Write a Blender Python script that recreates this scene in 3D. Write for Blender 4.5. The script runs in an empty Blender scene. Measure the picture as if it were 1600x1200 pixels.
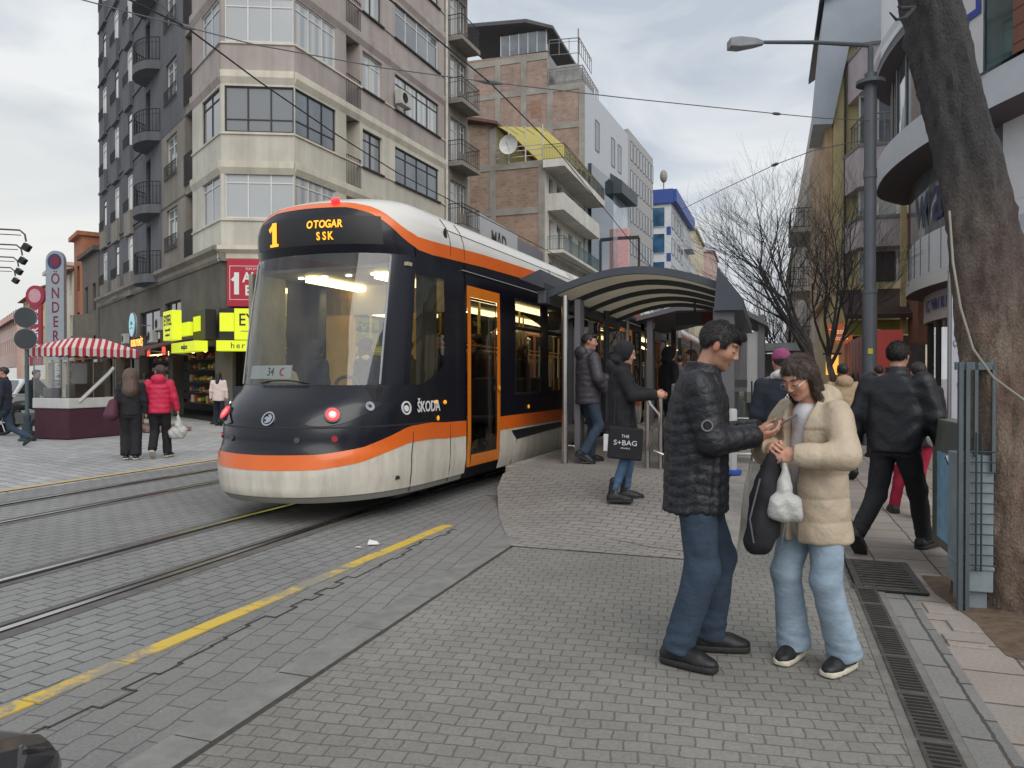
import bpy, math, random
import numpy as np
from math import sin, cos, pi, radians, sqrt, atan2, hypot
from mathutils import Vector, Matrix, Euler
random.seed(7); np.random.seed(7)
C = bpy.context.scene.collection
R = radians
# ---------------------------------------------------------------- naming helpers
def tag(o, label=None, cat=None, group=None, kind=None):
    if label: o['label'] = label
    if cat: o['category'] = cat
    if group: o['group'] = group
    if kind: o['kind'] = kind
    return o
def empty(name, loc=(0,0,0), rz=0, label=None, cat=None, group=None):
    o = bpy.data.objects.new(name, None); C.objects.link(o)
    o.location = loc; o.rotation_euler = (0,0,rz); o.empty_display_size = .1
    return tag(o, label, cat, group)
# ---------------------------------------------------------------- materials
_M = {}
class NT:
    def __init__(s, name):
        s.m = bpy.data.materials.new(name); s.m.use_nodes = True
        s.t = s.m.node_tree; s.n = s.t.nodes; s.l = s.t.links
        s.b = s.n['Principled BSDF']; s.tc = None; s.out = s.n['Material Output']
    def node(s, typ, **kw):
        n = s.n.new(typ)
        for k, v in kw.items():
            if hasattr(n, k): setattr(n, k, v)
            else: n.inputs[k.replace('_', ' ')].default_value = v
        return n
    def link(s, a, b): s.l.new(a, b)
    def coord(s, scale=(1,1,1), rot=(0,0,0), kind='Object'):
        if not s.tc: s.tc = s.n.new('ShaderNodeTexCoord')
        mp = s.n.new('ShaderNodeMapping'); s.link(s.tc.outputs[kind], mp.inputs[0])
        mp.inputs['Scale'].default_value = scale; mp.inputs['Rotation'].default_value = rot
        return mp.outputs[0]
    def noise(s, scale, detail=4, rough=.6, co=None):
        n = s.n.new('ShaderNodeTexNoise'); n.inputs['Scale'].default_value = scale
        n.inputs['Detail'].default_value = detail; n.inputs['Roughness'].default_value = rough
        s.link(co if co else s.coord(), n.inputs['Vector']); return n.outputs['Fac']
    def ramp(s, fac, pts):
        r = s.n.new('ShaderNodeValToRGB'); s.link(fac, r.inputs[0]); e = r.color_ramp.elements
        while len(e) < len(pts): e.new(.5)
        for i, (p, c) in enumerate(pts):
            e[i].position = p; e[i].color = (*c, 1) if len(c) == 3 else c
        return r.outputs[0]
    def mix(s, fac, a, b, mode='MIX'):
        m = s.n.new('ShaderNodeMix'); m.data_type = 'RGBA'; m.blend_type = mode
        for i, v in ((0, fac), (6, a), (7, b)):
            if isinstance(v, (int, float)): m.inputs[i].default_value = v
            elif isinstance(v, tuple): m.inputs[i].default_value = (*v, 1) if len(v) == 3 else v
            else: s.link(v, m.inputs[i])
        return m.outputs[2]
    def bump(s, h, strength=.3, dist=.01, prev=None):
        b = s.n.new('ShaderNodeBump'); b.inputs['Strength'].default_value = strength
        b.inputs['Distance'].default_value = dist; s.link(h, b.inputs['Height'])
        if prev is not None: s.link(prev, b.inputs['Normal'])
        return b.outputs[0]
def g3(v): return tuple(v) if isinstance(v, (tuple, list)) else (v, v, v)
def hx(r, g, b, k=1.0):       # sRGB 0-255 to linear
    f = lambda c: ((c/255+.055)/1.055)**2.4 if c/255 > .04045 else c/255/12.92
    return (f(r)*k, f(g)*k, f(b)*k)
def mat(name, col=None, rough=.7, metal=0, var=.25, scale=3., bump=0, bscale=40., spec=.5, emit=None, estr=1, coat=0):
    if name in _M: return _M[name]
    t = NT(name); b = t.b
    b.inputs['Roughness'].default_value = rough; b.inputs['Metallic'].default_value = metal
    b.inputs['Specular IOR Level'].default_value = spec
    if coat: b.inputs['Coat Weight'].default_value = coat; b.inputs['Coat Roughness'].default_value = .06
    col = g3(col)
    if var:
        n = t.noise(scale, 6, .65)
        lo = tuple(c*(1-var) for c in col); hi = tuple(min(1, c*(1+var*.6)) for c in col)
        c_ = t.ramp(n, [(.3, lo), (.7, hi)])
        if name.startswith('plaster') or name.startswith('tram lower'):
            pl = name.startswith('plaster'); sn = t.noise(1., 5, .6, t.coord((2.2,2.2,.10) if pl else (7,7,.9))); c_ = t.mix(.75, c_, t.ramp(sn, [(.36, (.83,.82,.81) if pl else (.80,.77,.73)), (.56, (1.03,1.03,1.02))]), 'MULTIPLY')
            if pl: c_ = t.mix(.6, c_, t.ramp(t.noise(.35, 8, .7), [(.38, (.84,.83,.82)), (.6, (1.04,1.04,1.04))]), 'MULTIPLY')
        t.link(c_, b.inputs['Base Color'])
    else: b.inputs['Base Color'].default_value = (*col, 1)
    if bump: t.link(t.bump(t.noise(bscale, 5, .6), bump, .01), b.inputs['Normal'])
    if emit:
        b.inputs['Emission Color'].default_value = (*emit, 1); b.inputs['Emission Strength'].default_value = estr
    _M[name] = t.m; return t.m
def glass(name, tint=(1,1,1), ior=1.5, alpha=.1, rough=.02, boost=1.0):
    """thin glass: mostly see-through, fresnel reflection"""
    if name in _M: return _M[name]
    t = NT(name); t.n.remove(t.b)
    tr = t.node('ShaderNodeBsdfTransparent'); tr.inputs[0].default_value = (*tint, 1)
    gl = t.node('ShaderNodeBsdfGlossy'); gl.inputs['Roughness'].default_value = rough; gl.inputs[0].default_value = (1,1,1,1)
    fr = t.node('ShaderNodeLayerWeight'); fr.inputs['Blend'].default_value = .35
    mul = t.node('ShaderNodeMath', operation='MULTIPLY_ADD'); t.link(fr.outputs['Fresnel'], mul.inputs[0])
    mul.inputs[1].default_value = boost; mul.inputs[2].default_value = alpha
    mul.use_clamp = True
    mx = t.node('ShaderNodeMixShader'); t.link(mul.outputs[0], mx.inputs[0]); t.link(tr.outputs[0], mx.inputs[1]); t.link(gl.outputs[0], mx.inputs[2])
    t.link(mx.outputs[0], t.out.inputs[0]); _M[name] = t.m; return t.m
# ---------------------------------------------------------------- mesh builder
class MB:
    def __init__(s): s.v = []; s.f = []; s.mi = []; s.cur = 0; s.X = None
    def add(s, vs, fs):
        k = len(s.v)
        if s.X is not None: vs = [s.X @ Vector(p) for p in vs]
        s.v += [tuple(p) for p in vs]; s.f += [tuple(i+k for i in f) for f in fs]; s.mi += [s.cur]*len(fs)
        return s
    def box(s, x0, x1, y0, y1, z0, z1):
        return s.add([(x0,y0,z0),(x1,y0,z0),(x1,y1,z0),(x0,y1,z0),(x0,y0,z1),(x1,y0,z1),(x1,y1,z1),(x0,y1,z1)],
              [(0,3,2,1),(4,5,6,7),(0,1,5,4),(1,2,6,5),(2,3,7,6),(3,0,4,7)])
    def quad(s, a, b, c, d): return s.add([a,b,c,d], [(0,1,2,3)])
    def prism(s, poly, z0, z1):      # poly in xy, counter-clockwise
        n = len(poly)
        return s.add([(x,y,z0) for x,y in poly]+[(x,y,z1) for x,y in poly],
              [tuple(range(n-1,-1,-1)), tuple(range(n,2*n))]+[(i,(i+1)%n,(i+1)%n+n,i+n) for i in range(n)])
    def prismT(s, poly, fn, a, b):   # fn(p,q,t)->xyz
        n = len(poly)
        return s.add([fn(x,y,a) for x,y in poly]+[fn(x,y,b) for x,y in poly],
              [tuple(range(n-1,-1,-1)), tuple(range(n,2*n))]+[(i,(i+1)%n,(i+1)%n+n,i+n) for i in range(n)])
    def tube(s, pts, r, n=8, cap=True, flat=1.0):
        pts = [Vector(p) for p in pts]; rs = r if isinstance(r, (list, tuple)) else [r]*len(pts)
        vs = []; up = None
        for i, p in enumerate(pts):
            d = (pts[min(i+1,len(pts)-1)]-pts[max(i-1,0)]).normalized()
            if up is None:
                up = Vector((0,0,1)) if abs(d.z) < .95 else Vector((0,1,0))
            a = d.cross(up)
            if a.length < 1e-4: a = d.cross(Vector((1,.3,.1)))
            a.normalize(); b = a.cross(d).normalized(); up = b
            for k in range(n):
                t = 2*pi*k/n; vs.append(tuple(p + a*(rs[i]*cos(t)) + b*(rs[i]*flat*sin(t))))
        fs = []
        for i in range(len(pts)-1):
            for k in range(n):
                fs.append((i*n+k, i*n+(k+1)%n, (i+1)*n+(k+1)%n, (i+1)*n+k))
        if cap: fs += [tuple(range(n-1,-1,-1)), tuple(range((len(pts)-1)*n, len(pts)*n))]
        return s.add(vs, fs)
    def cyl(s, a, b, r, r2=None, n=12): return s.tube([a,b], [r, r if r2 is None else r2], n)
    def lathe(s, prof, c=(0,0,0), n=16, axis='z'):
        vs = []; fs = []
        for r, z in prof:
            for k in range(n):
                t = 2*pi*k/n
                p = (r*cos(t), r*sin(t), z)
                if axis == 'y': p = (p[0], p[2], p[1])
                if axis == 'x': p = (p[2], p[0], p[1])
                vs.append((p[0]+c[0], p[1]+c[1], p[2]+c[2]))
        m = len(prof)
        for i in range(m-1):
            for k in range(n): fs.append((i*n+k, i*n+(k+1)%n, (i+1)*n+(k+1)%n, (i+1)*n+k))
        fs += [tuple(range(n-1,-1,-1)), tuple(range((m-1)*n, m*n))]
        return s.add(vs, fs)
    def ball(s, c, r, n=12, m=8, sq=(1,1,1)):
        prof = [(max(1e-4, sin(pi*i/m)), -cos(pi*i/m)) for i in range(m+1)]
        vs = []; fs = []
        for q, z in prof:
            for k in range(n):
                t = 2*pi*k/n; vs.append((c[0]+r*sq[0]*q*cos(t), c[1]+r*sq[1]*q*sin(t), c[2]+r*sq[2]*z))
        for i in range(m):
            for k in range(n): fs.append((i*n+k, i*n+(k+1)%n, (i+1)*n+(k+1)%n, (i+1)*n+k))
        return s.add(vs, fs)
    def build(s, name, m, parent=None, smooth=False, bevel=0, loc=None, fix=True):
        me = bpy.data.meshes.new(name); me.from_pydata(s.v, [], s.f)
        for x in (m if isinstance(m, (list, tuple)) else [m]): me.materials.append(x)
        if isinstance(m, (list, tuple)): me.polygons.foreach_set('material_index', s.mi)
        if fix:
            import bmesh
            bm = bmesh.new(); bm.from_mesh(me); bmesh.ops.recalc_face_normals(bm, faces=bm.faces); bm.to_mesh(me); bm.free()
        o = bpy.data.objects.new(name, me); C.objects.link(o)
        if parent: o.parent = parent
        if loc: o.location = loc
        if bevel:
            b = o.modifiers.new('b', 'BEVEL'); b.width = bevel; b.segments = 2; b.limit_method = 'ANGLE'; b.angle_limit = R(40)
        if smooth:
            me.polygons.foreach_set('use_smooth', [True]*len(me.polygons))
            if smooth != 'all':
                try: me.set_sharp_from_angle(angle=R(smooth if smooth is not True else 40))
                except Exception: pass
        return o
def text(name, s, size, m, mw, parent=None, ext=.004, align='CENTER', sx=1, spacing=1, bold=0, vy=1):
    """lettering: mw maps text plane (x right, y up, z out) to parent space"""
    cu = bpy.data.curves.new(name, 'FONT'); cu.body = s; cu.size = size; cu.extrude = ext; cu.align_x = align
    cu.align_y = 'CENTER'; cu.space_character = spacing; cu.offset = bold; cu.resolution_u = 3
    tmp = bpy.data.objects.new(name, cu); C.objects.link(tmp)
    dg = bpy.context.evaluated_depsgraph_get(); dg.update()
    me = bpy.data.meshes.new_from_object(tmp.evaluated_get(dg)); bpy.data.objects.remove(tmp)
    me.transform(Matrix.Diagonal((sx, vy, 1, 1))); me.transform(mw)
    me.materials.clear(); me.materials.append(m); me.name = name
    o = bpy.data.objects.new(name, me); C.objects.link(o)
    if parent: o.parent = parent
    return o
def frame_mw(o, x, y):     # matrix from origin, x axis, y axis
    x = Vector(x).normalized(); y = Vector(y); z = x.cross(y).normalized(); y = z.cross(x)
    return Matrix(((x.x,y.x,z.x,o[0]),(x.y,y.y,z.y,o[1]),(x.z,y.z,z.z,o[2]),(0,0,0,1)))
def copy_tree(o, parent=None):
    c = o.copy(); C.objects.link(c); c.parent = parent
    for ch in list(o.children): copy_tree(ch, c)
    return c
# ---------------------------------------------------------------- camera: 1.5 m above the paving, looking 18.7 degrees left of the street
sc = bpy.context.scene
cam = bpy.data.cameras.new('camera'); co = bpy.data.objects.new('camera', cam); C.objects.link(co); sc.camera = co
co.location = (0,0,1.5); co.rotation_euler = (R(90)-math.atan(10/1180), 0, R(18.73))
cam.sensor_width = 36; cam.lens = 36*1180/1600; cam.clip_end = 2000; cam.clip_start = .05
TH = R(18.73)
def cam2w(px, Zd, z):      # world x,y of something seen at column px at depth Zd
    X = (px-800)/1180*Zd
    return (X*cos(TH)-Zd*sin(TH), Zd*cos(TH)+X*sin(TH), z)
# ---------------------------------------------------------------- sky and light: overcast
w = bpy.data.worlds.new('World'); sc.world = w; w.use_nodes = True
nt = w.node_tree; N = nt.nodes; L = nt.links; bg = N['Background']
sky = N.new('ShaderNodeTexSky'); sky.sky_type = 'NISHITA'; sky.sun_disc = False
SUN_EL, SUN_AZ = R(40), R(140)     # azimuth from +y towards +x
sky.sun_elevation = SUN_EL; sky.sun_rotation = SUN_AZ; sky.air_density = 1; sky.dust_density = 3
tcw = N.new('ShaderNodeTexCoord')
mp = N.new('ShaderNodeMapping'); mp.inputs['Scale'].default_value = (1,1,3.2); L.new(tcw.outputs['Generated'], mp.inputs[0])
n1 = N.new('ShaderNodeTexNoise'); n1.inputs['Scale'].default_value = 2.6; n1.inputs['Detail'].default_value = 7; n1.inputs['Roughness'].default_value = .52; n1.inputs['Distortion'].default_value = .8
L.new(mp.outputs[0], n1.inputs['Vector'])
rp = N.new('ShaderNodeValToRGB'); L.new(n1.outputs['Fac'], rp.inputs[0]); e = rp.color_ramp.elements
e[0].position = .36; e[0].color = (4.5,5.0,5.65,1); e[1].position = .62; e[1].color = (7.5,7.65,7.7,1)
# brighter, creamy break in the cloud low in the west
dot = N.new('ShaderNodeVectorMath'); dot.operation = 'DOT_PRODUCT'; L.new(tcw.outputs['Generated'], dot.inputs[0])
dv = Vector((-.80,.58,-.04)).normalized(); dot.inputs[1].default_value = dv
mr = N.new('ShaderNodeMapRange'); L.new(dot.outputs['Value'], mr.inputs[0]); mr.inputs[1].default_value = .90; mr.inputs[2].default_value = 1.0
mr.interpolation_type = 'SMOOTHSTEP'
cl = N.new('ShaderNodeMix'); cl.data_type = 'RGBA'; mr.inputs[4].default_value = .75; L.new(mr.outputs[0], cl.inputs[0]); L.new(rp.outputs[0], cl.inputs[6])
cl.inputs[7].default_value = (7.7,7.6,7.1,1)
mx = N.new('ShaderNodeMix'); mx.data_type = 'RGBA'; mx.inputs[0].default_value = .93
L.new(sky.outputs[0], mx.inputs[6]); L.new(cl.outputs[2], mx.inputs[7]); L.new(mx.outputs[2], bg.inputs[0])
bg.inputs[1].default_value = .10
sl = bpy.data.lights.new('sun', 'SUN'); sl.energy = 1.5; sl.angle = R(55); sl.color = (1,.975,.94)
so = bpy.data.objects.new('sun', sl); C.objects.link(so)
sd = Vector((sin(SUN_AZ)*cos(SUN_EL), cos(SUN_AZ)*cos(SUN_EL), sin(SUN_EL)))
so.rotation_euler = sd.to_track_quat('Z', 'Y').to_euler()
vs = sc.view_settings; vs.view_transform = 'Standard'; vs.look = 'None'; vs.gamma = 1; vs.use_curve_mapping = False; vs.exposure = .28
sc.cycles.use_denoising = True; sc.cycles.max_bounces = 8; sc.cycles.transparent_max_bounces = 16
sc.cycles.sample_clamp_indirect = 4; sc.cycles.caustics_reflective = False; sc.cycles.caustics_refractive = False
PK = 1.45
# ================================================================ GROUND
def pavers(name, c1, c2, mortar, bw, bh, ms=.008, rot=0, bump=.5, warp=.012, wscale=1.6, spots=.0, stain=.35, rough=.8, squash=1, off=.5):
    t = NT(name); b = t.b
    co = t.coord(rot=(0,0,rot))
    wn = t.node('ShaderNodeTexNoise'); wn.inputs['Scale'].default_value = wscale; wn.inputs['Detail'].default_value = 3
    t.link(t.coord(), wn.inputs['Vector'])
    sub = t.node('ShaderNodeVectorMath', operation='SUBTRACT'); t.link(wn.outputs['Color'], sub.inputs[0]); sub.inputs[1].default_value = (.5,.5,.5)
    sc_ = t.node('ShaderNodeVectorMath', operation='SCALE'); t.link(sub.outputs[0], sc_.inputs[0]); sc_.inputs['Scale'].default_value = warp*8
    ad = t.node('ShaderNodeVectorMath', operation='ADD'); t.link(co, ad.inputs[0]); t.link(sc_.outputs[0], ad.inputs[1])
    wf = t.node('ShaderNodeTexNoise'); wf.inputs['Scale'].default_value = 22; wf.inputs['Detail'].default_value = 2
    t.link(t.coord(), wf.inputs['Vector'])
    sf = t.node('ShaderNodeVectorMath', operation='SCALE'); t.link(wf.outputs['Color'], sf.inputs[0]); sf.inputs['Scale'].default_value = .014
    ad2 = t.node('ShaderNodeVectorMath', operation='ADD'); t.link(ad.outputs[0], ad2.inputs[0]); t.link(sf.outputs[0], ad2.inputs[1])
    br = t.node('ShaderNodeTexBrick'); t.link(ad2.outputs[0], br.inputs['Vector'])
    br.offset = off; br.squash = squash
    for k, v in (('Scale', 1), ('Mortar Size', ms), ('Mortar Smooth', .35), ('Bias', 0), ('Brick Width', bw), ('Row Height', bh)): br.inputs[k].default_value = v
    br.inputs['Color1'].default_value = (*c1, 1); br.inputs['Color2'].default_value = (*c2, 1); br.inputs['Mortar'].default_value = (*mortar, 1)
    big = t.noise(.55, 6, .62); fine = t.noise(55, 4, .7)
    col = t.mix(.85, br.outputs['Color'], t.ramp(big, [(.3, (1-stain,)*3), (.72, (1.16,)*3)]), 'MULTIPLY')
    col = t.mix(.6, col, t.ramp(fine, [(.3, (.72,)*3), (.7, (1.25,)*3)]), 'MULTIPLY')
    if spots:
        vo = t.node('ShaderNodeTexVoronoi'); vo.inputs['Scale'].default_value = 17; t.link(t.coord(), vo.inputs['Vector'])
        lt = t.node('ShaderNodeMath', operation='LESS_THAN'); t.link(vo.outputs['Distance'], lt.inputs[0]); lt.inputs[1].default_value = .085
        sp = t.node('ShaderNodeSeparateColor'); t.link(vo.outputs['Color'], sp.inputs[0])
        g = t.node('ShaderNodeMath', operation='LESS_THAN'); t.link(sp.outputs[0], g.inputs[0]); g.inputs[1].default_value = spots
        mu = t.node('ShaderNodeMath', operation='MULTIPLY'); t.link(lt.outputs[0], mu.inputs[0]); t.link(g.outputs[0], mu.inputs[1])
        mu2 = t.node('ShaderNodeMath', operation='MULTIPLY'); t.link(mu.outputs[0], mu2.inputs[0]); mu2.inputs[1].default_value = .55
        col = t.mix(mu2.outputs[0], col, (.42,.41,.38))
    t.link(col, b.inputs['Base Color']); b.inputs['Roughness'].default_value = rough
    inv = t.node('ShaderNodeMath', operation='SUBTRACT'); inv.inputs[0].default_value = 1; t.link(br.outputs['Fac'], inv.inputs[1])
    h = t.node('ShaderNodeMath', operation='MULTIPLY_ADD'); t.link(fine, h.inputs[0]); h.inputs[1].default_value = .25; t.link(inv.outputs[0], h.inputs[2])
    t.link(t.bump(h.outputs[0], bump, .012), b.inputs['Normal'])
    return t.m
G = dict(
 plaza = pavers('plaza paving', hx(146,146,146,PK), hx(132,132,132,PK), hx(80,80,80,PK), .4, .2, .010, rot=R(18), stain=.3, bump=.3),
 track = pavers('track paving', hx(114,114,113,PK), hx(109,109,108,PK), hx(68,68,68,PK), .2, .13, .007, rot=R(90+4), stain=.3, bump=.5),
 lane = pavers('lane paving', hx(110,109,107,PK), hx(106,105,103,PK), hx(78,77,75,PK), .21, .14, .005, rot=R(83), stain=.25, spots=.1, bump=.6, warp=.012),
 setts = pavers('granite setts', hx(116,114,108,PK), hx(110,108,103,PK), hx(88,86,82,PK), .112, .09, .005, rot=R(-7), stain=.3, spots=.3, bump=.55, warp=.012),
 plat = pavers('platform paving', hx(128,124,119,PK), hx(121,117,113,PK), hx(76,72,69,PK), .2, .1, .006, rot=R(8), stain=.3, spots=.12, bump=.5),
 side = pavers('sidewalk slabs', hx(138,128,120,PK), hx(124,118,113,PK), hx(82,74,67,PK), .42, .42, .010, rot=R(90), stain=.35, spots=.2, bump=.45, warp=.004, off=.5),
 grey = pavers('grey sidewalk slabs', hx(118,116,113,PK), hx(104,103,102,PK), hx(66,64,62,PK), .42, .3, .010, rot=R(90), stain=.3, spots=.2, bump=.45, warp=.004),
)
def sheet(name, poly, z, m, parent=None):
    o = MB().add([(x,y,z) for x,y in poly], [tuple(range(len(poly)))]).build(name, m, parent)
    o['kind'] = 'structure'; return o
XC0 = -4.82
def xc(s):
    # slope .055 near the nose, easing to 0 by s=24; slightly less near the camera
    if s < 9: return XC0 + .062*(s-7.5)
    a = XC0 + .062*1.5
    if s < 24: q = (s-9)/15; return a + .062*15*(q - q*q/2)
    return a + .062*15*.5
def rail_x(s, off):
    if s < 7: return -4.82 + off + .006*(s-7)
    return xc(s) + off + (.025)*(1-min(1,(s-7)/3))
g = sheet('ground', [(-700,-60),(700,-60),(700,900),(-700,900)], -.05, G['plaza'])
sheet('plaza', [(-60,-8),(-9.4,-8),(-9.4,260),(-60,260)], -.012, G['plaza'])
sheet('track_bed', [(-9.4,-8),(-3.2,-8),(-3.2,260),(-9.4,260)], -.008, G['track'])
sheet('lane', [(-3.33,-8),(-2.36,-8),(-2.36,9.6),(-3.3,9.6)], -.003, G['lane'])
sheet('sett_paving', [(-2.15,-8),(.56,-8),(.56,60),(-2.15,60)], -.004, G['setts'])
# kerb strip of long stones with an open joint on its right
ks = MB()
y = -3.
while y < 7.0:
    l = random.uniform(.62,.8); dz = random.uniform(-.003,.005)
    ks.box(-2.37+random.uniform(-.006,.006), -2.17+random.uniform(-.006,.004), y, y+l-.012, -.1, .001+dz); y += l
o = ks.build('kerb_strip', mat('strip stone', hx(110,109,106,PK), .85, var=.3, scale=5, bump=.4), bevel=.006); o['kind']='structure'
sheet('joint_gap', [(-2.4,-4),(-2.14,-4),(-2.14,7.1),(-2.4,7.1)], -.0035, mat('joint dirt', hx(56,54,50,PK), 1, var=.4, scale=20))
# cracks between slabs in the lane: long open joint beside the yellow line
ck = MB(); px = -2.93; yy = 2.0
while yy < 6.8:
    l = random.uniform(.12,.24); ck.box(px-.006, px+.005, yy, yy+l, -.002, .0015)
    nx = -2.93 + random.uniform(-.05,.05)*(1.5 if random.random()<.5 else .4)
    ck.box(min(px,nx)-.006, max(px,nx)+.005, yy+l-.005, yy+l+.006, -.002, .0015); px = nx; yy += l
o = ck.build('open_joint', _M['joint dirt']); o['kind']='structure'
# yellow line: worn paint on long kerb stones
def worn(name, col, under, thr=.42, scale=9):
    t = NT(name); n = t.noise(scale, 8, .75); n2 = t.noise(1.7, 3, .5)
    s_ = t.node('ShaderNodeMath', operation='MULTIPLY_ADD'); t.link(n, s_.inputs[0]); s_.inputs[1].default_value = .5
    m2 = t.node('ShaderNodeMath', operation='MULTIPLY'); t.link(n2, m2.inputs[0]); m2.inputs[1].default_value = .5; t.link(m2.outputs[0], s_.inputs[2])
    f = t.ramp(s_.outputs[0], [(thr-.03, (0,0,0)), (thr+.05, (1,1,1))])
    t.link(t.mix(f, under, t.mix(t.noise(30,3), tuple(c*.75 for c in col), col)), t.b.inputs['Base Color']); t.b.inputs['Roughness'].default_value = .8
    return t.m
YL = worn('worn yellow paint', hx(186,158,66,PK), hx(118,114,104,PK), .475, 7)
yb = MB(); y = -1.
def ylx(y): return -3.245 + (y-2.4)*.034
while y < 7.0:
    l = random.uniform(.48,.56); x0 = ylx(y); x1 = ylx(y+l); j = random.uniform(-.006,.006); e = min(y+l-.014, 7.05)
    yb.add([(x0-.055+j,y,.004),(x0+.055+j,y,.004),(x1+.055+j,e,.004),(x1-.055+j,e,.004),(x0-.055+j,y,-.06),(x0+.055+j,y,-.06),(x1+.055+j,e,-.06),(x1-.055+j,e,-.06)],
      [(0,1,2,3),(0,4,5,1),(1,5,6,2),(2,6,7,3),(3,7,4,0)]); y += l
o = yb.build('yellow_line', YL); o['kind']='structure'
yb = MB(); yb.quad((-9.68,-5,0),(-9.56,-5,0),(-9.50,60,0),(-9.62,60,0)); o = yb.build('far_yellow_line', worn('faint yellow paint', hx(176,150,88,PK), hx(128,126,118,PK), .38, 5)); o['kind']='structure'
# rails: steel head flush with the paving and a dark groove on its inner side
st = mat('rail steel', (.62,.62,.62), .28, 1, var=.3, scale=1.2); gd = mat('rail groove', (.012,.011,.01), .9, var=0); sb = mat('rail bed edge', hx(84,82,79,PK), .85, var=.3, scale=8)
rail_objs = []
def rail(off, fn, inner):
    a = MB(); b = MB(); c = MB(); ys = [-6+i*.8 for i in range(30)]+[18+i*4 for i in range(40)]
    def strip(mb, x0, x1, z):
        vs = []; fs = []
        for i, y in enumerate(ys):
            x = fn(y, off); vs += [(x+x0,y,z),(x+x1,y,z)]
            if i: k = 2*i; fs.append((k-2,k-1,k+1,k))
        mb.add(vs, fs)
    strip(a, -.028, .028, .004); strip(b, .028 if inner>0 else -.072, .072 if inner>0 else -.028, .0015); strip(c, -.15, .15, -.0045)
    strip(b, -.036, .036, .001)
    a.build('rail', st)['kind']='structure'; b.build('rail_groove', gd)['kind']='structure'; c.build('rail_bed', sb)['kind']='structure'
rail(-.53, rail_x, 1); rail(.53, rail_x, -1)
r2 = lambda s, off: -8.05+off+.0*(s)
rail(-.53, r2, 1); rail(.53, r2, -1)
# ================================================================ TRAM
def slope(s): return (xc(s+.2)-xc(s-.2))/.4
def TW(s, lat, z):
    m = slope(s); k = 1/sqrt(1+m*m)
    return (xc(s)+lat*k, s-lat*m*k, z)
NZ = np.array([(.2,6.5),(.24,6.42),(.34,6.36),(.55,6.34),(.73,6.37),(.76,6.43),(.95,6.44),(1.1,6.5),(1.22,6.6),(1.34,6.75),(1.42,6.86),(2.0,6.98),(2.86,7.2),(2.96,7.15),(3.1,7.13),(3.25,7.15),(3.36,7.2),(3.45,7.3),(3.52,7.5),(3.58,7.8),(3.62,8.1),(3.66,8.6)])
WZ = np.array([(.2,1.08),(.3,1.12),(.5,1.15),(2.2,1.15),(3.0,1.13),(3.16,1.12),(3.3,1.07),(3.42,.98),(3.5,.86),(3.56,.72),(3.62,.5),(3.66,.25)])
def nz_(z): return float(np.interp(z, NZ[:,0], NZ[:,1]))
def wz_(z): return float(np.interp(z, WZ[:,0], WZ[:,1]))
S0 = 8.3; SEND = 38.6
def SP(q, z, off=0.0):
    """tram skin: q>=8.3 right side, 0..1 round the nose from right to left, q<=-8.3 left side"""
    w_ = wz_(z)+off; n = nz_(z)-off; s0 = max(S0, n+.6)
    if q >= 2: return TW(max(q, s0), w_, z)
    if q <= -2: return TW(max(-q, s0), -w_, z)
    k = 1-abs(2*q-1); th = pi/2*k**1.6
    lat = w_*max(0, cos(th))**.909 if k < 1 else 0; e = (s0-n)*sin(th)**.667
    return TW(s0-e, lat if q < .5 else -lat, z)
tram = empty('tram', TW(22,0,0), 0, 'white, orange and navy tram with lit destination display and red tail lamps', 'tram')
def TP():
    m = MB(); m.X = Matrix.Translation(-tram.location); return m
navy = mat('tram navy', hx(17,19,30), .3, var=.12, scale=2, coat=.12, spec=.4)
blk = mat('tram black', (.012,.012,.014), .35, var=0); rub = mat('rubber', (.01,.01,.01), .8, var=.2)
orng = mat('tram orange', hx(226,104,28), .35, var=.08, scale=2, coat=.4)
tw = mat('tram white', hx(216,214,208), .35, var=.06, scale=1.5, coat=.35)
tgr = mat('tram lower white', hx(212,206,194), .42, var=.16, scale=2.2, coat=.25)
dorng = mat('door orange', hx(214,118,28), .4, var=.08, coat=.3)
wsg = glass('windscreen glass', (.86,.9,.88), alpha=.04, boost=.75); sdg = glass('tram window glass', (.46,.46,.45), alpha=.03, boost=.7)
seam = mat('seam', (.02,.02,.02), .8, var=0)
silver = mat('brushed steel', (.5,.5,.5), .32, 1, var=.15, scale=6)
def patch(name, m, qs, zl, zh, nz=6, off=0, parent=tram, smooth=60, build=True, mb=None):
    mb = mb or TP(); f0 = (lambda v: (v if callable(v) else (lambda q: v)))
    zl = f0(zl); zh = f0(zh); vs = []; fs = []
    for i, q in enumerate(qs):
        a, b = zl(q), zh(q)
        for j in range(nz+1):
            vs.append(SP(q, a+(b-a)*j/nz, off))
            if i and j: k = i*(nz+1)+j; fs.append((k-nz-2, k-1, k, k-nz-1))
    mb.add(vs, fs)
    return mb.build(name, m, parent, smooth=smooth) if build else mb
def lin(a, b, n): return [a+(b-a)*i/n for i in range(n+1)]
NOSE = lin(0,.5,22)+lin(.5,1,22)[1:]
def qkey(q):      # monotone key for colour boundaries: distance from nose centre
    return abs(q-.5) if abs(q) < 2 else .5+(abs(q)-S0)/4
def curve(pts):
    a = np.array(pts); return lambda q: float(np.interp(qkey(q), a[:,0], a[:,1]))
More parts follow.
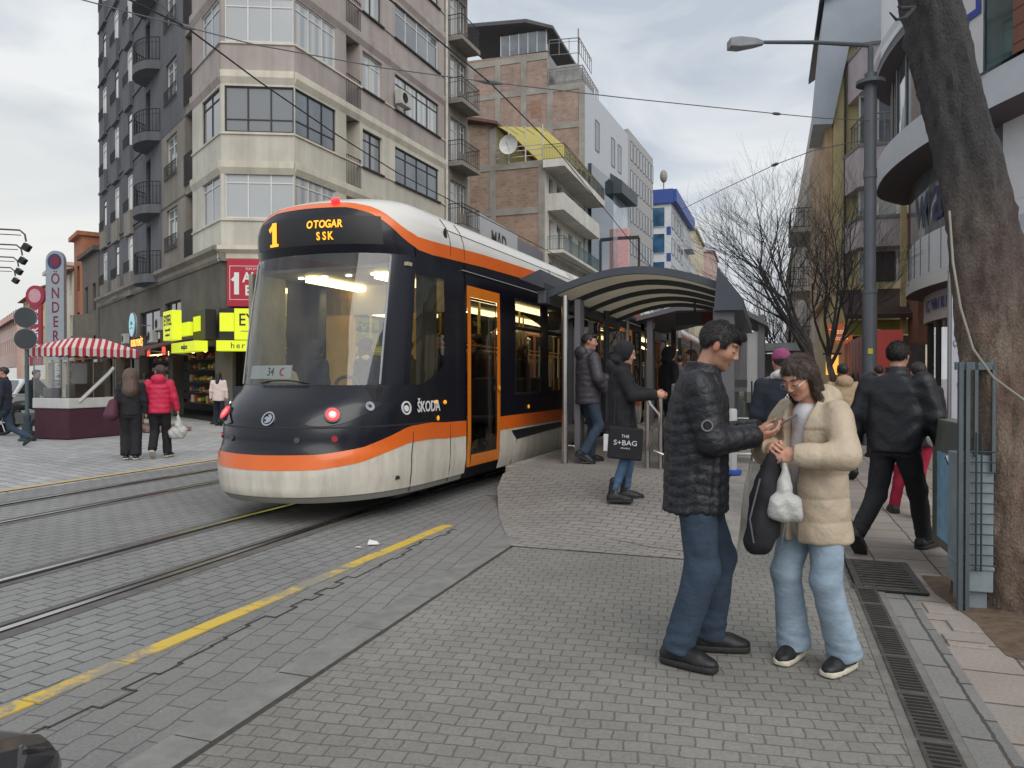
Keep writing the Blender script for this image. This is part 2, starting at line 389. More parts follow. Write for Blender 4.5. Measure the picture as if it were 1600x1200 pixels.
#   key: 0 centre .. .5 = s 8.3
o_lo = curve([(0,.57),(.12,.58),(.2,.63),(.27,.72),(.33,.79),(.42,.80),(.5,.78),(.65,.77),(5,.77)])
o_hi = curve([(0,.72),(.12,.73),(.2,.78),(.27,.88),(.33,.97),(.42,.99),(.5,.97),(.65,.96),(5,.96)])
u_lo = curve([(0,3.37),(.1,3.36),(.17,3.27),(.21,3.16),(.26,3.02),(.32,2.93),(.4,2.91),(.5,2.92),(.8,2.96),(1.8,3.03),(9,3.05)])
u_hi = curve([(0,3.44),(.1,3.43),(.17,3.37),(.21,3.28),(.26,3.15),(.32,3.08),(.4,3.07),(.5,3.08),(.8,3.13),(1.8,3.21),(9,3.23)])
MODS = [(8.3,13.4),(13.85,19.9),(20.35,24.9),(25.35,32.9),(33.35,38.6)]
QS1 = [13.4,12.6,11.8,11,10.2,9.4,8.8,8.3]
ring = QS1+NOSE[1:-1]+[-q for q in reversed(QS1)]
patch('skirt', tgr, [8.86,8.55,8.3]+NOSE[1:-1]+[-8.3,-8.8,-13.4], lambda q: .30 if abs(q)<2 or abs(q)<9 else .24, o_lo, 6)
patch('skirt_lip', mat('skirt lip grey', hx(140,138,130), .6, var=.1), [8.82,8.3]+NOSE[1:-1]+[-8.3,-9], .23, .30, 2, -.012)
patch('orange_stripe', orng, [8.86,8.55,8.3]+NOSE[1:-1]+[-8.3,-8.8,-13.4], o_lo, o_hi, 3, .004)
patch('upper_orange_stripe', orng, ring, u_lo, u_hi, 3, .003)
patch('roof', tw, ring, u_hi, 3.66, 14, 0)
b = TP(); b.add([SP(13.4,3.66),SP(8.6,3.66),SP(-8.6,3.66),SP(-13.4,3.66)],[(0,1,2,3)]); b.build('roof_top', tw, tram)
# hood (below the windscreen) and upper surround
hood_q = NOSE
patch('nose_panel', navy, [8.87,8.3]+NOSE[1:-1]+[-8.3,-8.8], o_hi, 1.42, 10)
# bumper crease line
patch('panel_seam', seam, [8.0]*0+NOSE[4:-4], lambda q: .985+ .0*q, lambda q: 1.0, 1, .004)
WSL, WSR = .298, .70       # windscreen q range; pillars outside
patch('display_panel', navy, [q for q in NOSE if .2 <= q <= .8], 2.86, u_lo, 6)
patch('windscreen', wsg, lin(WSL,WSR,24), 1.42, 2.86, 8, .004)
for sgn, nm in ((1,'r'),(-1,'l')):
    a, b_ = (.265, WSL) if sgn > 0 else (WSR, .735)
    patch('pillar', navy, lin(a-.065 if sgn>0 else a, b_ if sgn>0 else b_+.065, 6), lambda q: 1.42, lambda q: min(u_lo(q), 2.86 if .2 <= q <= .8 else 9), 6)
    # bright edge of the windscreen
    q = WSL if sgn > 0 else WSR
    m_ = TP(); m_.tube([SP(q, z, .01) for z in lin(1.43, 2.84, 10)], .012, 6); m_.build('windscreen_trim', silver, tram, smooth=True)
# cab side windows : q .2 -> s 8.27
def cabwin(sg):
    f = (lambda q: q) if sg > 0 else (lambda q: 1-q if abs(q) < 2 else -q)
    qa = [f(q) for q in lin(.2, .01, 10)]
    zb = lambda q: 1.30+.30*(1-min(1,(.5-abs(q-.5))/.2))**1.5
    ext = [8.34, 8.6]; ex = [f(v) for v in ext]
    patch('cab_window', sdg, qa, lambda q: zb(q)+.09, 2.66, 6, -.004)
    patch('cab_window_surround', navy, qa, 1.42, lambda q: max(1.421, zb(q)+.09), 2)
    patch('cab_window_header', navy, qa, 2.66, u_lo, 3)
    patch('side_panel', navy, [f(.01),f(8.3),f(8.87)], 1.42, u_lo, 10)
cabwin(1); cabwin(-1)
# ---- sides
gasket = rub
def side(s0, s1, sg, openings, doors, first=False):
    mb = TP(); zs = [(.96,1.25),(1.25,2.66),(2.66,2.96)]
    xs = sorted([s0,s1]+[v for o_ in openings for v in o_]+[v for d in doors for v in d])
    for a, c in zip(xs[:-1], xs[1:]):
        if c-a < 1e-4: continue
        isw = any(abs(a-o_[0])<1e-4 for o_ in openings); isd = any(abs(a-d[0])<1e-4 for d in doors)
        qs = lin(sg*a, sg*c, max(1, int((c-a)/.6)))
        if isd:
            patch('', 0, qs, 2.66, u_lo, 2, 0, build=False, mb=mb)
        elif isw:
            patch('', 0, qs, o_hi, 1.25, 2, 0, build=False, mb=mb); patch('', 0, qs, 2.66, u_lo, 2, 0, build=False, mb=mb)
        else: patch('', 0, qs, o_hi, u_lo, 4, 0, build=False, mb=mb)
    mb.build('side_panel', navy, tram, smooth=60)
    for a, c in openings:
        wdw = patch('side_window', sdg, lin(sg*a, sg*c, 2), 1.25, 2.66, 2, -.012)
        fr = TP(); e = .035
        for (p0, p1, z0, z1) in ((a,c,1.25,1.25+e),(a,c,2.66-e,2.66),(a,a+e,1.25,2.66),(c-e,c,1.25,2.66),(a,c,2.20,2.25)):
            patch('', 0, [sg*p0, sg*p1], z0, z1, 1, .002, build=False, mb=fr)
        fr.build('window_frame', gasket, tram)
    for a, c in doors:
        n = 1 if c-a < 1.2 else 2; wd = (c-a)/n
        for k in range(n):
            p, q_ = a+k*wd+.005, a+(k+1)*wd-.005
            fr = TP(); e = .1
            for (p0, p1, z0, z1) in ((p,p+e,.37,2.66),(q_-e*1.1,q_,.37,2.66),(p+e,q_-e*1.1,2.52,2.66),(p+e,q_-e*1.1,.37,.52)):
                patch('', 0, lin(sg*p0, sg*p1, 1), z0, z1, 6, .014, build=False, mb=fr)
            d_ = fr.build('door', dorng, tram)
            gm = patch('door_glass', sdg, [sg*(p+e), sg*(q_-e*1.1)], .52, 2.52, 2, .0, parent=None); gm.parent = d_
            g2 = TP()
            for (p0, p1, z0, z1) in ((p+e,p+e+.03,.52,2.52),(q_-e*1.1-.03,q_-e*1.1,.52,2.52),(p+e,q_-e*1.1,.52,.55),(p+e,q_-e*1.1,2.49,2.52)):
                patch('', 0, [sg*p0, sg*p1], z0, z1, 1, .006, build=False, mb=g2)
            o2 = g2.build('door_gasket', gasket, None); o2.parent = d_
            if k == 0:
                hb = TP(); c0 = SP(sg*(q_-.07), 1.35, .03); hb.ball(c0, .035, 10, 6, (.5,1,1.3)); o3 = hb.build('door_button', mat('button yellow', hx(200,150,40), .4, var=0), None, smooth=True); o3.parent = d_
    # step below doors, lower skirts
    lows = sorted([s0,s1]+[v for d in doors for v in d])
    k = 0
    for a, c in zip(lows[:-1], lows[1:]):
        isd = any(abs(a-d[0])<1e-4 for d in doors)
        if isd:
            patch('door_step', navy, [sg*a, sg*c], .24, .37, 1, -.01)
        elif c-a > .05:
            if not (first and sg < 0):
                if not (first and a < 8.6):
                    patch('side_skirt', tgr, lin(sg*(a+.008), sg*(c-.008), 4), .24, o_lo, 4, 0)
                    patch('orange_stripe', orng, lin(sg*(a+.004), sg*(c-.004), 4), o_lo, o_hi, 2, .003)
side(8.82, 13.4, 1, [(10.5,11.62),(11.95,13.3)], [(8.87,9.92)], True)
side(8.82, 13.4, -1, [(9.4,11.0),(11.3,13.2)], [], True)
for a, c in MODS[1:]:
    m = (a+c)/2
    for sg in (1,-1):
        if c-a > 5: ops = [(a+.2,a+1.15),(c-1.15,c-.2)]; ds = [(a+1.35,a+2.65),(c-2.65,c-1.35)]; ops.append((a+2.85,c-2.85)) if c-a > 6.5 else None
        else: ops = [(a+.25,a+1.45),(c-1.45,c-.25)]; ds = [(m-.65,m+.65)]
        side(a, c, sg, ops, ds)
    q = lin(a, c, 8)
    for sg in (1,-1):
        patch('upper_orange_stripe', orng, [sg*v for v in q], u_lo, u_hi, 2, .003)
    mb = TP(); 
    def xsec(s, ins=0):
        zs = lin(3.12, 3.66, 10); return [SP(s,z) for z in zs]+[SP(-s,z) for z in reversed(zs)]
    vs = []; fs = []; sl = lin(a, c, 8)
    for i, s_ in enumerate(sl):
        r_ = xsec(s_); vs += r_
        if i:
            for j in range(len(r_)-1): k = i*len(r_)+j; fs.append((k-len(r_), k-len(r_)+1, k+1, k))
    fs.append(tuple(range(22))); fs.append(tuple(range(22*8, 22*9)))
    mb.add(vs, fs); mb.build('roof', tw, tram, smooth=50)
# bellows between cars
for (a0, a1), (b0, b1) in zip(MODS[:-1], MODS[1:]):
    mb = TP()
    n = 7
    vs = []; fs = []
    for i in range(n+1):
        s_ = a1-.03+(b0-a1+.06)*i/n; ins = -.05 if i % 2 else -.12
        sec = [TW(s_, wz_(z)+ins, z-.04) for z in lin(.4,3.4,9)]+[TW(s_, -wz_(z)-ins, z-.04) for z in reversed(lin(.4,3.4,9))]
        vs += sec
        if i:
            for j in range(18): k = i*18; fs.append((k-18+j, k-18+(j+1)%18, k+(j+1)%18, k+j))
    mb.add(vs, fs); mb.build('bellows', rub, tram)
b = TP(); b.add([SP(13.4,z) for z in lin(3.1,3.66,8)]+[SP(-13.4,z) for z in reversed(lin(3.1,3.66,8))],[tuple(range(18))]); b.build('roof_end', tw, tram)
# rear end cap of the far car
b = TP(); zz = lin(.25,3.6,12); b.add([SP(SEND,z) for z in zz]+[SP(-SEND,z) for z in reversed(zz)],[tuple(range(26))]); b.build('far_end', navy, tram)
# roof panel seams and bright gutter line
for s_ in (8.47,8.85,12.2):
    m_ = TP(); m_.tube([SP(s_, z, .002) for z in lin(2.97, 3.42 if s_<9 else 3.3, 8)], .006, 4); m_.build('panel_seam', seam, tram)
m_ = TP(); m_.tube([SP(s_, 3.28, .0) for s_ in lin(8.4,13.4,8)], .006, 4); m_.build('panel_seam', seam, tram)
for s_ in (8.8,):
    pass
m_ = TP(); m_.tube([SP(.155, z, .003) for z in lin(.25,.9,6)], .006, 4); m_.build('panel_seam', seam, tram)
m_ = TP(); m_.tube([SP(8.42, z, .003) for z in lin(.25,.95,4)], .005, 4); m_.build('panel_seam', seam, tram)
m_ = TP(); m_.tube([SP(s_, 2.83, .01) for s_ in lin(8.75,13.35,8)], .010, 5); m_.build('gutter_rail', silver, tram)
for (a,c) in MODS[1:]:
    m_ = TP(); m_.tube([SP(s_, 2.83, .01) for s_ in lin(a+.1,c-.1,6)], .010, 5); m_.build('gutter_rail', silver, tram)
# bogie skirt cover behind the door: slanted dark slot
m_ = TP(); m_.add([SP(10.35,.74,.006),SP(10.55,.60,.006),SP(13.0,.655,.006),SP(13.0,.745,.006)],[(0,1,2,3)]); m_.build('skirt_slot', blk, tram)
m_ = TP(); m_.tube([SP(10.55,.6,.004),SP(10.42,.25,.004)], .007, 4); m_.build('panel_seam', seam, tram)
# underbody
m_ = TP()
for s_ in (8.6,12.2,16.8,22.5,27.5,35.5):
    a = TW(s_,-1.0,0); c_ = TW(s_+1.0,1.0,0)
for i in range(14):
    s_ = 7.4+i*2.2; p0, p1 = TW(s_,-1.02,0), TW(s_+2.2,-1.02,0); q0, q1 = TW(s_,1.02,0), TW(s_+2.2,1.02,0)
    m_.add([(p[0],p[1],z) for z in (.2,.4) for p in (p0,q0,q1,p1)], [(0,3,2,1),(4,5,6,7),(0,1,5,4),(1,2,6,5),(2,3,7,6),(3,0,4,7)])
m_.build('underframe', blk, tram)
for s_ in (8.9,10.7,21.6,23.4,35.2,37.0):
    for lt in (-.5,.5):
        m_ = TP(); c_ = TW(s_,lt,.28); m_.lathe([(.29,-.05),(.29,.03),(.26,.04),(.1,.06),(.1,.07)], c_, 20, 'x'); m_.build('wheel', mat('wheel steel', (.12,.11,.10), .5, .8, var=.3), tram)
# lamps
lampred = mat('tail lamp red', (.6,.01,.01), .3, var=0, emit=(1,.03,.04), estr=1.3)
lampcore = mat('tail lamp core', (.8,.5,.5), .3, var=0, emit=(1,.25,.2), estr=.8)
def sframe(q, z, off=0):
    p = Vector(SP(q,z,off)); dq = Vector(SP(q-.01,z,off)) - Vector(SP(q+.01,z,off)); dz = Vector(SP(q,z+.03,off))-Vector(SP(q,z-.03,off))
    return frame_mw(p-tram.location, dq, dz)
def disc(q, z, r0, r1, m, name, off=.02, th=.02, par=tram):
    mb = MB(); mb.X = sframe(q, z, off)
    n = 28; v = []; f = []
    for k in range(n):
        c_, s_ = cos(2*pi*k/n), sin(2*pi*k/n)
        v += [(r0*c_,r0*s_,th),(r1*c_,r1*s_,th),(r1*c_,r1*s_,-.03),(r0*c_,r0*s_,-.03)]
    for k in range(n):
        a = 4*k; b_ = 4*((k+1)%n)
        f += [(a,a+1,b_+1,b_),(a+1,a+2,b_+2,b_+1),(a+3,a,b_,b_+3)]
    mb.add(v, f); return mb.build(name, m, par, smooth=40)
def sframe(q, z, off=0, _o=sframe):
    m = _o(q, z, off)
    if .60 < q < .66 and z > 1.1: m2 = _o(.59, z, off); m2.translation = m.translation; return m2
    return m
chrome = mat('lamp chrome', (.55,.55,.58), .12, 1, var=0)
for q in (.372, .63):
    # almond lamp pod on the hood
    mb = TP(); n = 16; rw = 6; v = []; f = []
    sg = 1 if q < .5 else -1
    for i in range(n+1):
        u = i/n; qq = q+sg*(.05-.155*u); h = .1*sin(pi*u)**.75+.002; zc = 1.03+.20*u
        for j in range(rw+1): v.append(SP(qq, zc-h*.9+1.8*h*j/rw, .012))
        if i:
            for j in range(rw): k = i*(rw+1)+j; f.append((k-rw-1, k-rw, k+1, k))
    mb.add(v, f); pod = mb.build('lamp_pod', mat('pod black', (.012,.013,.018), .22, var=0, coat=.15), tram, smooth='all')
    disc(q, 1.12, .068, .088, mat('lamp surround', (.03,.03,.035), .3, var=0), 'lamp_surround', .02, .012)
    tl = disc(q, 1.12, .040, .068, lampred, 'tail_lamp', .02, .022)
    d2 = disc(q, 1.12, .026, .040, lampcore, 'lamp_ring', .02, .018, None); d2.parent = tl
    d3 = disc(q, 1.12, .0005, .022, chrome, 'lamp_core', .02, .024, None); d3.parent = tl
    disc(q-sg*.075, 1.20, .02, .05, chrome, 'headlamp_ring', .012, .012); disc(q-sg*.075, 1.20, .0005, .03, mat('headlamp lens', (.03,.035,.05), .05, var=0), 'headlamp', .01, .014)
    disc(q-sg*.012, .88, .0005, .032, mat('reflector red', (.35,.02,.03), .2, var=0), 'reflector', .006, .008)
    disc(q+sg*.06, .87, .0005, .03, mat('fog lamp', (.06,.06,.065), .15, var=0), 'fog_lamp', .006, .008)
disc(.492, 1.08, .062, .078, chrome, 'badge', .004, .006)
mb = MB(); mb.X = sframe(.492, 1.08, .008)
mb.add([(-.035,-.045,.004),(.0,-.05,.004),(.04,-.03,.004),(.05,.02,.004),(.02,.05,.004),(-.01,.045,.004),(.012,.012,.004),(-.02,.03,.004),(-.045,.0,.004),(-.01,-.012,.004)],[(0,1,9),(1,2,3,6,9),(3,4,5,6),(9,6,7,8)])
mb.build('badge_emblem', chrome, tram)
disc(.44, 3.44, .0005, .05, lampred, 'beacon', .02, .03)
mb = TP(); mb.ball(SP(.44,3.44,.03), .04, 12, 8, (1,.6,1)); mb.build('beacon_dome', lampred, tram, smooth=True)
# side marker lamps
amb = mat('marker amber', (.7,.25,.02), .3, var=0, emit=(1,.4,.02), estr=.6)
for s_, z_, w_, h_ in ((8.0,1.22,.06,.022),(8.28,1.21,.045,.025),(11.05,1.06,.03,.03),(8.08,1.03,.03,.03)):
    mb = TP(); q = s_ if s_ > 8.3 else (.5*((8.3-s_)/ (8.3-6.5))**.9)*.6
    mb.ball(SP(q,z_,.004), 1, 10, 6, (.012,w_,h_)); mb.build('marker_lamp', amb, tram, smooth=True)
mb = TP(); mb.ball(SP(8.38,3.2,.0), 1, 8, 6, (.015,.05,.09)); mb.build('camera_port', blk, tram, smooth=True)
# lettering
wht = mat('lettering white', (.7,.7,.7), .5, var=0); led = mat('display amber', (.9,.4,.02), .5, var=0, emit=(1,.45,.03), estr=.85)
dsp = mat('display glass', (.012,.012,.014), .5, var=0)
patch('destination_display', dsp, lin(.315,.665,14), 2.95, 3.26, 2, .006)
def ttext(name, s, size, m, q, z, off=.014, **k):
    return text(name, s, size, m, sframe(q, z, off), tram, ext=.002, **k)
def roww(s, size, q0, dq, z, sx=1):
    vs = None
    for i, c in enumerate(s):
        ttext('display_lettering', c, size, led, q0-i*dq, z, .016, sx=sx, bold=.003)
roww('OTOGAR', .12, .487, .0128, 3.165, .8); roww('SSK', .12, .470, .0128, 3.035, .8)
ttext('display_numeral', '1', .34, led, .57, 3.095, .012, bold=.008, sx=1.5)
mb = MB(); mb.X = sframe(.57, 3.095, .012); mb.add([(-.09,.07,.0),(-.02,.13,.0),(.0,.10,.0),(-.07,.03,.0),(-.09,.07,.006),(-.02,.13,.006),(.0,.10,.006),(-.07,.03,.006)],[(0,3,2,1),(4,5,6,7),(0,1,5,4),(1,2,6,5),(2,3,7,6),(3,0,4,7)]); mb.box(-.07,.07,-.13,-.10,0,.006); mb.build('display_numeral_flag', led, tram)
ttext('maker_lettering', '\u0160KODA', .17, wht, .098, 1.17, .012, sx=.85, bold=.003)
disc(.188, 1.17, .058, .075, wht, 'maker_badge', .004, .006); disc(.188, 1.165, .0005, .035, wht, 'maker_badge_emblem', .004, .006)
# ---- interior
inw = mat('interior cream', hx(176,168,142), .6, var=.1); iny = mat('interior yellow panel', hx(226,184,92), .5, var=.15); ind = mat('interior dark', (.03,.03,.035), .7, var=.2)
seat = mat('seat fabric', (.05,.06,.09), .8, var=.3); litw = mat('ceiling light', (.9,.8,.4), .5, var=0, emit=(1,.80,.42), estr=3.6); spotw = mat('downlight', (.9,.9,.9), .5, var=0, emit=(1,.95,.85), estr=5)
def iswp(name, m, s0, s1, la, lb, z0, z1, step=2.0):
    mb = TP(); n = max(1, int((s1-s0)/step))
    for i in range(n):
        a = s0+(s1-s0)*i/n; c = s0+(s1-s0)*(i+1)/n
        p = [TW(a,la,0),TW(a,lb,0),TW(c,lb,0),TW(c,la,0)]
        mb.add([(x[0],x[1],z) for z in (z0,z1) for x in p],[(0,3,2,1),(4,5,6,7),(0,1,5,4),(1,2,6,5),(2,3,7,6),(3,0,4,7)])
    return mb.build(name, m, tram)
iswp('interior_floor', ind, 7.3, 38.4, -1.08, 1.08, .41, .45)
iswp('ceiling', inw, 7.6, 38.4, -1.05, 1.05, 2.74, 2.78)
iswp('ceiling_light', litw, 7.9, 38, .42, .56, 2.66, 2.73); iswp('ceiling_light', litw, 7.9, 38, -.56, -.42, 2.66, 2.73)
for lt in (-.7,-.35,0,.35):
    mb = TP(); c_ = TW(8.0,lt,2.735); mb.cyl(c_, (c_[0],c_[1],2.72), .035, n=12); mb.build('downlight', spotw, tram)
iswp('dashboard', ind, 7.1, 7.55, -.95, .95, 1.15, 1.40, .5)
iswp('cab_partition', iny, 9.0, 9.06, -1.06, -.62, .45, 2.74); iswp('cab_partition', iny, 9.0, 9.06, .0, .42, .45, 2.74)
iswp('cab_partition', mat('partition frame', hx(90,86,76), .5), 9.0, 9.07, -.06, .0, .45, 2.74)
iswp('partition_header', inw, 9.0, 9.08, -1.06, 1.06, 2.35, 2.74)
iswp('pillar_trim', mat('cab trim', hx(150,148,130), .6), 7.9, 8.25, .98, 1.06, .9, 2.74)
iswp('pillar_trim', _M['cab trim'], 7.5, 8.1, -1.08, -1.02, .9, 2.74)
for k, s_ in enumerate((10.2,11.2,12.3,15.2,18.6,21.2,24,27,30,35,37)):
    for lt in (-.75,.75):
        if k < 3 or lt < 0 or True:
            mb = TP(); c_ = TW(s_,lt,0)
            mb.box(c_[0]-.22,c_[0]+.22,c_[1]-.2,c_[1]+.22,.85,.95); mb.box(c_[0]-.22,c_[0]+.22,c_[1]+.16,c_[1]+.24,.9,1.5); mb.box(c_[0]-.05,c_[0]+.05,c_[1]-.05,c_[1]+.05,.45,.85)
            mb.build('seat', seat, tram, bevel=.03)
ylp = mat('pole yellow', hx(200,170,80), .35, var=0)
for s_ in (9.6,10.9,12.6,14.9,17,19,21.8,24,26.8,29,31,35):
    for lt in (-.38,.40):
        mb = TP(); c_ = TW(s_,lt,0); mb.cyl((c_[0],c_[1],.45),(c_[0],c_[1],2.74),.018,n=8); mb.build('grab_pole', ylp, tram, smooth=True)
for lt in (-.38,.40):
    mb = TP(); mb.tube([TW(s_,lt,1.98) for s_ in lin(9.4,37,20)], .016, 6); mb.build('grab_rail', ylp, tram, smooth=True)
# number card, wiper, steering console behind the windscreen
card = MB(); card.X = sframe(.553, 1.56, -.06); card.box(-.34,.34,-.075,.075,-.004,.0); cd = card.build('number_card', mat('card white', (.62,.64,.62), .5, var=0), tram)
tx = text('card_lettering', '34', .13, blk, sframe(.553,1.56,-.058), tram, ext=.001, sx=.9, bold=.002)
disc(.517, 1.56, .028, .048, lampred if False else mat('card red', (.5,.03,.05), .5, var=0), 'card_mark', -.045, .003)
mb = TP(); mb.tube([SP(.56-.19*u*0-.10*u, 1.44+.03*sin(pi*u), .02) for u in lin(0,1,8)], .008, 5); mb.build('wiper', blk, tram)
mb = TP(); c_ = TW(7.5,-.55,1.44); mb.lathe([(.16,-.02),(.17,.0),(.13,.12),(.05,.17)], c_, 20); mb.build('console', inw, tram, smooth=True)
mb = TP(); mb.tube([TW(7.45+.0*i, .35+.15*cos(pi*i/8), 1.42+.09*sin(pi*i/8)) for i in range(9)], .02, 6); mb.build('driver_seat_back', ind, tram)
# ================================================================ BUILDINGS
class Fac:
    """a wall plane seen from outside: u runs left to right, d is outward"""
    def __init__(s, p0, p1, root=None):
        s.p0 = Vector((p0[0],p0[1],0)); v = Vector((p1[0],p1[1],0))-s.p0; s.L = v.length; s.u = v/s.L
        s.n = Vector((s.u.y, -s.u.x, 0)); s.root = root
        s.off = Vector(root.location) if root else Vector((0,0,0))
    def P(s, u, z, d=0): p = s.p0+s.u*u+s.n*d-s.off; return (p.x, p.y, z-s.off.z)
    def mb(s):
        m = MB(); u, n = s.u, s.n; o = s.p0-s.off
        m.X = Matrix(((u.x,n.x,0,o.x),(u.y,n.y,0,o.y),(0,0,1,-s.off.z),(0,0,0,1))); return m   # local (u, d, z)
    def mw(s, u, z, d=0): return frame_mw(s.P(u,z,d), s.u, (0,0,1))
def wallm(F, u0, u1, z0, z1, ops, m, name='wall', depth=.22, d0=0):
    us = sorted(set([u0,u1]+[min(max(v,u0),u1) for o in ops for v in o[:2]])); zs = sorted(set([z0,z1]+[min(max(v,z0),z1) for o in ops for v in o[2:4]]))
    mb = F.mb()
    for i in range(len(us)-1):
        run = None
        for j in range(len(zs)-1):
            cu, cz = (us[i]+us[i+1])/2, (zs[j]+zs[j+1])/2
            hole = any(o[0]<cu<o[1] and o[2]<cz<o[3] for o in ops)
            if not hole: mb.quad((us[i],d0,zs[j]),(us[i+1],d0,zs[j]),(us[i+1],d0,zs[j+1]),(us[i],d0,zs[j+1]))
    for o in ops:
        a,b,c,e = o[:4]; k = d0-depth
        mb.quad((a,d0,c),(a,d0,e),(a,k,e),(a,k,c)); mb.quad((b,d0,c),(b,k,c),(b,k,e),(b,d0,e))
        mb.quad((a,d0,c),(a,k,c),(b,k,c),(b,d0,c)); mb.quad((a,d0,e),(b,d0,e),(b,k,e),(a,k,e))
    return mb.build(name, m, F.root, fix=False)
def pane_mat(name, c, rough=.06, curtain=None):
    if name in _M: return _M[name]
    t = NT(name); b = t.b; b.inputs['Roughness'].default_value = rough; b.inputs['Specular IOR Level'].default_value = .9; b.inputs['Coat Weight'].default_value = .5; b.inputs['Coat Roughness'].default_value = .03
    if curtain:
        wv = t.node('ShaderNodeTexWave'); wv.inputs['Scale'].default_value = 1.0; wv.inputs['Distortion'].default_value = 1.5
        mp = t.coord((14,14,.2)); t.link(mp, wv.inputs['Vector'])
        t.link(t.mix(wv.outputs['Fac'], c, curtain), b.inputs['Base Color'])
    else: t.link(t.ramp(t.noise(.8,3,.5), [(.3, tuple(v*.6 for v in c)), (.7, tuple(v*1.3 for v in c))]), b.inputs['Base Color'])
    _M[name] = t.m; return t.m
pd = pane_mat('pane dark', (.03,.035,.045)); pm = pane_mat('pane grey', (.12,.14,.16)); pc = pane_mat('pane curtain', (.30,.32,.33), .15, (.48,.49,.48)); pcd = pane_mat('pane curtain dim', (.12,.13,.14), .12, (.24,.25,.26))
pg = pane_mat('pane green', (.01,.028,.035)); pb = pane_mat('pane blue', (.05,.13,.24)); plit = pane_mat('pane pale', (.42,.44,.42), .2)
fw = mat('frame white', (.62,.62,.6), .5, var=.1); fb = mat('frame brown', (.035,.03,.028), .6, var=.2); fg = mat('frame grey', (.22,.22,.22), .5, var=.1)
iron = mat('wrought iron', (.02,.02,.022), .6, var=.2); conc = mat('concrete', hx(150,146,138), .9, var=.3, scale=.8, bump=.3)
def win(F, u0, u1, z0, z1, fm=fw, pn=pd, n=2, tr=None, d=-.16, w=.05, sill=None):
    mb = F.mb(); t0, t1 = d, d+.05
    mb.box(u0,u0+w,t0,t1,z0,z1); mb.box(u1-w,u1,t0,t1,z0,z1); mb.box(u0+w,u1-w,t0,t1,z0,z0+w); mb.box(u0+w,u1-w,t0,t1,z1-w,z1)
    for i in range(1, n): u = u0+(u1-u0)*i/n; mb.box(u-w*.5,u+w*.5,t0+.003,t1-.003,z0+w,z1-w)
    if tr: z = z0+(z1-z0)*tr; mb.box(u0+w,u1-w,t0+.006,t1-.006,z-w*.4,z+w*.4)
    o = mb.build('window', fm, F.root, fix=False)
    m2 = F.mb(); m2.box(u0+w*.5,u1-w*.5,d+.005,d+.02,z0+w*.5,z1-w*.5); m2.build('pane', pn, o, fix=False)
    if sill: m3 = F.mb(); m3.box(u0-.08,u1+.08,-.1,.09,z0-.06,z0-.002); m3.build('sill', sill, o, fix=False)
    return o
def railing(mb, path, z0, h, step=.11, r=.009, top=.02):
    """bars along a polyline of (x,y) local points"""
    for a, b in zip(path[:-1], path[1:]):
        L_ = hypot(b[0]-a[0], b[1]-a[1]); n = max(1, int(L_/step))
        mb.cyl((a[0],a[1],z0+h),(b[0],b[1],z0+h),top,n=6); mb.cyl((a[0],a[1],z0+.06),(b[0],b[1],z0+.06),top*.7,n=6); mb.cyl((a[0],a[1],z0+h*.8),(b[0],b[1],z0+h*.8),top*.6,n=5)
        for i in range(n+1): x = a[0]+(b[0]-a[0])*i/n; y = a[1]+(b[1]-a[1])*i/n; mb.cyl((x,y,z0),(x,y,z0+h),r,n=4)
def balcony(F, u0, u1, z, dep, m, h=1.0, rail=iron, t=.16, solid=None, slope=0):
    mb = F.mb(); mb.prismT([(0,z-t),(dep,z-t),(dep,z),(0,z)], lambda p,q,u: (u,p,q), u0, u1)
    o = mb.build('balcony', m, F.root)
    m2 = F.mb()
    if solid: m2.box(u0,u1,dep-.06,dep,z,z+h); m2.box(u0,u0+.06,0,dep-.06,z,z+h); m2.box(u1-.06,u1,0,dep-.06,z,z+h); m2.build('parapet', solid, o, fix=False)
    else: railing(m2, [(u0+.03,0),(u0+.03,dep-.04),(u1-.03,dep-.04),(u1-.03,0)], z, h); m2.build('railing', rail, o, fix=False)
    return o
def ac_unit(F, u, z, d=.05, label='', s=1.0, group=None):
    r = empty('air_conditioner', tuple(F.p0+F.u*u+F.n*d+Vector((0,0,z))), atan2(F.u.y, F.u.x), label, 'air conditioner', group)
    m = MB(); m.box(-.42*s,.42*s,-.34*s,-.04,0,.58*s); m.build('casing', mat('ac casing', (.45,.44,.41), .55, var=.15), r, bevel=.02)
    m = MB()
    m.lathe([(.21*s,-.005),(.21*s,.01),(.19*s,.01),(.19*s,-.005)], (-.1*s,-.345*s,.3*s), 20, 'y'); 
    for k in range(6): a = k*pi/6; m.cyl((-.1*s-.19*s*cos(a),-.352*s,.3*s-.19*s*sin(a)),(-.1*s+.19*s*cos(a),-.352*s,.3*s+.19*s*sin(a)),.006,n=4)
    m.build('fan_grille', mat('grille dark', (.03,.03,.03), .6, var=0), r)
    m = MB(); m.box(-.35*s,-.31*s,-.36*s,0,-.05,-.005); m.box(.31*s,.35*s,-.36*s,0,-.05,-.005); m.build('bracket', fg, r); return r
def bld(name, loc, label, cat='building', group=None): return empty(name, (loc[0],loc[1],0), 0, label, cat, group)

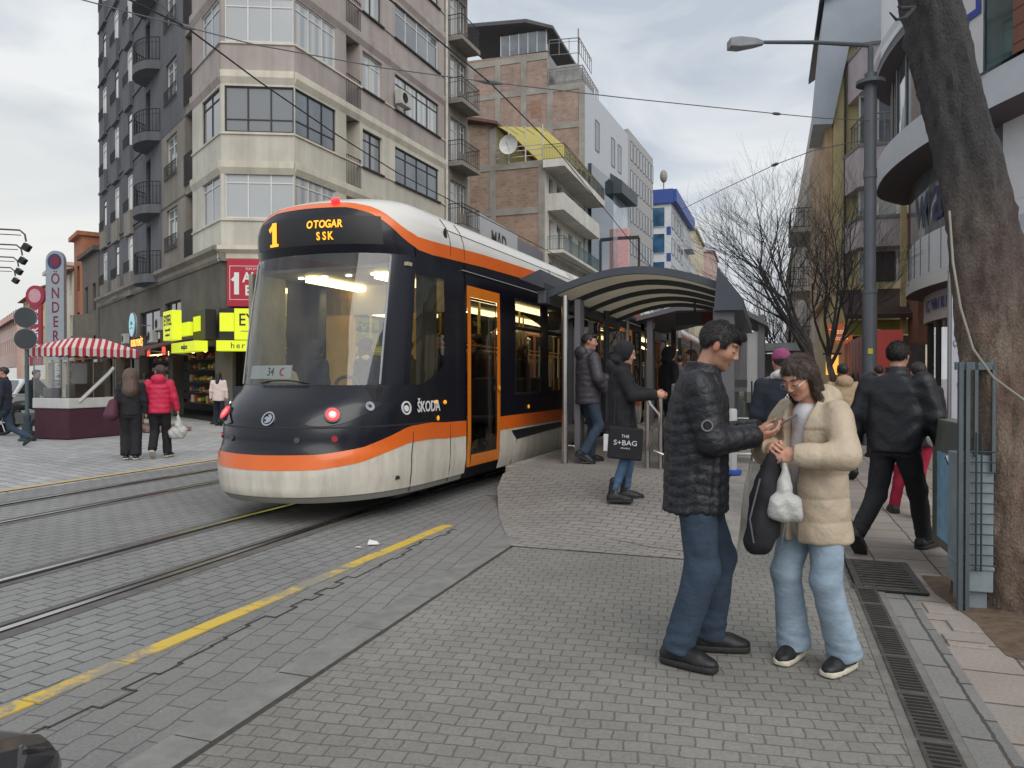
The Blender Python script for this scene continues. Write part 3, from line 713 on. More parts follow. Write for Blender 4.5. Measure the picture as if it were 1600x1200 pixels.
# ---------------- corner apartment block
CA, CB = Vector((-17.18,20.65)), Vector((-14.99,21.6))
dirf = Vector((sin(R(3.2)), cos(R(3.2)))); CC = CB+dirf*11.2
dird = Vector((-sin(R(56.9)), cos(R(56.9)))); CD = CA+dird*21.3
blk_r = bld('apartment_block', (-20,28), 'tall corner apartment block with grey side wall and mauve and cream upper floors', 'building')
mauve = mat('plaster mauve', hx(168,158,154), .9, var=.13, scale=.5, bump=.15); cream = mat('plaster cream', hx(198,194,182), .9, var=.13, scale=.5, bump=.15)
mauveS = mauve; slate = mat('plaster slate', hx(98,99,104), .9, var=.2, scale=.4, bump=.2); slate2 = mat('plaster slate brown', hx(136,130,122), .9, var=.22, scale=.5, bump=.2)
trim = mat('plaster trim', hx(206,200,184), .85, var=.12, scale=.8)
sills = [6.8, 9.66, 12.65, 15.6, 18.55, 21.5]
TOP = 24.4
def zof(i): return cream if i < 2 else mauve
# base wall lines
Ff = Fac(CB, CC, blk_r); Fc = Fac(CA, CB, blk_r); Fd = Fac(CD, CA, blk_r)
# set-back core walls (0.55 m behind the bays) and protruding bays above 5.5 m
DB = .55
for i, s_ in enumerate(sills):
    m = zof(i); za = s_-1.35 if i else 5.85; zb = s_+1.62 if i < 5 else TOP
    # chamfer bay
    o = [(.12, Fc.L-.02, s_, s_+1.52)]
    wallm(Fc, 0, Fc.L, za, zb, o, m); f_ = fb if i == 1 else fw
    win(Fc, *o[0], f_, pc if i != 1 else pcd, 3 if i!=1 else 3, .28 if i == 1 else .78, d=-.10)
    # front: bay A 0..3.1, recess 3.1..4.0 , window part 4.0..6.4, bay B 6.4..11.2
    oa = [(.05,2.35,s_,s_+1.52)]; wallm(Ff, 0, 3.0, za, zb, oa, m); win(Ff, *oa[0], f_, pc if i!=1 else pm, 3, .78 if i!=1 else .3, d=-.1)
    ob = [(4.1,5.5,s_-.05,s_+1.42)]; wallm(Ff, 3.9, 6.1, za, zb, ob, m); win(Ff, *ob[0], fw if i in (2,4) else fb, pcd if i < 2 else pc, 2, .75, sill=fb)
    oc = [(6.5,10.4,s_-.05,s_+1.42)]; wallm(Ff, 6.1, 11.0, za, zb, oc, m); win(Ff, *oc[0], fb if i in (1,2,4) else fw, pm if i%2 else pc, 4, .75, sill=fb, d=-.12)
    # recess with french balcony
    mb = Ff.mb(); mb.quad((3.0,-DB,za),(3.9,-DB,za),(3.9,-DB,zb),(3.0,-DB,zb)); mb.quad((3.0,0,za),(3.0,-DB,za),(3.0,-DB,zb),(3.0,0,zb)); mb.quad((3.9,-DB,za),(3.9,0,za),(3.9,0,zb),(3.9,-DB,zb))
    mb.box(3.002,3.898,-DB,-.03,s_-1.32,s_-1.0); mb.build('recess', m, blk_r, fix=False)
    mb = Ff.mb(); railing(mb, [(3.0,.02),(3.93,.02)], s_-1.0, 1.12, .1, .012); r_ = mb.build('balcony_railing', iron, blk_r, fix=False)
    # projecting band (cornice) at each storey, stepped
    for F_, a, b in ((Fc,-.0,Fc.L),(Ff,0,11.0)):
        mb = F_.mb(); z = s_-.98
        e0 = 0
        mb.prismT([(.001,z-.42),(.10,z-.22),(.10,z),(.001,z)], lambda p,q,u: (u,p,q), a, b) if i else None
        if i: mb.build('cornice', trim if i < 3 else m, blk_r, fix=False)
        mb = F_.mb(); mb.box(a, b, .002, .05, s_-.09, s_-.03); mb.build('sill_band', trim if i < 3 else m, blk_r, fix=False)
# junction details: pipe, side balconies at far end of the front
mb = Ff.mb(); mb.cyl((11.05,.08,5.4),(11.05,.08,TOP),.07,n=8); mb.build('downpipe', mat('pipe pale', hx(190,186,176), .6), blk_r)
Fe = Fac(CC, CC+dirf*2.3, blk_r)
wallm(Fe, 0, 2.3, 5.4, TOP, [(.4,1.3,s_-.8,s_+1.3) for s_ in sills]+[(1.35,2.1,s_-.1,s_+1.3) for s_ in sills], slate2)
for i, s_ in enumerate(sills):
    win(Fe, .4,1.3,s_-.8,s_+1.3, fw, pc, 1, .75); win(Fe, 1.35,2.1,s_-.1,s_+1.3, fw, pm, 2, .75); balcony(Fe, .15, 2.2, s_-.95, .75, slate2, 1.0, t=.2)
# ---- side (slate) facade; u from far end (0) to the corner (21.3)
LD = Fd.L
for i, s_ in enumerate(sills):
    za = s_-1.35 if i else 5.85; zb = s_+1.62 if i < 5 else TOP
    cols = [(1.2,2.1),(4.3,5.2),(7.3,8.2)]
    ops = [(a,b,s_-.1-.1*k,s_+1.35) for k,(a,b) in enumerate(cols)]
    wallm(Fd, 0, 10.4, za, zb, ops, slate)
    for k,o in enumerate(ops):
        win(Fd, *o, fw if (i+k)%3 != 1 else fb, [plit,pc,plit][(i+k)%3], 1, .75, d=-.05, w=.07)  # pale panes: sky reflection painted into the pane colour, along with white curtains
        mb = Fd.mb(); mb.box(o[0]-.25,o[1]+.25,.003,.16,o[2]-1.15,o[2]-.06); mb.build('spandrel', slate2 if i < 2 else slate, blk_r, fix=False)
        mb = Fd.mb(); railing(mb, [(o[0]-.15,.2),(o[1]+.15,.2)], s_-.35, .5, .1, .008, .014); mb.build('window_guard', iron, blk_r, fix=False)
    # curved balcony bay
    ops2 = [(10.9,11.7,s_-.8,s_+1.3)]
    wallm(Fd, 10.4, 13.6, za, zb, ops2, slate); win(Fd, *ops2[0], fb, pm, 1, .8)
    n = 10; mb = Fd.mb(); poly = [(10.8+2.6*k/n, .75*sin(pi*k/n)**.45) for k in range(n+1)]
    pl = [(p[0], max(0,p[1])) for p in poly]
    mb.prism(pl[::-1], s_-1.35, s_-1.0); bo = mb.build('balcony', slate, blk_r)
    mb = Fd.mb(); railing(mb, [(p[0],max(.03,p[1]-.05)) for p in pl], s_-1.0, .95, .13, .012); mb.build('railing', iron, bo, fix=False)
    # bay with windows, recess, bay at the corner
    o3 = [(14.3,15.9,s_-.05,s_+1.4)]; wallm(Fd, 13.6, 17.0, za, zb, o3, slate2 if i < 2 else slate, d0=.0)
    win(Fd, *o3[0], fw, pcd, 2, .75, d=-.14); mb = Fd.mb(); railing(mb, [(14.2,.06),(16.0,.06)], s_-.3, .6, .12, .01); mb.build('window_guard', iron, blk_r, fix=False)
    mb = Fd.mb(); mb.quad((17,-DB,za),(18,-DB,za),(18,-DB,zb),(17,-DB,zb)); mb.quad((17,0,za),(17,-DB,za),(17,-DB,zb),(17,0,zb)); mb.quad((18,-DB,za),(18,0,za),(18,0,zb),(18,-DB,zb)); mb.box(17.002,17.998,-DB,-.03,s_-1.3,s_-1.0); mb.build('recess', slate2, blk_r, fix=False)
    mb = Fd.mb(); railing(mb, [(17.0,.03),(18.0,.03)], s_-1.0, 1.15, .12, .014); mb.build('balcony_railing', iron, blk_r, fix=False)
    m = cream if i < 2 else mauve
    o4 = [(19.2,LD-.12,s_,s_+1.52)]; wallm(Fd, 18, LD, za, zb, o4, m); win(Fd, *o4[0], fb if i == 1 else fw, pcd, 2, .78, d=-.1)
    mb = Fd.mb(); z = s_-.98
    if i: mb.prismT([(.001,z-.42),(.10,z-.22),(.10,z),(.001,z)], lambda p,q,u: (u,p,q), 18, LD)
    if i: mb.build('cornice', m, blk_r, fix=False)
    mb = Fd.mb(); mb.box(18, LD, .002,.05,s_-.09,s_-.03); mb.build('sill_band', m, blk_r, fix=False)
    mb = Fd.mb(); mb.box(0,10.4,.002,.06,s_-1.1,s_-.98) ; mb.build('string_course', slate, blk_r, fix=False)
# first-floor cornice ring, wrap-around (projects over the shops)
for F_, a, b, mm in ((Fd,0,LD+.2,slate2),(Fc,-.1,Fc.L+.1,trim),(Ff,0,13.5,trim)):
    mb = F_.mb(); mb.prismT([(-.5,5.35),(.05,5.35),(.12,5.45),(.12,5.6),(.28,5.72),(.28,5.85),(-.5,5.85)], lambda p,q,u: (u,p,q), a, b); mb.build('cornice', mm, blk_r)
mb = MB(); mb.X = Matrix.Translation(-blk_r.location)
CE = CC+dirf*2.3
mb.prism([tuple(v) for v in (CA+Vector((.25,.3)), CB+Vector((-.3,.3)), CC+Vector((-.4,0)), CE+Vector((-.4,0)), CE+Vector((-14,0)), CD+Vector((2,4)), CD+Vector((.4,.4)))][::-1], TOP-.3, TOP); 
mb.build('roof', slate, blk_r)
mb = MB(); mb.X = Matrix.Translation(-blk_r.location); mb.box(-17.5,-16,30,35.8,0,TOP); mb.build('core_wall', slate2, blk_r)
mb = Fac(CE, CE+Vector((-10,0)), blk_r).mb(); mb.quad((0,0,0),(10,0,0),(10,0,TOP),(0,0,TOP)); mb.build('party_wall', slate2, blk_r, fix=False)
mb = Fac(CD+Vector((6,9)), CD, blk_r).mb(); mb.quad((0,0,0),(10.8,0,0),(10.8,0,TOP),(0,0,TOP)); mb.build('rear_wall', slate, blk_r, fix=False)
# ground and mezzanine: pilasters, dark shop interiors with goods
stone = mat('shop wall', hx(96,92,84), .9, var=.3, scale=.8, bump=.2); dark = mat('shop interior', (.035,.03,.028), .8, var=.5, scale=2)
goods_w = mat('shop lamp warm', (.9,.6,.25), .5, var=0, emit=(1,.62,.25), estr=4.5); cool = mat('shop lamp white', (.9,.9,.9), .5, var=0, emit=(.9,.97,1), estr=6)
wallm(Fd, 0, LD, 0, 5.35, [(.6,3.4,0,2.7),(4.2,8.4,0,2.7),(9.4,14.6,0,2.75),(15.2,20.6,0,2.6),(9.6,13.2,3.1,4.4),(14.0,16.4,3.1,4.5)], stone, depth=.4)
for a,b,c,d_ in ((9.6,13.2,3.1,4.4),(14.0,16.4,3.1,4.5)): win(Fd, a,b,c,d_, fb, pd, 2)
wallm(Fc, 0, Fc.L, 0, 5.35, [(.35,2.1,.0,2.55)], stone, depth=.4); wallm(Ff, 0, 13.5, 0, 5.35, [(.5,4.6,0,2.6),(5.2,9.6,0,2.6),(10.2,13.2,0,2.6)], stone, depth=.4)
for F_, L0 in ((Fd, LD),(Fc,Fc.L),(Ff,13.5)):
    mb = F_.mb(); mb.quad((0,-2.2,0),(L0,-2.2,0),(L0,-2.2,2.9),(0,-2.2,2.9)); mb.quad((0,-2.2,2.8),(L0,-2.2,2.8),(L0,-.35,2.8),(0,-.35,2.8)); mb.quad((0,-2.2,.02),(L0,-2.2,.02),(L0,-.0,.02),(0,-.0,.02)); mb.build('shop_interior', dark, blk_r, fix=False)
random.seed(11)
gc = [hx(150,110,60),hx(170,60,40),hx(190,150,50),hx(90,110,50),hx(200,170,110),hx(120,60,40),hx(60,60,110),hx(210,200,170)]
gm_ = [mat('goods %d'%i, c, .6, var=.3, scale=20) for i,c in enumerate(gc)]
def goods(F_, u0, u1, zs, d, name='shop_shelves'):
    mb = F_.mb()
    for z in zs:
        mb.cur = 8; mb.box(u0,u1,d-.3,d,z-.03,z)
        u = u0+.05
        while u < u1-.2:
            w_ = random.uniform(.12,.42); h = random.uniform(.10,.30); mb.cur = random.randrange(8)
            if random.random()<.7: mb.ball((u+w_/2,d-.15,z+h*.45),w_*.5,8,6,(1,.8,h/w_*.9))
            else: mb.box(u,u+w_*.9,d-.28,d-.05,z,z+h)
            u += w_
    return mb.build(name, gm_+[fb], F_.root, fix=False)
for u0,u1 in ((9.6,11.4),(11.6,14.4),(15.4,17.6),(17.8,20.4)): goods(Fd, u0, u1, (.55,.95,1.35,1.8,2.2), -.45)
goods(Ff, .7, 4.4, (.5,1.0,1.5,2.0), -1.2); goods(Fc, .45, 2.0, (.5,1.0,1.5,2.0), -1.2)
mb = Fd.mb()
for u in (10.2,12.2,13.6,15.8,17.4,19.6): mb.ball((u,-.6,2.55),.09,10,6)
mb.build('shop_lamps', goods_w, blk_r, fix=False)
mb = Ff.mb()
for u in (1.2,2.4,3.6,6,8,11,12.5): mb.box(u-.3,u+.3,-.9,-.7,2.6,2.66)
mb.build('shop_lamps', cool, blk_r, fix=False)
mb = Ff.mb(); mb.box(.6,4.5,-1.6,-1.5,.4,2.4); mb.build('lit_display_wall', mat('display wall', (.5,.45,.25), .5, emit=(1,.9,.5), estr=.9), blk_r, fix=False)
# air conditioners
ac_unit(Ff, 6.75, 12.75, .06, 'white air conditioner high on the mauve front wall beside a window')
ac_unit(Fd, 14.2, 3.4, .05, 'grimy air conditioner above the shops on the grey side wall, higher of two', .9)
ac_unit(Fd, 12.9, 2.95, .05, 'grimy air conditioner above the shops on the grey side wall, lower of two', .9)
ac_unit(Fd, 7.6, 3.1, .05, 'small air conditioner on the grey side wall left of the round sign', .8)
# ---------------- shop signs (each lifts away: things of their own)
yel = mat('sign yellow lit', (.55,.60,.015), .5, var=0, emit=(.82,.93,.03), estr=.38); sblk = mat('sign black', (.015,.014,.012), .5, var=.1)
def sign_box(name, F, u0, u1, z0, z1, d0, d1, m, label, cat='shop sign', bevel=.01):
    r = empty(name, tuple(F.p0+F.u*((u0+u1)/2)+F.n*d0+Vector((0,0,z0))), atan2(F.u.y,F.u.x), label, cat)
    w_ = (u1-u0)/2; mb = MB(); mb.box(-w_,w_,-(d1-d0),0,0,z1-z0); mb.build('panel', m, r, bevel=bevel); return r, w_, z1-z0, d1-d0
def stext(r, s, size, m, x, z, d, name='lettering', **k): return text(name, s, size, m, frame_mw((x,-d-.004,z),(1,0,0),(0,0,1)), r, ext=.006, **k)
def slab(r, x0,x1,z0,z1,d0,d1,m,name): mb = MB(); mb.box(x0,x1,-d1,-d0,z0,z1); return mb.build(name, m, r)
# black fascia round the corner with yellow boxes
r,w_,h,d = sign_box('shop_fascia', Fc, .1, 2.75, 2.75, 3.75, .25, .6, sblk, 'black shop fascia with yellow lit panels across the chamfered corner')
slab(r,-1.30,-.85,.25,.85,d,d+.03,yel,'yellow_panel'); slab(r,-.80,.66,-.02,.98,d,d+.16,yel,'yellow_panel'); stext(r,'EYFEL',.56,sblk,-.07,.60,d+.16,sx=.84,bold=.004); slab(r,-.6,.46,.24,.26,d+.16,d+.166,sblk,'rule'); slab(r,.7,1.2,.25,.85,d,d+.03,yel,'yellow_panel')
r,w_,h,d = sign_box('shop_sign', Fc, .05, 2.75, 2.36, 2.70, .3, .75, yel, 'narrow yellow lit sign lettered her under the black corner fascia')
stext(r,'her t\u00fcrl\u00fc',.27,sblk,-.25,.17,d,spacing=1.3)
r,w_,h,d = sign_box('shop_fascia', Ff, .35, 5.8, 2.75, 3.75, .25, .6, sblk, 'black shop fascia with one yellow lettered panel behind the windscreen')
slab(r,-.6,1.0,.0,.96,d,d+.12,yel,'yellow_panel'); stext(r,'EYFEL',.56,sblk,.2,.58,d+.12,sx=.8,bold=.004)
r,w_,h,d = sign_box('shop_sign', Ff, .4, 5.8, 2.36, 2.70, .3, .7, yel, 'long narrow yellow lit sign on the street front beside the tram')
r,w_,h,d = sign_box('shop_fascia', Fd, 20.0, LD+.1, 2.75, 3.75, .2, .55, sblk, 'short black shop fascia on the grey side next to the corner')
slab(r,-.55,.2,.3,.8,d,d+.03,yel,'yellow_panel')
r,w_,h,d = sign_box('shop_sign', Fd, 18.6, 21.5, 2.36, 2.70, .5, .9, yel, 'narrow yellow lit sign under the square sign on the grey side')
stext(r,'ma\u011faza',.24,sblk,.2,.17,d)
r,w_,h,d = sign_box('shop_sign', Fd, 18.0, 20.0, 2.95, 3.4, .5, .7, yel, 'yellow lit band behind the square sign on the grey side')
r,w_,h,d = sign_box('shop_sign', Fd, 18.75, 19.95, 2.78, 3.78, .9, 1.2, yel, 'square yellow lit sign jutting out over the grey side pavement')
stext(r,'EYFEL',.50,sblk,0,.66,d,sx=.78,bold=.008); stext(r,'kozmetik',.15,sblk,0,.35,d,sx=1.2); stext(r,'ma\u011fazas\u0131',.13,sblk,0,.18,d,sx=1.2)
red = mat('banner red', hx(176,34,58), .6, var=.12, scale=1.5); wl = mat('sign white', (.72,.72,.7), .6, var=0)
r,w_,h,d = sign_box('banner', Fc, .22, 2.72, 3.85, 5.42, .1, .14, red, 'red banner with white lettering above the black corner fascia')
stext(r,'1',.98,wl,-.94,.72,d,bold=.03); mb = MB(); mb.prismT([(-1.12,.88),(-.96,1.06),(-.90,.98),(-1.04,.82)], lambda p,q,u:(p,u,q), -d-.012, -d-.002); mb.build('numeral_flag', wl, r); stext(r,'ALANA',.46,wl,-.10,.95,d,bold=.012,sx=.85); stext(r,'BEDAVA',.46,wl,.06,.52,d,bold=.012,sx=.85); stext(r,'T\u00dcM EYFEL \u00dcR\u00dcNLER\u0130NDE',.11,wl,0,1.24,d); stext(r,'EYFEL',.17,wl,.0,1.46,d)
slab(r,-1.15,1.15,.22,.235,d,d+.006,wl,'outline'); slab(r,-1.15,1.15,1.33,1.345,d,d+.006,wl,'outline'); slab(r,-1.165,-1.15,.22,1.345,d,d+.006,wl,'outline')
# round pale blue sign
def round_sign(F, u, z, rad, m, label, s=None, d=.7):
    r = empty('round_sign', tuple(F.p0+F.u*u+F.n*d+Vector((0,0,z))), atan2(F.u.y,F.u.x), label, 'shop sign')
    mb = MB(); mb.lathe([(rad,-.06),(rad,.06)], (0,0,0), 28, 'y'); mb.build('disc', m, r, smooth=40)
    mb = MB(); mb.lathe([(rad*1.06,-.04),(rad*1.06,.04)], (0,0,0), 28, 'y'); mb.build('rim', fg, r, smooth=40)
    mb = MB(); mb.box(-.02,.02,.07,d,-.02,.02); mb.build('arm', fg, r)
    if s:
        text('lettering', s, rad*.5, mat('teal lettering', hx(40,110,120), .5, var=0), frame_mw((0,-.066,rad*.15),(1,0,0),(0,0,1)), r, ext=.004)
        mb = MB(); mb.tube([(-rad*.55,-.066,-rad*.35),(0,-.066,-rad*.2),(rad*.6,-.066,-rad*.35)],.012,5); mb.build('underline', _M['teal lettering'], r)
    return r
round_sign(Fd, 11.6, 3.75, .50, mat('sign pale blue', (.30,.55,.62), .5, var=.1, emit=(.35,.65,.72), estr=.35), 'round pale blue sign with thin script jutting from the grey side wall', 'Lale')
# orange lit lettering sign
r,w_,h,d = sign_box('lit_sign', Fd, 9.6, 12.6, 2.75, 3.25, .35, .45, dark, 'dark sign with glowing orange letters above the awning')
stext(r,'KURUYEM\u0130\u015e',.42,mat('neon orange', (.9,.3,.05), .5, var=0, emit=(1,.32,.06), estr=2.0),0,.25,d,sx=.95,bold=.006)
# brown awning
aw = empty('awning', tuple(Fd.p0+Fd.u*15+Vector((0,0,2.9))), atan2(Fd.u.y,Fd.u.x), 'brown sloping awning over the produce shop, left of the yellow signs', 'awning')
mb = MB(); mb.prismT([(0,0),(0,.05),(-1.7,-.40),(-1.7,-.46)], lambda p,q,u: (u,p,q), -4.6, 3.3); mb.build('cover', mat('awning brown', hx(84,58,58), .8, var=.2), aw)
mb = MB(); mb.box(-4.6,3.3,-1.73,-1.69,-.62,-.40); mb.build('valance', mat('awning valance', hx(104,78,74), .8, var=.2), aw)
mb = MB()
for u in (-4.5,-1.8,.8,3.2): mb.cyl((u,-.05,-.6),(u,-1.66,-.44),.02,n=6)
mb.build('arm', fg, aw)
r,w_,h,d = sign_box('lit_sign', Fd, 15.6, 18.2, 2.3, 2.62, .9, 1.0, dark, 'dark box sign with red glowing ends hanging under the awning')
rg = mat('red glow', (.8,.05,.04), .5, var=0, emit=(1,.08,.05), estr=1.4)
slab(r,-1.3,-.95,.02,.3,d,d+.03,rg,'red_end'); slab(r,.95,1.3,.02,.3,d,d+.03,rg,'red_end'); slab(r,-.9,.9,.02,.05,d,d+.02,goods_w,'lamp_tube')
# ---------------- low white shop beyond the block
r = bld('shop_building', (-16,42), 'low building with white panelled fascia lettered MAD and grey panels, beyond the corner block')
F = Fac((-14.3,36.0),(-14.3,48.7), r); pw = mat('panel white', hx(176,176,178), .5, var=.08); pgm = mat('panel grey', hx(112,110,116), .5, var=.12)
mb = F.mb(); mb.box(0,7.2,-.3,0,6.5,10.1); mb.build('panel', pw, r, fix=False); mb = F.mb(); mb.box(7.2,12.7,-.3,-.02,5.0,9.9); mb.build('grey_panel', pgm, r, fix=False)
mb = F.mb(); mb.box(0,12.7,-9,-.35,0,9.8); mb.build('wall', slate2, r, fix=False)
mb = F.mb()
for z in (7.3,8.7): mb.box(0,12.7,.003,.012,z,z+.04)
mb.build('panel_joint', blk, r, fix=False)
text('lettering', 'M\u039bD', 1.15, sblk, F.mw(3.9, 9.1, .02), r, sx=1.0, bold=.02); text('small_lettering', 'M A D', .22, sblk, F.mw(3.9, 8.35, .02), r)
# ---------------- low brick house with terrace
brk = NT('old brick'); 
def brick_mat(name, c1, c2, mort, sc_=1):
    t = NT(name); br = t.node('ShaderNodeTexBrick'); 
    cmb = t.node('ShaderNodeCombineXYZ'); sp = t.node('ShaderNodeSeparateXYZ'); t.link(t.coord(), sp.inputs[0])
    ad = t.node('ShaderNodeMath', operation='ADD'); t.link(sp.outputs[0], ad.inputs[0]); t.link(sp.outputs[1], ad.inputs[1]); t.link(ad.outputs[0], cmb.inputs[0]); t.link(sp.outputs[2], cmb.inputs[1]); t.link(cmb.outputs[0], br.inputs['Vector'])
    br.inputs['Scale'].default_value = 1; br.inputs['Brick Width'].default_value = .38*sc_; br.inputs['Row Height'].default_value = .2*sc_; br.inputs['Mortar Size'].default_value = .018
    br.inputs['Color1'].default_value = (*c1,1); br.inputs['Color2'].default_value = (*c2,1); br.inputs['Mortar'].default_value = (*mort,1)
    n = t.noise(.5,8,.75); c = t.mix(.8, br.outputs[0], t.ramp(n, [(.35,(.62,.62,.62)),(.7,(1.2,1.15,1.1))]), 'MULTIPLY')
    t.link(t.mix(t.ramp(t.noise(1.1,5,.7), [(.55,(0,0,0)),(.68,(.7,.7,.7))]), c, mort), t.b.inputs['Base Color']); t.b.inputs['Roughness'].default_value = .95
    _M[name] = t.m; return t.m
brkA = brick_mat('brick tan', hx(164,140,122), hx(146,120,104), hx(152,144,134)); brkB = brick_mat('brick rose', hx(168,140,126), hx(148,124,114), hx(154,148,142))
r = bld('brick_house', (-17,50), 'small brick house with yellow canopied roof terrace and white balconies')
F = Fac((-28,48.9),(-14.3,48.9), r)     # u=0 far left
mb = F.mb(); mb.quad((0,0,0),(13.7,0,0),(13.7,0,15.9),(0,0,15.9)); mb.quad((0,0,15.9),(10.0,0,15.9),(10.0,0,18.9),(0,0,19.9)); mb.build('wall', brkA, r, fix=False)
mb = F.mb()
for u in (7.9,9.8,13.3): mb.box(u,u+.45,.002,.04,2,15.9 if u > 10 else 18.6)
for z in (9.4,12.6,15.7): mb.box(0,13.7,.001,.05,z,z+.45)
mb.build('concrete_frame', conc, r, fix=False)
mb = F.mb(); mb.add([(6.0,.5,19.9),(10.5,.5,18.75),(10.5,-9,18.75),(6.0,-9,19.9),(6.0,.5,20.1),(10.5,.5,18.95),(10.5,-9,18.95),(6.0,-9,20.1)],[(0,1,2,3),(4,7,6,5),(0,4,5,1),(1,5,6,2),(2,6,7,3),(3,7,4,0)]); mb.build('roof', mat('tile dark', hx(110,84,78), .9), r)
mb = F.mb(); mb.box(0,13.7,-12.5,-.02,16.0,16.15); mb.box(10.0,10.2,-12,-.02,16.15,18.8); mb.build('terrace_floor', conc, r, fix=False)
_t = NT('canopy yellow'); _t.b.inputs['Base Color'].default_value = (*hx(200,186,120),1); _tr = _t.node('ShaderNodeBsdfTranslucent'); _tr.inputs[0].default_value = (*hx(206,194,124),1); _mx = _t.node('ShaderNodeMixShader'); _mx.inputs[0].default_value=.7; _t.link(_t.b.outputs[0], _mx.inputs[1]); _t.link(_tr.outputs[0], _mx.inputs[2]); _t.link(_mx.outputs[0], _t.out.inputs[0]); ycan = _t.m; mb = F.mb()
mb.add([(10.3,.1,18.7),(13.6,.1,18.3),(13.6,-2.6,18.6),(10.3,-2.6,19.0)],[(0,1,2,3)]); mb.add([(13.6,.1,18.3),(15.0,-2.0,17.2),(15.0,-12,17.2),(13.6,-12,18.5),(10.3,-12,19.0),(10.3,-2.6,19.0),(13.6,-2.6,18.6)],[(0,1,2,6),(6,2,3),(5,6,3,4)])
mb.build('canopy', ycan, r, fix=False)
mb = F.mb()
for u in (11.2,12.4,13.6): mb.cyl((u,.05,16.1),(u,.05,18.5),.05,n=6)
for k in range(7): mb.cyl((15.0,-2-1.6*k,16.1),(15.0,-2-1.6*k,17.2),.05,n=6)
for z in (16.5,16.9,17.2): mb.cyl((10.3,.05,z),(13.6,.05,z),.035,n=5); mb.cyl((14.9,-1,z),(14.9,-12.5,z),.035,n=5)
for k in range(6): mb.cyl((10.4+.62*k,.06,18.75-.08*k),(10.4+.62*k,-2.6,19.05-.08*k),.04,n=4)
mb.build('terrace_railing', mat('rail white', (.55,.52,.46), .6), r, smooth=True)
F2 = Fac((-14.3,48.9),(-14.3,61.6), r); pale = mat('plaster pale', hx(206,204,196), .9, var=.14, scale=.6)
lv = [4.4,7.3,10.2,13.1]
ops = [(a,b,z+.15,z+2.2) for z in lv for a,b in ((1.2,2.1),(3.2,4.6),(6.5,8),(9.6,10.8))]
wallm(F2, 0, 12.7, 0, 16, ops, pale)
for k,o in enumerate(ops): win(F2, *o, fw, pcd if k%3 else pd, 1, None)
for z in lv[1:]: balcony(F2, .8, 12.3, z, 1.15, pale, .95, rail=mat('rail teal', hx(70,96,98), .5), t=.2, solid=pale if z > 12 else None)
balcony(F2, -.3, 12.7, 16.05, 1.5, pale, 1.0, t=.5, rail=iron)
mb = MB(); mb.X = Matrix.Translation(-r.location); mb.box(-28,-14.6,49.2,61.5,0,15.8); mb.build('core_wall', slate2, r)
# satellite dish: hangs on the terrace
dsh = empty('satellite_dish', (-16.6,48.4,17.2), 0, 'white satellite dish on the brick house terrace', 'satellite dish')
mb = MB(); mb.lathe([(.02,0),(.3,-.04),(.62,-.16),(.66,-.2),(.6,-.12),(.3,.02),(.02,.05)], (0,0,0), 20, 'y'); mb.build('dish', mat('dish white',(.6,.6,.58),.5), dsh, smooth=True); mb = MB(); mb.cyl((0,-.1,-.3),(.0,-.7,.05),.02,n=5); mb.cyl((0,.1,0),(0,.4,-.8),.03,n=6); mb.build('arm', fg, dsh)
# ---------------- tall unfinished brick tower with modern street front
r = bld('brick_tower', (-20,65), 'tall unfinished brick and concrete tower with roof penthouse, beside the grey modern front')
F = Fac((-34,60.4),(-14.3,60.4), r)
mb = F.mb(); mb.quad((0,0,0),(19.7,0,0),(19.7,0,25.6),(0,0,25.6)); mb.quad((0,0,25.6),(16.6,0,25.6),(16.6,0,28.5),(0,0,28.9)); mb.build('wall', brkB, r, fix=False)
mb = F.mb()
for u in (9.6,12.0,14.3,16.6,19.3): mb.box(u,u+.5,.002,.06,2,25.5 if u > 16 else 28.4)
for z in (10,13,16,19,22,25.1,27.9): mb.box(0,19.7 if z < 26 else 16.6,.001,.05,z,z+.5)
mb.build('concrete_frame', conc, r, fix=False)
for u,z in ((10.6,20.3),(13.1,17.2),(15.2,23.2)): mb = F.mb(); mb.box(u,u+.9,.003,.02,z,z+1.4); mb.build('blocked_window', mat('blockwork', hx(150,120,100), .95, var=.3, scale=3), r, fix=False)
mb = F.mb(); mb.box(12.5,16.6,-.3,.0,28.6,30.3); o = mb.build('penthouse_glass', pm, r, fix=False); 
mb = F.mb()
for k in range(6): mb.box(12.5+.8*k,12.56+.8*k,.0,.04,28.6,30.3)
mb.build('glass_frame', fw, r, fix=False)
mb = F.mb(); mb.add([(8.0,.8,31.6),(15.0,.8,31.1),(17.2,.4,30.4),(17.2,-9,30.4),(8.0,-9,32.4),(8.0,.8,31.3),(15.0,.8,30.8),(17.2,.4,30.15),(17.2,-9,30.15),(8.0,-9,32.1)],[(0,1,2,3,4),(5,9,8,7,6),(0,5,6,1),(1,6,7,2),(2,7,8,3)]); mb.build('roof', mat('roof dark', hx(84,84,88), .8), r)
mb = F.mb(); mb.quad((16.6,0,25.6),(16.6,0,28.5),(16.6,-8,28.5),(16.6,-8,25.6)); mb.box(16.7,19.5,-8,-.1,25.6,25.8); mb.box(17.2,19.2,-6,-.25,25.8,27.3); mb.build('terrace', mat('terrace grey', hx(150,150,148), .8), r, fix=False)
mb = F.mb(); railing(mb, [(16.7,.0),(19.6,.0),(19.6,-6)], 25.8, 1.2, .6, .03, .04); railing(mb, [(16.7,-.2),(19.2,-.5),(19.2,-5)], 28.2, 1.3, .7, .03, .04); mb.cyl((19.1,-.6,27.3),(19.1,-.6,30.3),.06,n=6); mb.build('terrace_railing', fg, r)
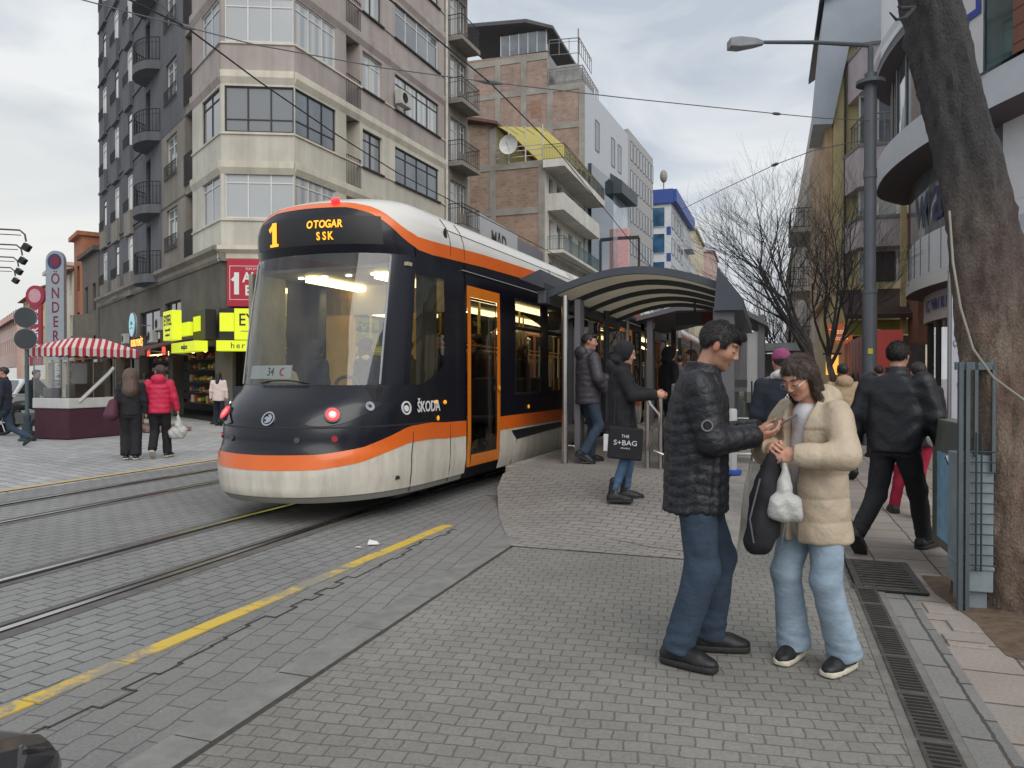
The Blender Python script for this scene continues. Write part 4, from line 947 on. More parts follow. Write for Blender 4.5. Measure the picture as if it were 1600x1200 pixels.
P1_ = Vector((-14.3,60.4)); P2_ = Vector((-12.4,86.1)); F2 = Fac(P1_, P2_, r); gmod = mat('cladding grey', hx(178,182,188), .6, var=.08); gmod2 = mat('cladding beige', hx(160,158,158), .7, var=.1)
mb = F2.mb(); mb.box(0,14.5,-.4,0,0,25.6); mb.build('street_front', gmod, r, fix=False); mb = F2.mb(); mb.box(14.5,F2.L,-.4,.02,0,26.2); mb.build('street_front', gmod2, r, fix=False)
mb = F2.mb(); mb.box(1.2,8.0,.0,.3,2,19.3); mb.build('glass_strip', pg, r, fix=False)
mb = F2.mb(); mb.box(8.0,13.6,.0,.2,2,18.3); mb.build('glass_panel', pane_mat('pane silver', (.30,.34,.37)), r, fix=False)
mb = F2.mb(); mb.prismT([(0,18.3),(1.1,18.3),(1.1,19.4),(0,20.2)], lambda p,q,u:(u,p,q), 8.0,14); mb.build('canopy', mat('canopy dark', hx(70,78,84), .6), r)
for z in (22,): 
    for u in (3.2,8.3,10.6): win(F2, u, u+1.2, z-1, z+1.6, fg, pd, 1, None, d=.01)
for z in (4,7.3,10.6,13.9,17.2,20.5,23.4):
    for u in range(8): win(F2, 15.4+u*1.35, 16.3+u*1.35, z, z+1.9, fg, pm, 1, None, d=.03)
mb = MB(); mb.X = Matrix.Translation(-r.location); mb.box(-33.8,-14.8,60.6,85,0,25.4); mb.build('core_wall', slate2, r)
# vertical street banners
blade = empty('blade_sign', (-13.0,70.4,6.5), 0, 'pink vertical blade sign with dark script in front of the grey modern front', 'blade sign')
mb = MB(); mb.box(-.7,.7,-.1,.1,0,9); mb.build('panel', mat('blade pink', hx(206,160,160), .6, var=.15), blade, bevel=.1); mb = MB(); mb.box(-.9,1.6,-.12,.12,7.9,8.2); mb.box(1.5,1.7,-.1,.1,-1,8); mb.build('bracket', fb, blade); mb = MB(); mb.ball((.1,-.12,1.6),.5,10,8,(1,.15,1)); mb.build('emblem', mat('emblem wine', hx(110,40,60), .6, var=0), blade)
blade = empty('blade_sign', (-12.2,74,3.0), 0, 'green blade sign low in front of the grey modern front', 'blade sign')
mb = MB(); mb.box(-.5,.5,-.1,.1,0,4.4); mb.build('panel', mat('blade green', hx(90,190,120), .6, var=.1, emit=(.2,.7,.3), estr=.2), blade, bevel=.08); mb = MB(); mb.box(-1.6,-.5,-.03,.03,3.8,3.9); mb.build('bracket', fb, blade)
# ---------------- blue building
r = bld('office_building', (-13,95), 'white office building with blue glass bands and blue roof edge')
F = Fac((-19,92.9),(-11.2,92.9), r); wpan = mat('panel bright', hx(206,210,216), .5, var=.06); bluem = mat('panel blue', hx(52,78,150), .5, var=.08)
mb = F.mb(); mb.box(0,7.8,-.4,0,0,22.6); mb.build('wall', wpan, r, fix=False); mb = F.mb(); mb.box(0,8.1,-1,.35,22.6,24.3); mb.build('roof_edge', bluem, r, fix=False)
for z in (3,6.4,9.8,13.2,16.6,19.8): win(F, 0.2, 7.1, z, z+2.4, fw, pb, 3, None, d=.05)
for z in (9,12.4,15.7,18.9): mb = F.mb(); mb.box(7.3,7.82,.003,.03,z-.1,z+.9); mb.build('blue_block', bluem, r, fix=False)
F2 = Fac((-11.2,92.9),(-10.8,112), r); mb = F2.mb(); mb.box(0,19,-.4,0,0,22.8); mb.build('wall', gmod, r, fix=False); mb = F2.mb(); mb.box(0,19.4,-.5,.7,22.8,24.3); mb.build('roof_edge', bluem, r, fix=False)
for z in (3,6.4,9.8,13.2,16.6,19.8):
    for u in (.8,3.6,6.4,9.2): win(F2, u, u+1.9, z, z+2.0, fg, pd, 2, None, d=.02)
    balcony(F2, 12.5, 17.5, z-.6, 1.0, gmod, 1, solid=gmod)
mb = MB(); mb.X = Matrix.Translation(-r.location); mb.box(-30,-12,93.5,111.8,0,22.6); mb.build('core_wall', slate2, r)
mb = MB(); mb.X = Matrix.Translation(-r.location); mb.cyl((-12.6,97,24),(-12.6,97,26.4),.08,n=6); mb.ball((-12.6,97,27),.8,12,8,(.6,1,1)); mb.build('roof_mast', conc, r)
# ---------------- further left row
def plain_block(name, x0, x1, y0, y1, h, m, label, floors, side_x=None, fm=fw, bal=False, pn=pd, nwin=None):
    r = bld(name, ((x0+x1)/2,(y0+y1)/2), label)
    Fs = Fac((x0,y0),(x1,y0), r); Fr = Fac((x1,y0),(x1,y1), r); Fl = Fac((x0,y1),(x0,y0), r); 
    for F_, nm in ((Fs,'wall'),(Fr,'wall'),(Fl,'wall')):
        n = max(1, int(F_.L/2.6)); ops = []
        for k in range(floors):
            z = 3.6+k*2.95
            if z+1.8 > h: break
            for j in range(n): u = (j+.5)*F_.L/n; ops.append((u-.6,u+.6,z,z+1.5))
        wallm(F_, 0, F_.L, 0, h, ops, m)
        if F_ is Fr or F_ is Fl or F_ is Fs:
            for q,o in enumerate(ops):
                if len(ops) < 60: win(F_, *o, fm, (pn if q%3 else pm), 2, None)
    mb = MB(); mb.X = Matrix.Translation(-r.location); mb.box(x0-.3,x1+.3,y0-.3,y1,h,h+.35); mb.build('roof', m, r); return r
plain_block('apartment_building', -24,-10.6,118,134,24, mat('plaster sand', hx(196,186,164),.9,var=.12), 'sand coloured apartment building just beyond the blue edged office building', 6)
r = plain_block('apartment_building', -24,-9.8,146,160,25, mat('plaster rose', hx(186,160,152),.9,var=.15), 'rose coloured apartment building with a flat canopy, last of the left row', 6)
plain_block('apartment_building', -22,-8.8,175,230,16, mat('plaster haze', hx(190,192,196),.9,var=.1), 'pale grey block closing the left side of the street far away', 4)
plain_block('apartment_building', -6,4,300,320,14, mat('plaster haze', 0), 'low pale block at the far end of the street', 3)
# ---------------- left side street row, running back from the corner block
def along(t, d=0): p = CA+dird*t; n = Vector((-.546,-.838)); return (p.x+n.x*d, p.y+n.y*d)
def side_house(t0, t1, h, m, label, floors, fm=fw, roofm=None, name='town_house', deep=8, d=0.0, pn=pd, zs=None, gab=0):
    a, b = along(t1,d), along(t0,d); r = bld(name, ((a[0]+b[0])/2,(a[1]+b[1])/2), label); F_ = Fac(a,b,r); L_ = F_.L
    n = max(1,int(L_/2.2)); ops = []
    zs = zs or [4.0+2.9*k for k in range(floors)]
    for z in zs:
        for j in range(n):
            u = (j+.5)*L_/n; ops.append((u-.5,u+.5,z,z+1.6))
    shop = [(.4,L_-.4,0,2.6)]
    wallm(F_, 0, L_, 0, h, ops+shop, m)
    for q,o in enumerate(ops): win(F_, *o, fm, pn if q%2 else pm, 2, .7)
    mb = F_.mb(); mb.quad((.4,-.22,0),(L_-.4,-.22,0),(L_-.4,-.22,2.6),(.4,-.22,2.6)); mb.build('shopfront', pd, r, fix=False)
    mb = F_.mb(); mb.quad((0,-.02,0),(0,-deep,0),(0,-deep,h),(0,-.02,h)); mb.quad((L_,0,0),(L_,-deep,0),(L_,-deep,h),(L_,0,h)); mb.build('side_wall', m, r, fix=False)
    mb = F_.mb()
    if gab: mb.prismT([(.5,h),(-4,h+gab),(-8,h)], lambda p,q,u:(u,p,q), -.2, L_+.2)
    else: mb.box(-.15,L_+.15,-deep,.3,h,h+.25)
    mb.build('roof', roofm or m, r); return r, F_
r, F_ = side_house(21.8, 26.8, 8.6, mat('plaster taupe', hx(108,102,94),.9,var=.2), 'dark taupe house with bow window and tiled eave next to the corner block', 1, fb, mat('tile grey', hx(92,84,80),.9), zs=[5.3])
mb = F_.mb(); n=10; pl=[(1.0+3.2*k/n, .9*sin(pi*k/n)**.7) for k in range(n+1)]; mb.prism([(p[0],max(0,p[1])) for p in pl][::-1], 3.9, 5.1); mb.prism([(p[0],max(0,p[1]+.1)) for p in pl][::-1], 3.7, 3.9); mb.build('bow_front', mat('plaster taupe',0), r)
side_house(26.9, 30.0, 10.2, mat('plaster orange', hx(176,116,88),.9,var=.15), 'narrow orange brown house behind the tall white blade sign', 2, fb)
side_house(30.1, 35.5, 8.4, mat('plaster bone', hx(214,206,186),.9,var=.12), 'bone coloured house with pitched eave, left of the tall white blade sign', 2, fw, mat('tile red', hx(120,76,66),.9), gab=1.6, pn=plit)
side_house(35.6, 43, 9.4, mat('plaster light', hx(206,198,180),.9,var=.12), 'light house with curved parapet behind the red blade sign', 2, fb)
side_house(44, 60, 8.6, mat('plaster butter', hx(216,200,160),.9,var=.1), 'butter yellow house in the left side street', 2, fb, mat('tile red', 0), gab=2)
side_house(66, 92, 7.4, mat('plaster pinkish', hx(206,178,168),.9,var=.1), 'pinkish far house with red tiled roof at the end of the side street', 2, fb, mat('tile red', 0), gab=2.5)
def pane_disc(): pass
# tall white blade sign
ax, ay = along(28.4, 1.2); bs = empty('blade_sign', (ax,ay,0), R(10), 'tall white blade sign with round top and vertical dark red letters', 'blade sign')
bw_ = mat('blade white', hx(150,156,164), .6, var=.08); dr = mat('letter wine', hx(120,40,56), .6, var=0)
mb = MB(); pts = [(-.62,2.6),(.62,2.6)]+[(.62*cos(pi*k/12), 8.7+.62*sin(pi*k/12)) for k in range(13)]
mb.prismT(pts, lambda p,q,u:(p,u,q), -.12, .12); mb.build('panel', bw_, bs)
mb = MB(); mb.lathe([(.48,-.14),(.48,-.13)], (0,0,8.65), 24, 'y'); mb.build('emblem', mat('emblem navy', hx(60,60,100), .6), bs); mb = MB(); mb.lathe([(.3,-.16),(.3,-.145)], (.08,0,8.65), 20, 'y'); mb.build('emblem_red', dr, bs)
for i,c in enumerate('\u00d6NDER'): text('lettering', c, .95, dr, frame_mw((.05,-.13,7.55-i*.88),(1,0,0),(0,0,1)), bs, sx=.8, bold=.01)
text('lettering', 'D\u0130L', .62, mat('letter navy', hx(40,40,80), .6, var=0), frame_mw((.0,-.13,3.15),(1,0,0),(0,0,1)), bs, bold=.01)
mb = MB(); mb.cyl((-.3,0,0),(-.3,0,2.6),.07,n=8); mb.cyl((.3,0,0),(.3,0,2.6),.07,n=8); mb.build('post', fg, bs)
ax, ay = along(38.5, 1.2); bs = empty('blade_sign', (ax,ay,0), R(10), 'red blade sign with round head and white vertical lettering', 'blade sign')
rm = mat('blade red', hx(150,50,70), .6, var=.08)
mb = MB(); mb.box(-.5,.5,-.1,.1,2.4,7.2); mb.build('panel', rm, bs, bevel=.05); mb = MB(); mb.lathe([(.75,-.12),(.75,.12)], (0,0,7.4), 24, 'y'); mb.build('head', rm, bs); mb = MB(); mb.lathe([(.5,-.14),(.5,-.13)], (0,0,7.4), 24, 'y'); mb.build('ring', mat('ring pink', hx(200,150,160), .6), bs)
text('lettering', 'ZEH\u0130R EV\u0130', .78, wl, frame_mw((.0,-.11,4.7),(0,0,1),(-1,0,0)), bs, sx=.95, bold=.01)
ax, ay = along(66, 3.0); osg = empty('round_sign', (ax+1.2,ay,0), 0, 'orange lit round sign at the left edge', 'shop sign')
mb = MB(); mb.lathe([(1.0,-.15),(1.0,.15)], (0,0,5.0), 28, 'y'); mb.build('disc', mat('disc orange', hx(230,100,40), .5, var=0, emit=(1,.3,.08), estr=.6), osg, smooth=40); mb = MB(); mb.cyl((0,.0,0),(0,.0,4),.08,n=8); mb.build('post', fg, osg)
mb = MB(); mb.box(-.6,.5,-.17,-.16,5.0,5.2); mb.build('stroke', wl, osg)
# ---------------- right: house with grey clad gable
r = bld('gabled_building', (5,34), 'yellow walled building with grey clad gable, bays and balconies behind the street lamp')
gc_ = mat('zinc grey', hx(176,184,194), .6, var=.12, scale=1); ylw = mat('plaster yellow', hx(214,198,150), .9, var=.15, scale=.8); mv = mat('bay mauve', hx(192,182,186), .8, var=.12); brn = mat('cladding brown', hx(128,88,72), .8, var=.15)
def FY(y): mb = MB(); mb.X = Matrix.Translation(-r.location); return mb
mb = FY(0); poly = [(1.54,10.8),(2.2,10.75),(2.77,13.6),(3.1,13.4),(4.6,13.2),(4.6,17.2),(1.93,15.45)]
mb.prismT(poly, lambda p,q,u:(p,u,q), 29.9, 33.0); mb.build('gable', gc_, r)
mb = FY(0); mb.add([(1.75,29.6,15.2),(4.6,29.6,16.9),(4.6,38,16.9),(1.75,38,15.2),(1.75,29.6,15.4),(4.6,29.6,17.15),(4.6,38,17.15),(1.75,38,15.4)],[(0,3,2,1),(4,5,6,7),(0,1,5,4),(2,3,7,6),(3,0,4,7)]); mb.build('roof', mat('roof dark', 0), r)
mb = FY(0); mb.box(2.25,4.8,30.12,42,0,14.1); mb.build('wall', ylw, r)
mb = FY(0); mb.box(2.0,2.24,30.4,42,4.5,12.0); mb.build('wall_corner', mat('plaster tan', hx(206,178,146),.9), r)
F = Fac((2.25,30.1),(5.2,30.1), r)
def FR(): return F.mb()
# mauve bays (project towards us), windows between
for (z0,z1,u0) in ((11.4,12.9,.45),(8.1,9.45,.35),(6.0,6.95,.35)):
    mb = FR(); mb.prism([(u0,0),(u0+.35,1.5),(2.9,1.5),(2.9,0)][::-1] , z0, z1); mb.build('bay', mv, r)
    mb = FR(); mb.prism([(u0-.03,0),(u0+.33,1.55),(2.9,1.55),(2.9,0)][::-1], z1+.002, z1+.12); mb.build('bay_cap', fg, r)
for (z0,z1) in ((9.6,11.4),(7.1,8.05),(4.8,5.95)): win(F, .75, 2.6, z0, z1, fw, plit if z0 < 9 else pm, 3, None, d=.9, w=.06)
mb = FR(); railing(mb, [(.6,0),(.85,1.45),(2.8,1.45)], 9.58, 1.0, .3, .02, .03); mb.build('balcony_railing', fg, r)
mb = FR(); mb.box(.35,.42,.05,.12,4.4,12.9); mb.build('downpipe', fb, r)
mb = FR(); mb.box(1.2,1.9,.9,1.0,4.85,5.9); mb.build('shutter', mat('shutter dark', hx(66,62,58),.8), r)
mb = FR(); mb.prismT([(0,4.6),(0,4.7),(2.6,3.6),(2.6,3.45)], lambda p,q,u:(u,p,q), .2, 3.0); mb.build('awning', mat('awning brown dark', hx(74,58,54), .8, var=.25, scale=3), r)
mb = FR(); mb.box(.3,3,1.2,1.3,3.0,3.5); mb.build('shop_band', mat('band olive', hx(150,146,70), .7, var=.2), r)
mb = FR(); mb.box(2.2,2.95,1.8,3.6,2.6,7.4); mb.build('brown_panel', brn, r, fix=False); mb = FR(); mb.box(1.95,2.12,1.8,1.95,3.0,7.6); mb.build('yellow_pipe', ylw, r, fix=False)
mb = FR(); mb.box(.5,3.0,-.05,.2,0,3.0); mb.build('shop_interior', dark, r, fix=False)
r = bld('apartment_building', (4,46), 'pale pinkish building with a fire ladder behind the bare trees')
mb = MB(); mb.X = Matrix.Translation(-r.location); mb.box(2.05,12,38,70,0,14.6); mb.build('wall', mat('plaster pinkpale', hx(222,210,200),.9,var=.15), r)
F = Fac((2.05,38),(5.2,38), r); mb = F.mb()
for u in (.25,.75): mb.cyl((u,.1,2),(u,.1,14.2),.03,n=5)
for k in range(28): mb.cyl((.25,.1,2+.43*k),(.75,.1,2+.43*k),.022,n=4)
mb.build('ladder', iron, r)
Fx = Fac((2.05,70),(2.05,38), r)
for z in (4,7,10): 
    for u in range(5): win(Fx, 2+u*6, 3.6+u*6, z, z+1.6, fw, pm, 2, None, d=.03)
    balcony(Fx, 24, 29, z-.9, 1.0, pale, 1, t=.2)
plain_block('apartment_building', 2.6,14,74,120,15, mat('plaster sand', 0), 'sand coloured block far down the right side', 4)
plain_block('apartment_building', 4.5,16,130,210,13, mat('plaster haze', 0), 'pale block farthest down the right side', 3)
# lit restaurant sign and hoarding
rs = empty('restaurant_sign', (1.95,29.0,2.55), 0, 'lit reddish restaurant sign with cursive letters under the brown awning', 'shop sign')
mb = MB(); mb.box(.05,.85,-.1,.1,.15,.85); mb.build('panel', mat('sign rust', hx(150,60,36), .6, var=.3, scale=4, emit=(.6,.16,.06), estr=.35), rs)
text('lettering', 'Tozo\u011flu', .27, mat('letters cream', (.8,.7,.55), .5, var=0, emit=(1,.8,.5), estr=.5), frame_mw((.45,-.11,.58),(1,.0,.06),(0,0,1)), rs, sx=.75); text('lettering', '\u00d6ZG\u00dcR', .15, _M['letters cream'], frame_mw((.45,-.11,.32),(1,0,0),(0,0,1)), rs)
rs = empty('restaurant_sign', (1.75,29.0,1.3), 0, 'glowing orange menu board below the restaurant sign', 'menu board')
mb = MB(); mb.box(.2,.6,-.08,.08,.3,1.0); mb.build('panel', mat('menu glow', hx(230,140,40), .6, var=.5, scale=6, emit=(1,.5,.1), estr=.9), rs); mb = MB(); mb.box(.1,.7,-.12,.12,1.01,1.08); mb.build('frame', mat('violet trim', hx(80,70,150), .5), rs)
hd = empty('site_hoarding', (2.7,27,0), 0, 'red and pink hoarding along the pavement beside the shop entrance', 'hoarding')
mb = MB(); mb.box(-.05,.05,-5.5,5.5,0,2.75); mb.build('panel', mat('hoarding pink', hx(178,124,118), .8, var=.12), hd); mb = MB(); mb.box(-.05,.55,-5.62,-5.55,0,2.72); mb.build('red_panel', mat('hoarding red', hx(182,70,62), .7, var=.08), hd)
mb = MB()
for k in range(12): mb.box(-.06,-.052,-5.4+k*.95,-5.36+k*.95,.0,2.74)
mb.build('joint', fg, hd)
# ---------------- right: curved clothing store
r = bld('clothing_store', (6,18), 'curved grey and white clothing store with blue lettering behind the big tree')
Q = [(9.5,9.8),(8.0,12.5),(6.35,15.6),(5.2,17.9),(4.5,19.7),(4.1,21.3),(3.9,22.8),(3.9,24.2),(4.1,25.4),(4.8,26.4)]
def smooth_path(Q, n=6):
    out = []
    for i in range(len(Q)-1):
        p0,p1,p2,p3 = [Vector(Q[min(max(j,0),len(Q)-1)]) for j in (i-1,i,i+1,i+2)]
        for k in range(n):
            t = k/n; out.append(.5*((2*p1)+(-p0+p2)*t+(2*p0-5*p1+4*p2-p3)*t*t+(-p0+3*p1-3*p2+p3)*t**3))
    out.append(Vector(Q[-1])); return out
QP = smooth_path(Q)
def offp(d):
    o = []
    for i,p in enumerate(QP):
        v = (QP[min(i+1,len(QP)-1)]-QP[max(i-1,0)]).normalized(); nrm = Vector((-v.y,v.x)); o.append(p+nrm*d)   # towards the street
    return o
ROFF = Vector(r.location)
def strip_band(name, m, d0, z0, d1, z1, i0=0, i1=None, parent=r):
    a = offp(d0); b = offp(d1); i1 = i1 or len(a)-1; vs=[]; fs=[]
    for i in range(i0,i1+1):
        vs += [(a[i].x-ROFF.x,a[i].y-ROFF.y,z0),(b[i].x-ROFF.x,b[i].y-ROFF.y,z1)]
        if i > i0: k=2*(i-i0); fs.append((k-2,k-1,k+1,k))
    return MB().add(vs,fs).build(name, m, parent, smooth=50)
alu = mat('composite grey', hx(196,200,208), .45, var=.06); aluw = mat('composite white', hx(230,232,236), .4, var=.06); soff = mat('soffit dark', hx(104,96,100), .8, var=.1); aluc = mat('composite cream', hx(222,222,218), .45, var=.06)
strip_band('upper_band', alu, .9, 7.0, .9, 7.75); strip_band('soffit', soff, -.2, 6.95, .9, 7.0); strip_band('band_top', alu, .9, 7.75, .55, 7.8)
strip_band('glass_ribbon', pm, .5, 7.8, .5, 10.0); strip_band('groove', soff, .5, 10.0, .95, 10.05); strip_band('groove_face', pgm, .95, 10.05, .95, 10.3); strip_band('groove', soff, .95, 10.3, .8, 10.32); strip_band('groove_face', alu, 1.05, 10.32, 1.05, 10.55)
strip_band('cladding', aluw, .8, 10.32, .8, 18)
strip_band('lower_glass', pane_mat('pane store', (.16,.18,.20)), .0, 5.25, .0, 7.0); strip_band('white_panels', aluw, .02, 4.2, .02, 5.25); strip_band('white_panels', aluw, .03, 5.25, .03, 6.97, 0, 21); strip_band('grey_band', alu, .05, 3.85, .05, 4.9, 0, 20)
strip_band('lower_band', aluc, .12, 3.85, .12, 4.2); strip_band('lower_soffit', soff, -.6, 3.8, .12, 3.85)
strip_band('fascia', mat('fascia grey', hx(206,200,194), .5, var=.08), -.35, 3.05, -.35, 3.82); strip_band('fascia_soffit', soff, -.35, 3.05, -1.4, 3.05)
iv = mat('store interior', hx(196,180,140), .7, var=.2, scale=1.2, emit=(1,.88,.62), estr=.22); strip_band('store_back', iv, -2.6, 0, -2.6, 3.05); strip_band('store_floor', fg, -2.6, .03, -.3, .03)
strip_band('store_glass', glass('store glass', (.9,.9,.9), alpha=.06), -.5, 0, -.5, 3.05)
PP = offp(-.48)
for i in (6,12,18,24,28,32,37,43,49): p = PP[i]-Vector((ROFF.x,ROFF.y)); mb = MB(); mb.box(p.x-.06,p.x+.06,p.y-.06,p.y+.06,0,3.05); mb.build('mullion', fb, r)
mb = MB(); PP = offp(.03)
for i in range(3,54,3): p = PP[i]-Vector((ROFF.x,ROFF.y)); mb.cyl((p.x,p.y,4.2),(p.x,p.y,5.25),.012,n=4)
PP = offp(.52)
for i in range(2,54,4): p = PP[i]-Vector((ROFF.x,ROFF.y)); mb.cyl((p.x,p.y,7.8),(p.x,p.y,10),.03,n=4)
mb.build('panel_joint', fg, r)
mb = MB(); a = offp(-2.7); mb.add([(p.x-ROFF.x,p.y-ROFF.y,z) for z in (0,17.5) for p in a], [(i,i+1,i+1+len(a),i+len(a)) for i in range(len(a)-1)]); mb.build('core_wall', slate2, r)
mb = MB(); a = offp(.8); mb.add([(p.x-ROFF.x,p.y-ROFF.y,18) for p in a]+[(20-ROFF.x,26.4-ROFF.y,18),(20-ROFF.x,9.8-ROFF.y,18)], [tuple(range(len(a)+2))]); mb.build('roof', alu, r)
bl = mat('letter blue', hx(44,62,150), .4, var=0); bd = mat('letter slate blue', hx(60,66,104), .4, var=0)
def on_curve(i, d, z):
    a = offp(d); p = a[i]; v = (a[min(i+1,len(a)-1)]-a[max(i-1,0)]).normalized(); return frame_mw((p.x-ROFF.x,p.y-ROFF.y,z),(-v.x,-v.y,0),(0,0,1))
# letters run left (far) to right (near)
wk = 'waikiki'
al = offp(.05); cum = [0]
for i in range(1,len(al)): cum.append(cum[-1]+(al[i]-al[i-1]).length)
def at_len(s_, d, z):
    a = offp(d); s_ = min(max(s_,.05),cum[-1]-.05)
    for i in range(1,len(cum)):
        if cum[i] >= s_: t = (s_-cum[i-1])/(cum[i]-cum[i-1]); p = a[i-1].lerp(a[i],t); v = (a[i]-a[i-1]).normalized(); return frame_mw((p.x-ROFF.x,p.y-ROFF.y,z),(-v.x,-v.y,0),(0,0,1))
Ltot = cum[-1]
s_ = Ltot-3.4
for c,wd in zip('waiki',(1.35,.95,.42,.9,.42)):
    text('lettering', c, 1.75, bd, at_len(s_-wd/2, .05, 6.05), r, bold=.02, sx=.9); s_ -= wd
s_ = Ltot-3.0
for c in 'LC WAIKIKI': text('fascia_lettering', c, .42, bl, at_len(s_, -.30, 3.45), r, bold=.01, sx=.8); s_ -= .27
# right part: wood slats, green glass and a vertical white panel with rotated letters
wd_ = NT('wood slats'); 
t = wd_; sp = t.node('ShaderNodeSeparateXYZ'); t.link(t.coord(), sp.inputs[0]); mth = t.node('ShaderNodeMath', operation='FRACT'); m3 = t.node('ShaderNodeMath', operation='MULTIPLY'); m3.inputs[1].default_value = 3.0; t.link(sp.outputs[2], m3.inputs[0]); t.link(m3.outputs[0], mth.inputs[0])
t.link(t.mix(t.ramp(mth.outputs[0], [(.90,(0,0,0)),(.93,(1,1,1))]), t.mix(t.noise(2.5,5,.6), hx(128,84,68), hx(108,68,56)), (.03,.02,.02)), t.b.inputs['Base Color']); t.b.inputs['Roughness'].default_value = .7
i_split = 18
strip_band('wood_cladding', wd_.m, .95, 7.8, .95, 16, 0, 17); strip_band('green_glass', pane_mat('pane teal', (.02,.06,.065)), .93, 7.8, .93, 16, 17, 19)
strip_band('white_column', mat('column white', hx(206,204,206), .5, var=.04), .97, 7.78, .97, 16, 19, 21)
pv = at_len(cum[18]-.0, 1.0, 9.9)
for k,c in enumerate('LCW'):
    m_ = at_len(cum[20], 1.0, 9.2+k*.78); m_ = m_ @ Matrix.Rotation(R(90), 4, 'Z'); text('column_lettering', c, .95, bl, m_, r, bold=.03)
# window mannequins: they stand in the shop, so they are things
def mannequin(x, y, rz, c, label):
    q = empty('mannequin', (x,y,.05), rz, label, 'mannequin')
    mb = MB(); mb.ball((0,0,1.62),.11,12,8,(.85,1,1.15)); mb.cyl((0,0,1.4),(0,0,1.55),.05,n=8); mb.build('head', mat('mannequin glow', (.7,.55,.2), .5, emit=(1,.8,.3), estr=.5), q, smooth=True)
    mb = MB(); mb.tube([(0,0,.75),(0,0,.95),(0,0,1.15),(0,0,1.38),(0,0,1.45)],[.2,.17,.19,.2,.08],12,flat=.65); mb.tube([(-.2,0,1.38),(-.26,.02,1.1),(-.2,-.1,.86)],[.06,.05,.04],8); mb.tube([(.2,0,1.38),(.26,.02,1.1),(.22,-.1,.86)],[.06,.05,.04],8); mb.build('coat', c, q, smooth=True)
    mb = MB(); mb.tube([(-.08,0,.78),(-.09,0,.4),(-.1,0,.05)],[.08,.06,.045],8); mb.tube([(.08,0,.78),(.09,0,.4),(.1,0,.05)],[.08,.06,.045],8); mb.lathe([(.22,0),(.22,.03)],(0,0,0),16); mb.build('legs', fg, q, smooth=True)
pq = offp(-1.2)[33]; mannequin(pq.x, pq.y, R(0), mat('coat olive', hx(76,64,52), .9), 'mannequin in an olive brown coat with lit yellow head in the store window')
# ================================================================ STREET OBJECTS
# platform: low ramp rising to 0.3 m, kerb on its right side
def pz(y): t = min(1,max(0,(y-6.7)/2.6)); return .3*t*t*(3-2*t)
vs=[];fs=[]; ys=[6.35,6.7,7.0,7.3,7.6,8,8.4,8.8,9.2,9.6]+[10+i*2 for i in range(18)]
def plx(y): return float(np.interp(y, [6.35,6.7,7.2,7.8,8.6,9.0,17], [-2.2,-2.32,-2.55,-2.8,-3.1,-3.25,-3.03]))
NXP = 12
for i,y in enumerate(ys):
    a_ = plx(y)-.0
    bl_ = min(1, max(0, (y-8.2)/1.2))
    for j in range(NXP+1):
        x_ = a_+(-.42-a_)*j/NXP; e_ = min(1, (x_-a_)/1.1); e_ = e_*e_*(3-2*e_); vs.append((x_, y, pz(y)*(bl_+(1-bl_)*e_)+.004))
        if i and j: k = i*(NXP+1)+j; fs.append((k-NXP-2, k-NXP-1, k, k-1))
o = MB().add(vs,fs).build('platform', G['plat'], smooth='all'); o['kind']='structure'
kmat = mat('kerb stone', hx(150,146,140), .85, var=.3, scale=6, bump=.4)
mb = MB()
def kstone(x0,x1,y0,y1,z0,z1,zb=-.1):
    mb.add([(x0,y0,zb),(x1,y0,zb),(x1,y1,zb),(x0,y1,zb),(x0,y0,z0),(x1,y0,z0),(x1,y1,z1),(x0,y1,z1)],[(0,3,2,1),(4,5,6,7),(0,1,5,4),(1,2,6,5),(2,3,7,6),(3,0,4,7)])
y = 6.36
while y < 44: l = .62; kstone(-.43,-.25,y,y+l-.01,pz(y)+.012,pz(y+l)+.012); y += l
y = 9.6
while y < 44: l = .8; kstone(plx(y)-.12,plx(y)+.02,y,y+l-.012,pz(y)+.01,pz(y+l)+.01); y += l
y = 6.9
for y in np.arange(7.2,9.0,.3):
    if 1: break
    a_, b2, c2_ = plx(y), plx(y+.29), y+.29; mb.add([(a_-.12,y,-.1),(a_+.02,y,-.1),(b2+.02,c2_,-.1),(b2-.12,c2_,-.1),(a_-.12,y,pz(y)+.01),(a_+.02,y,pz(y)+.01),(b2+.02,c2_,pz(c2_)+.01),(b2-.12,c2_,pz(c2_)+.01)],[(0,3,2,1),(4,5,6,7),(0,1,5,4),(1,2,6,5),(2,3,7,6),(3,0,4,7)])
o = mb.build('platform_kerb', kmat, bevel=.012); o['kind']='structure'
o = sheet('platform_base', [(-3.4,9),(-.4,9),(-.4,46),(-3.4,46)], .0, G['plat'])
# dark joint between paving fields at the foot of the ramp
mb = MB(); mb.tube([(-2.17,6.9,.0),(-1.6,7.0,.012),(-1.0,6.7,.006),(-.45,6.55,.004)],.003,4); o = mb.build('joint_line', _M['joint dirt']); o['kind']='structure'
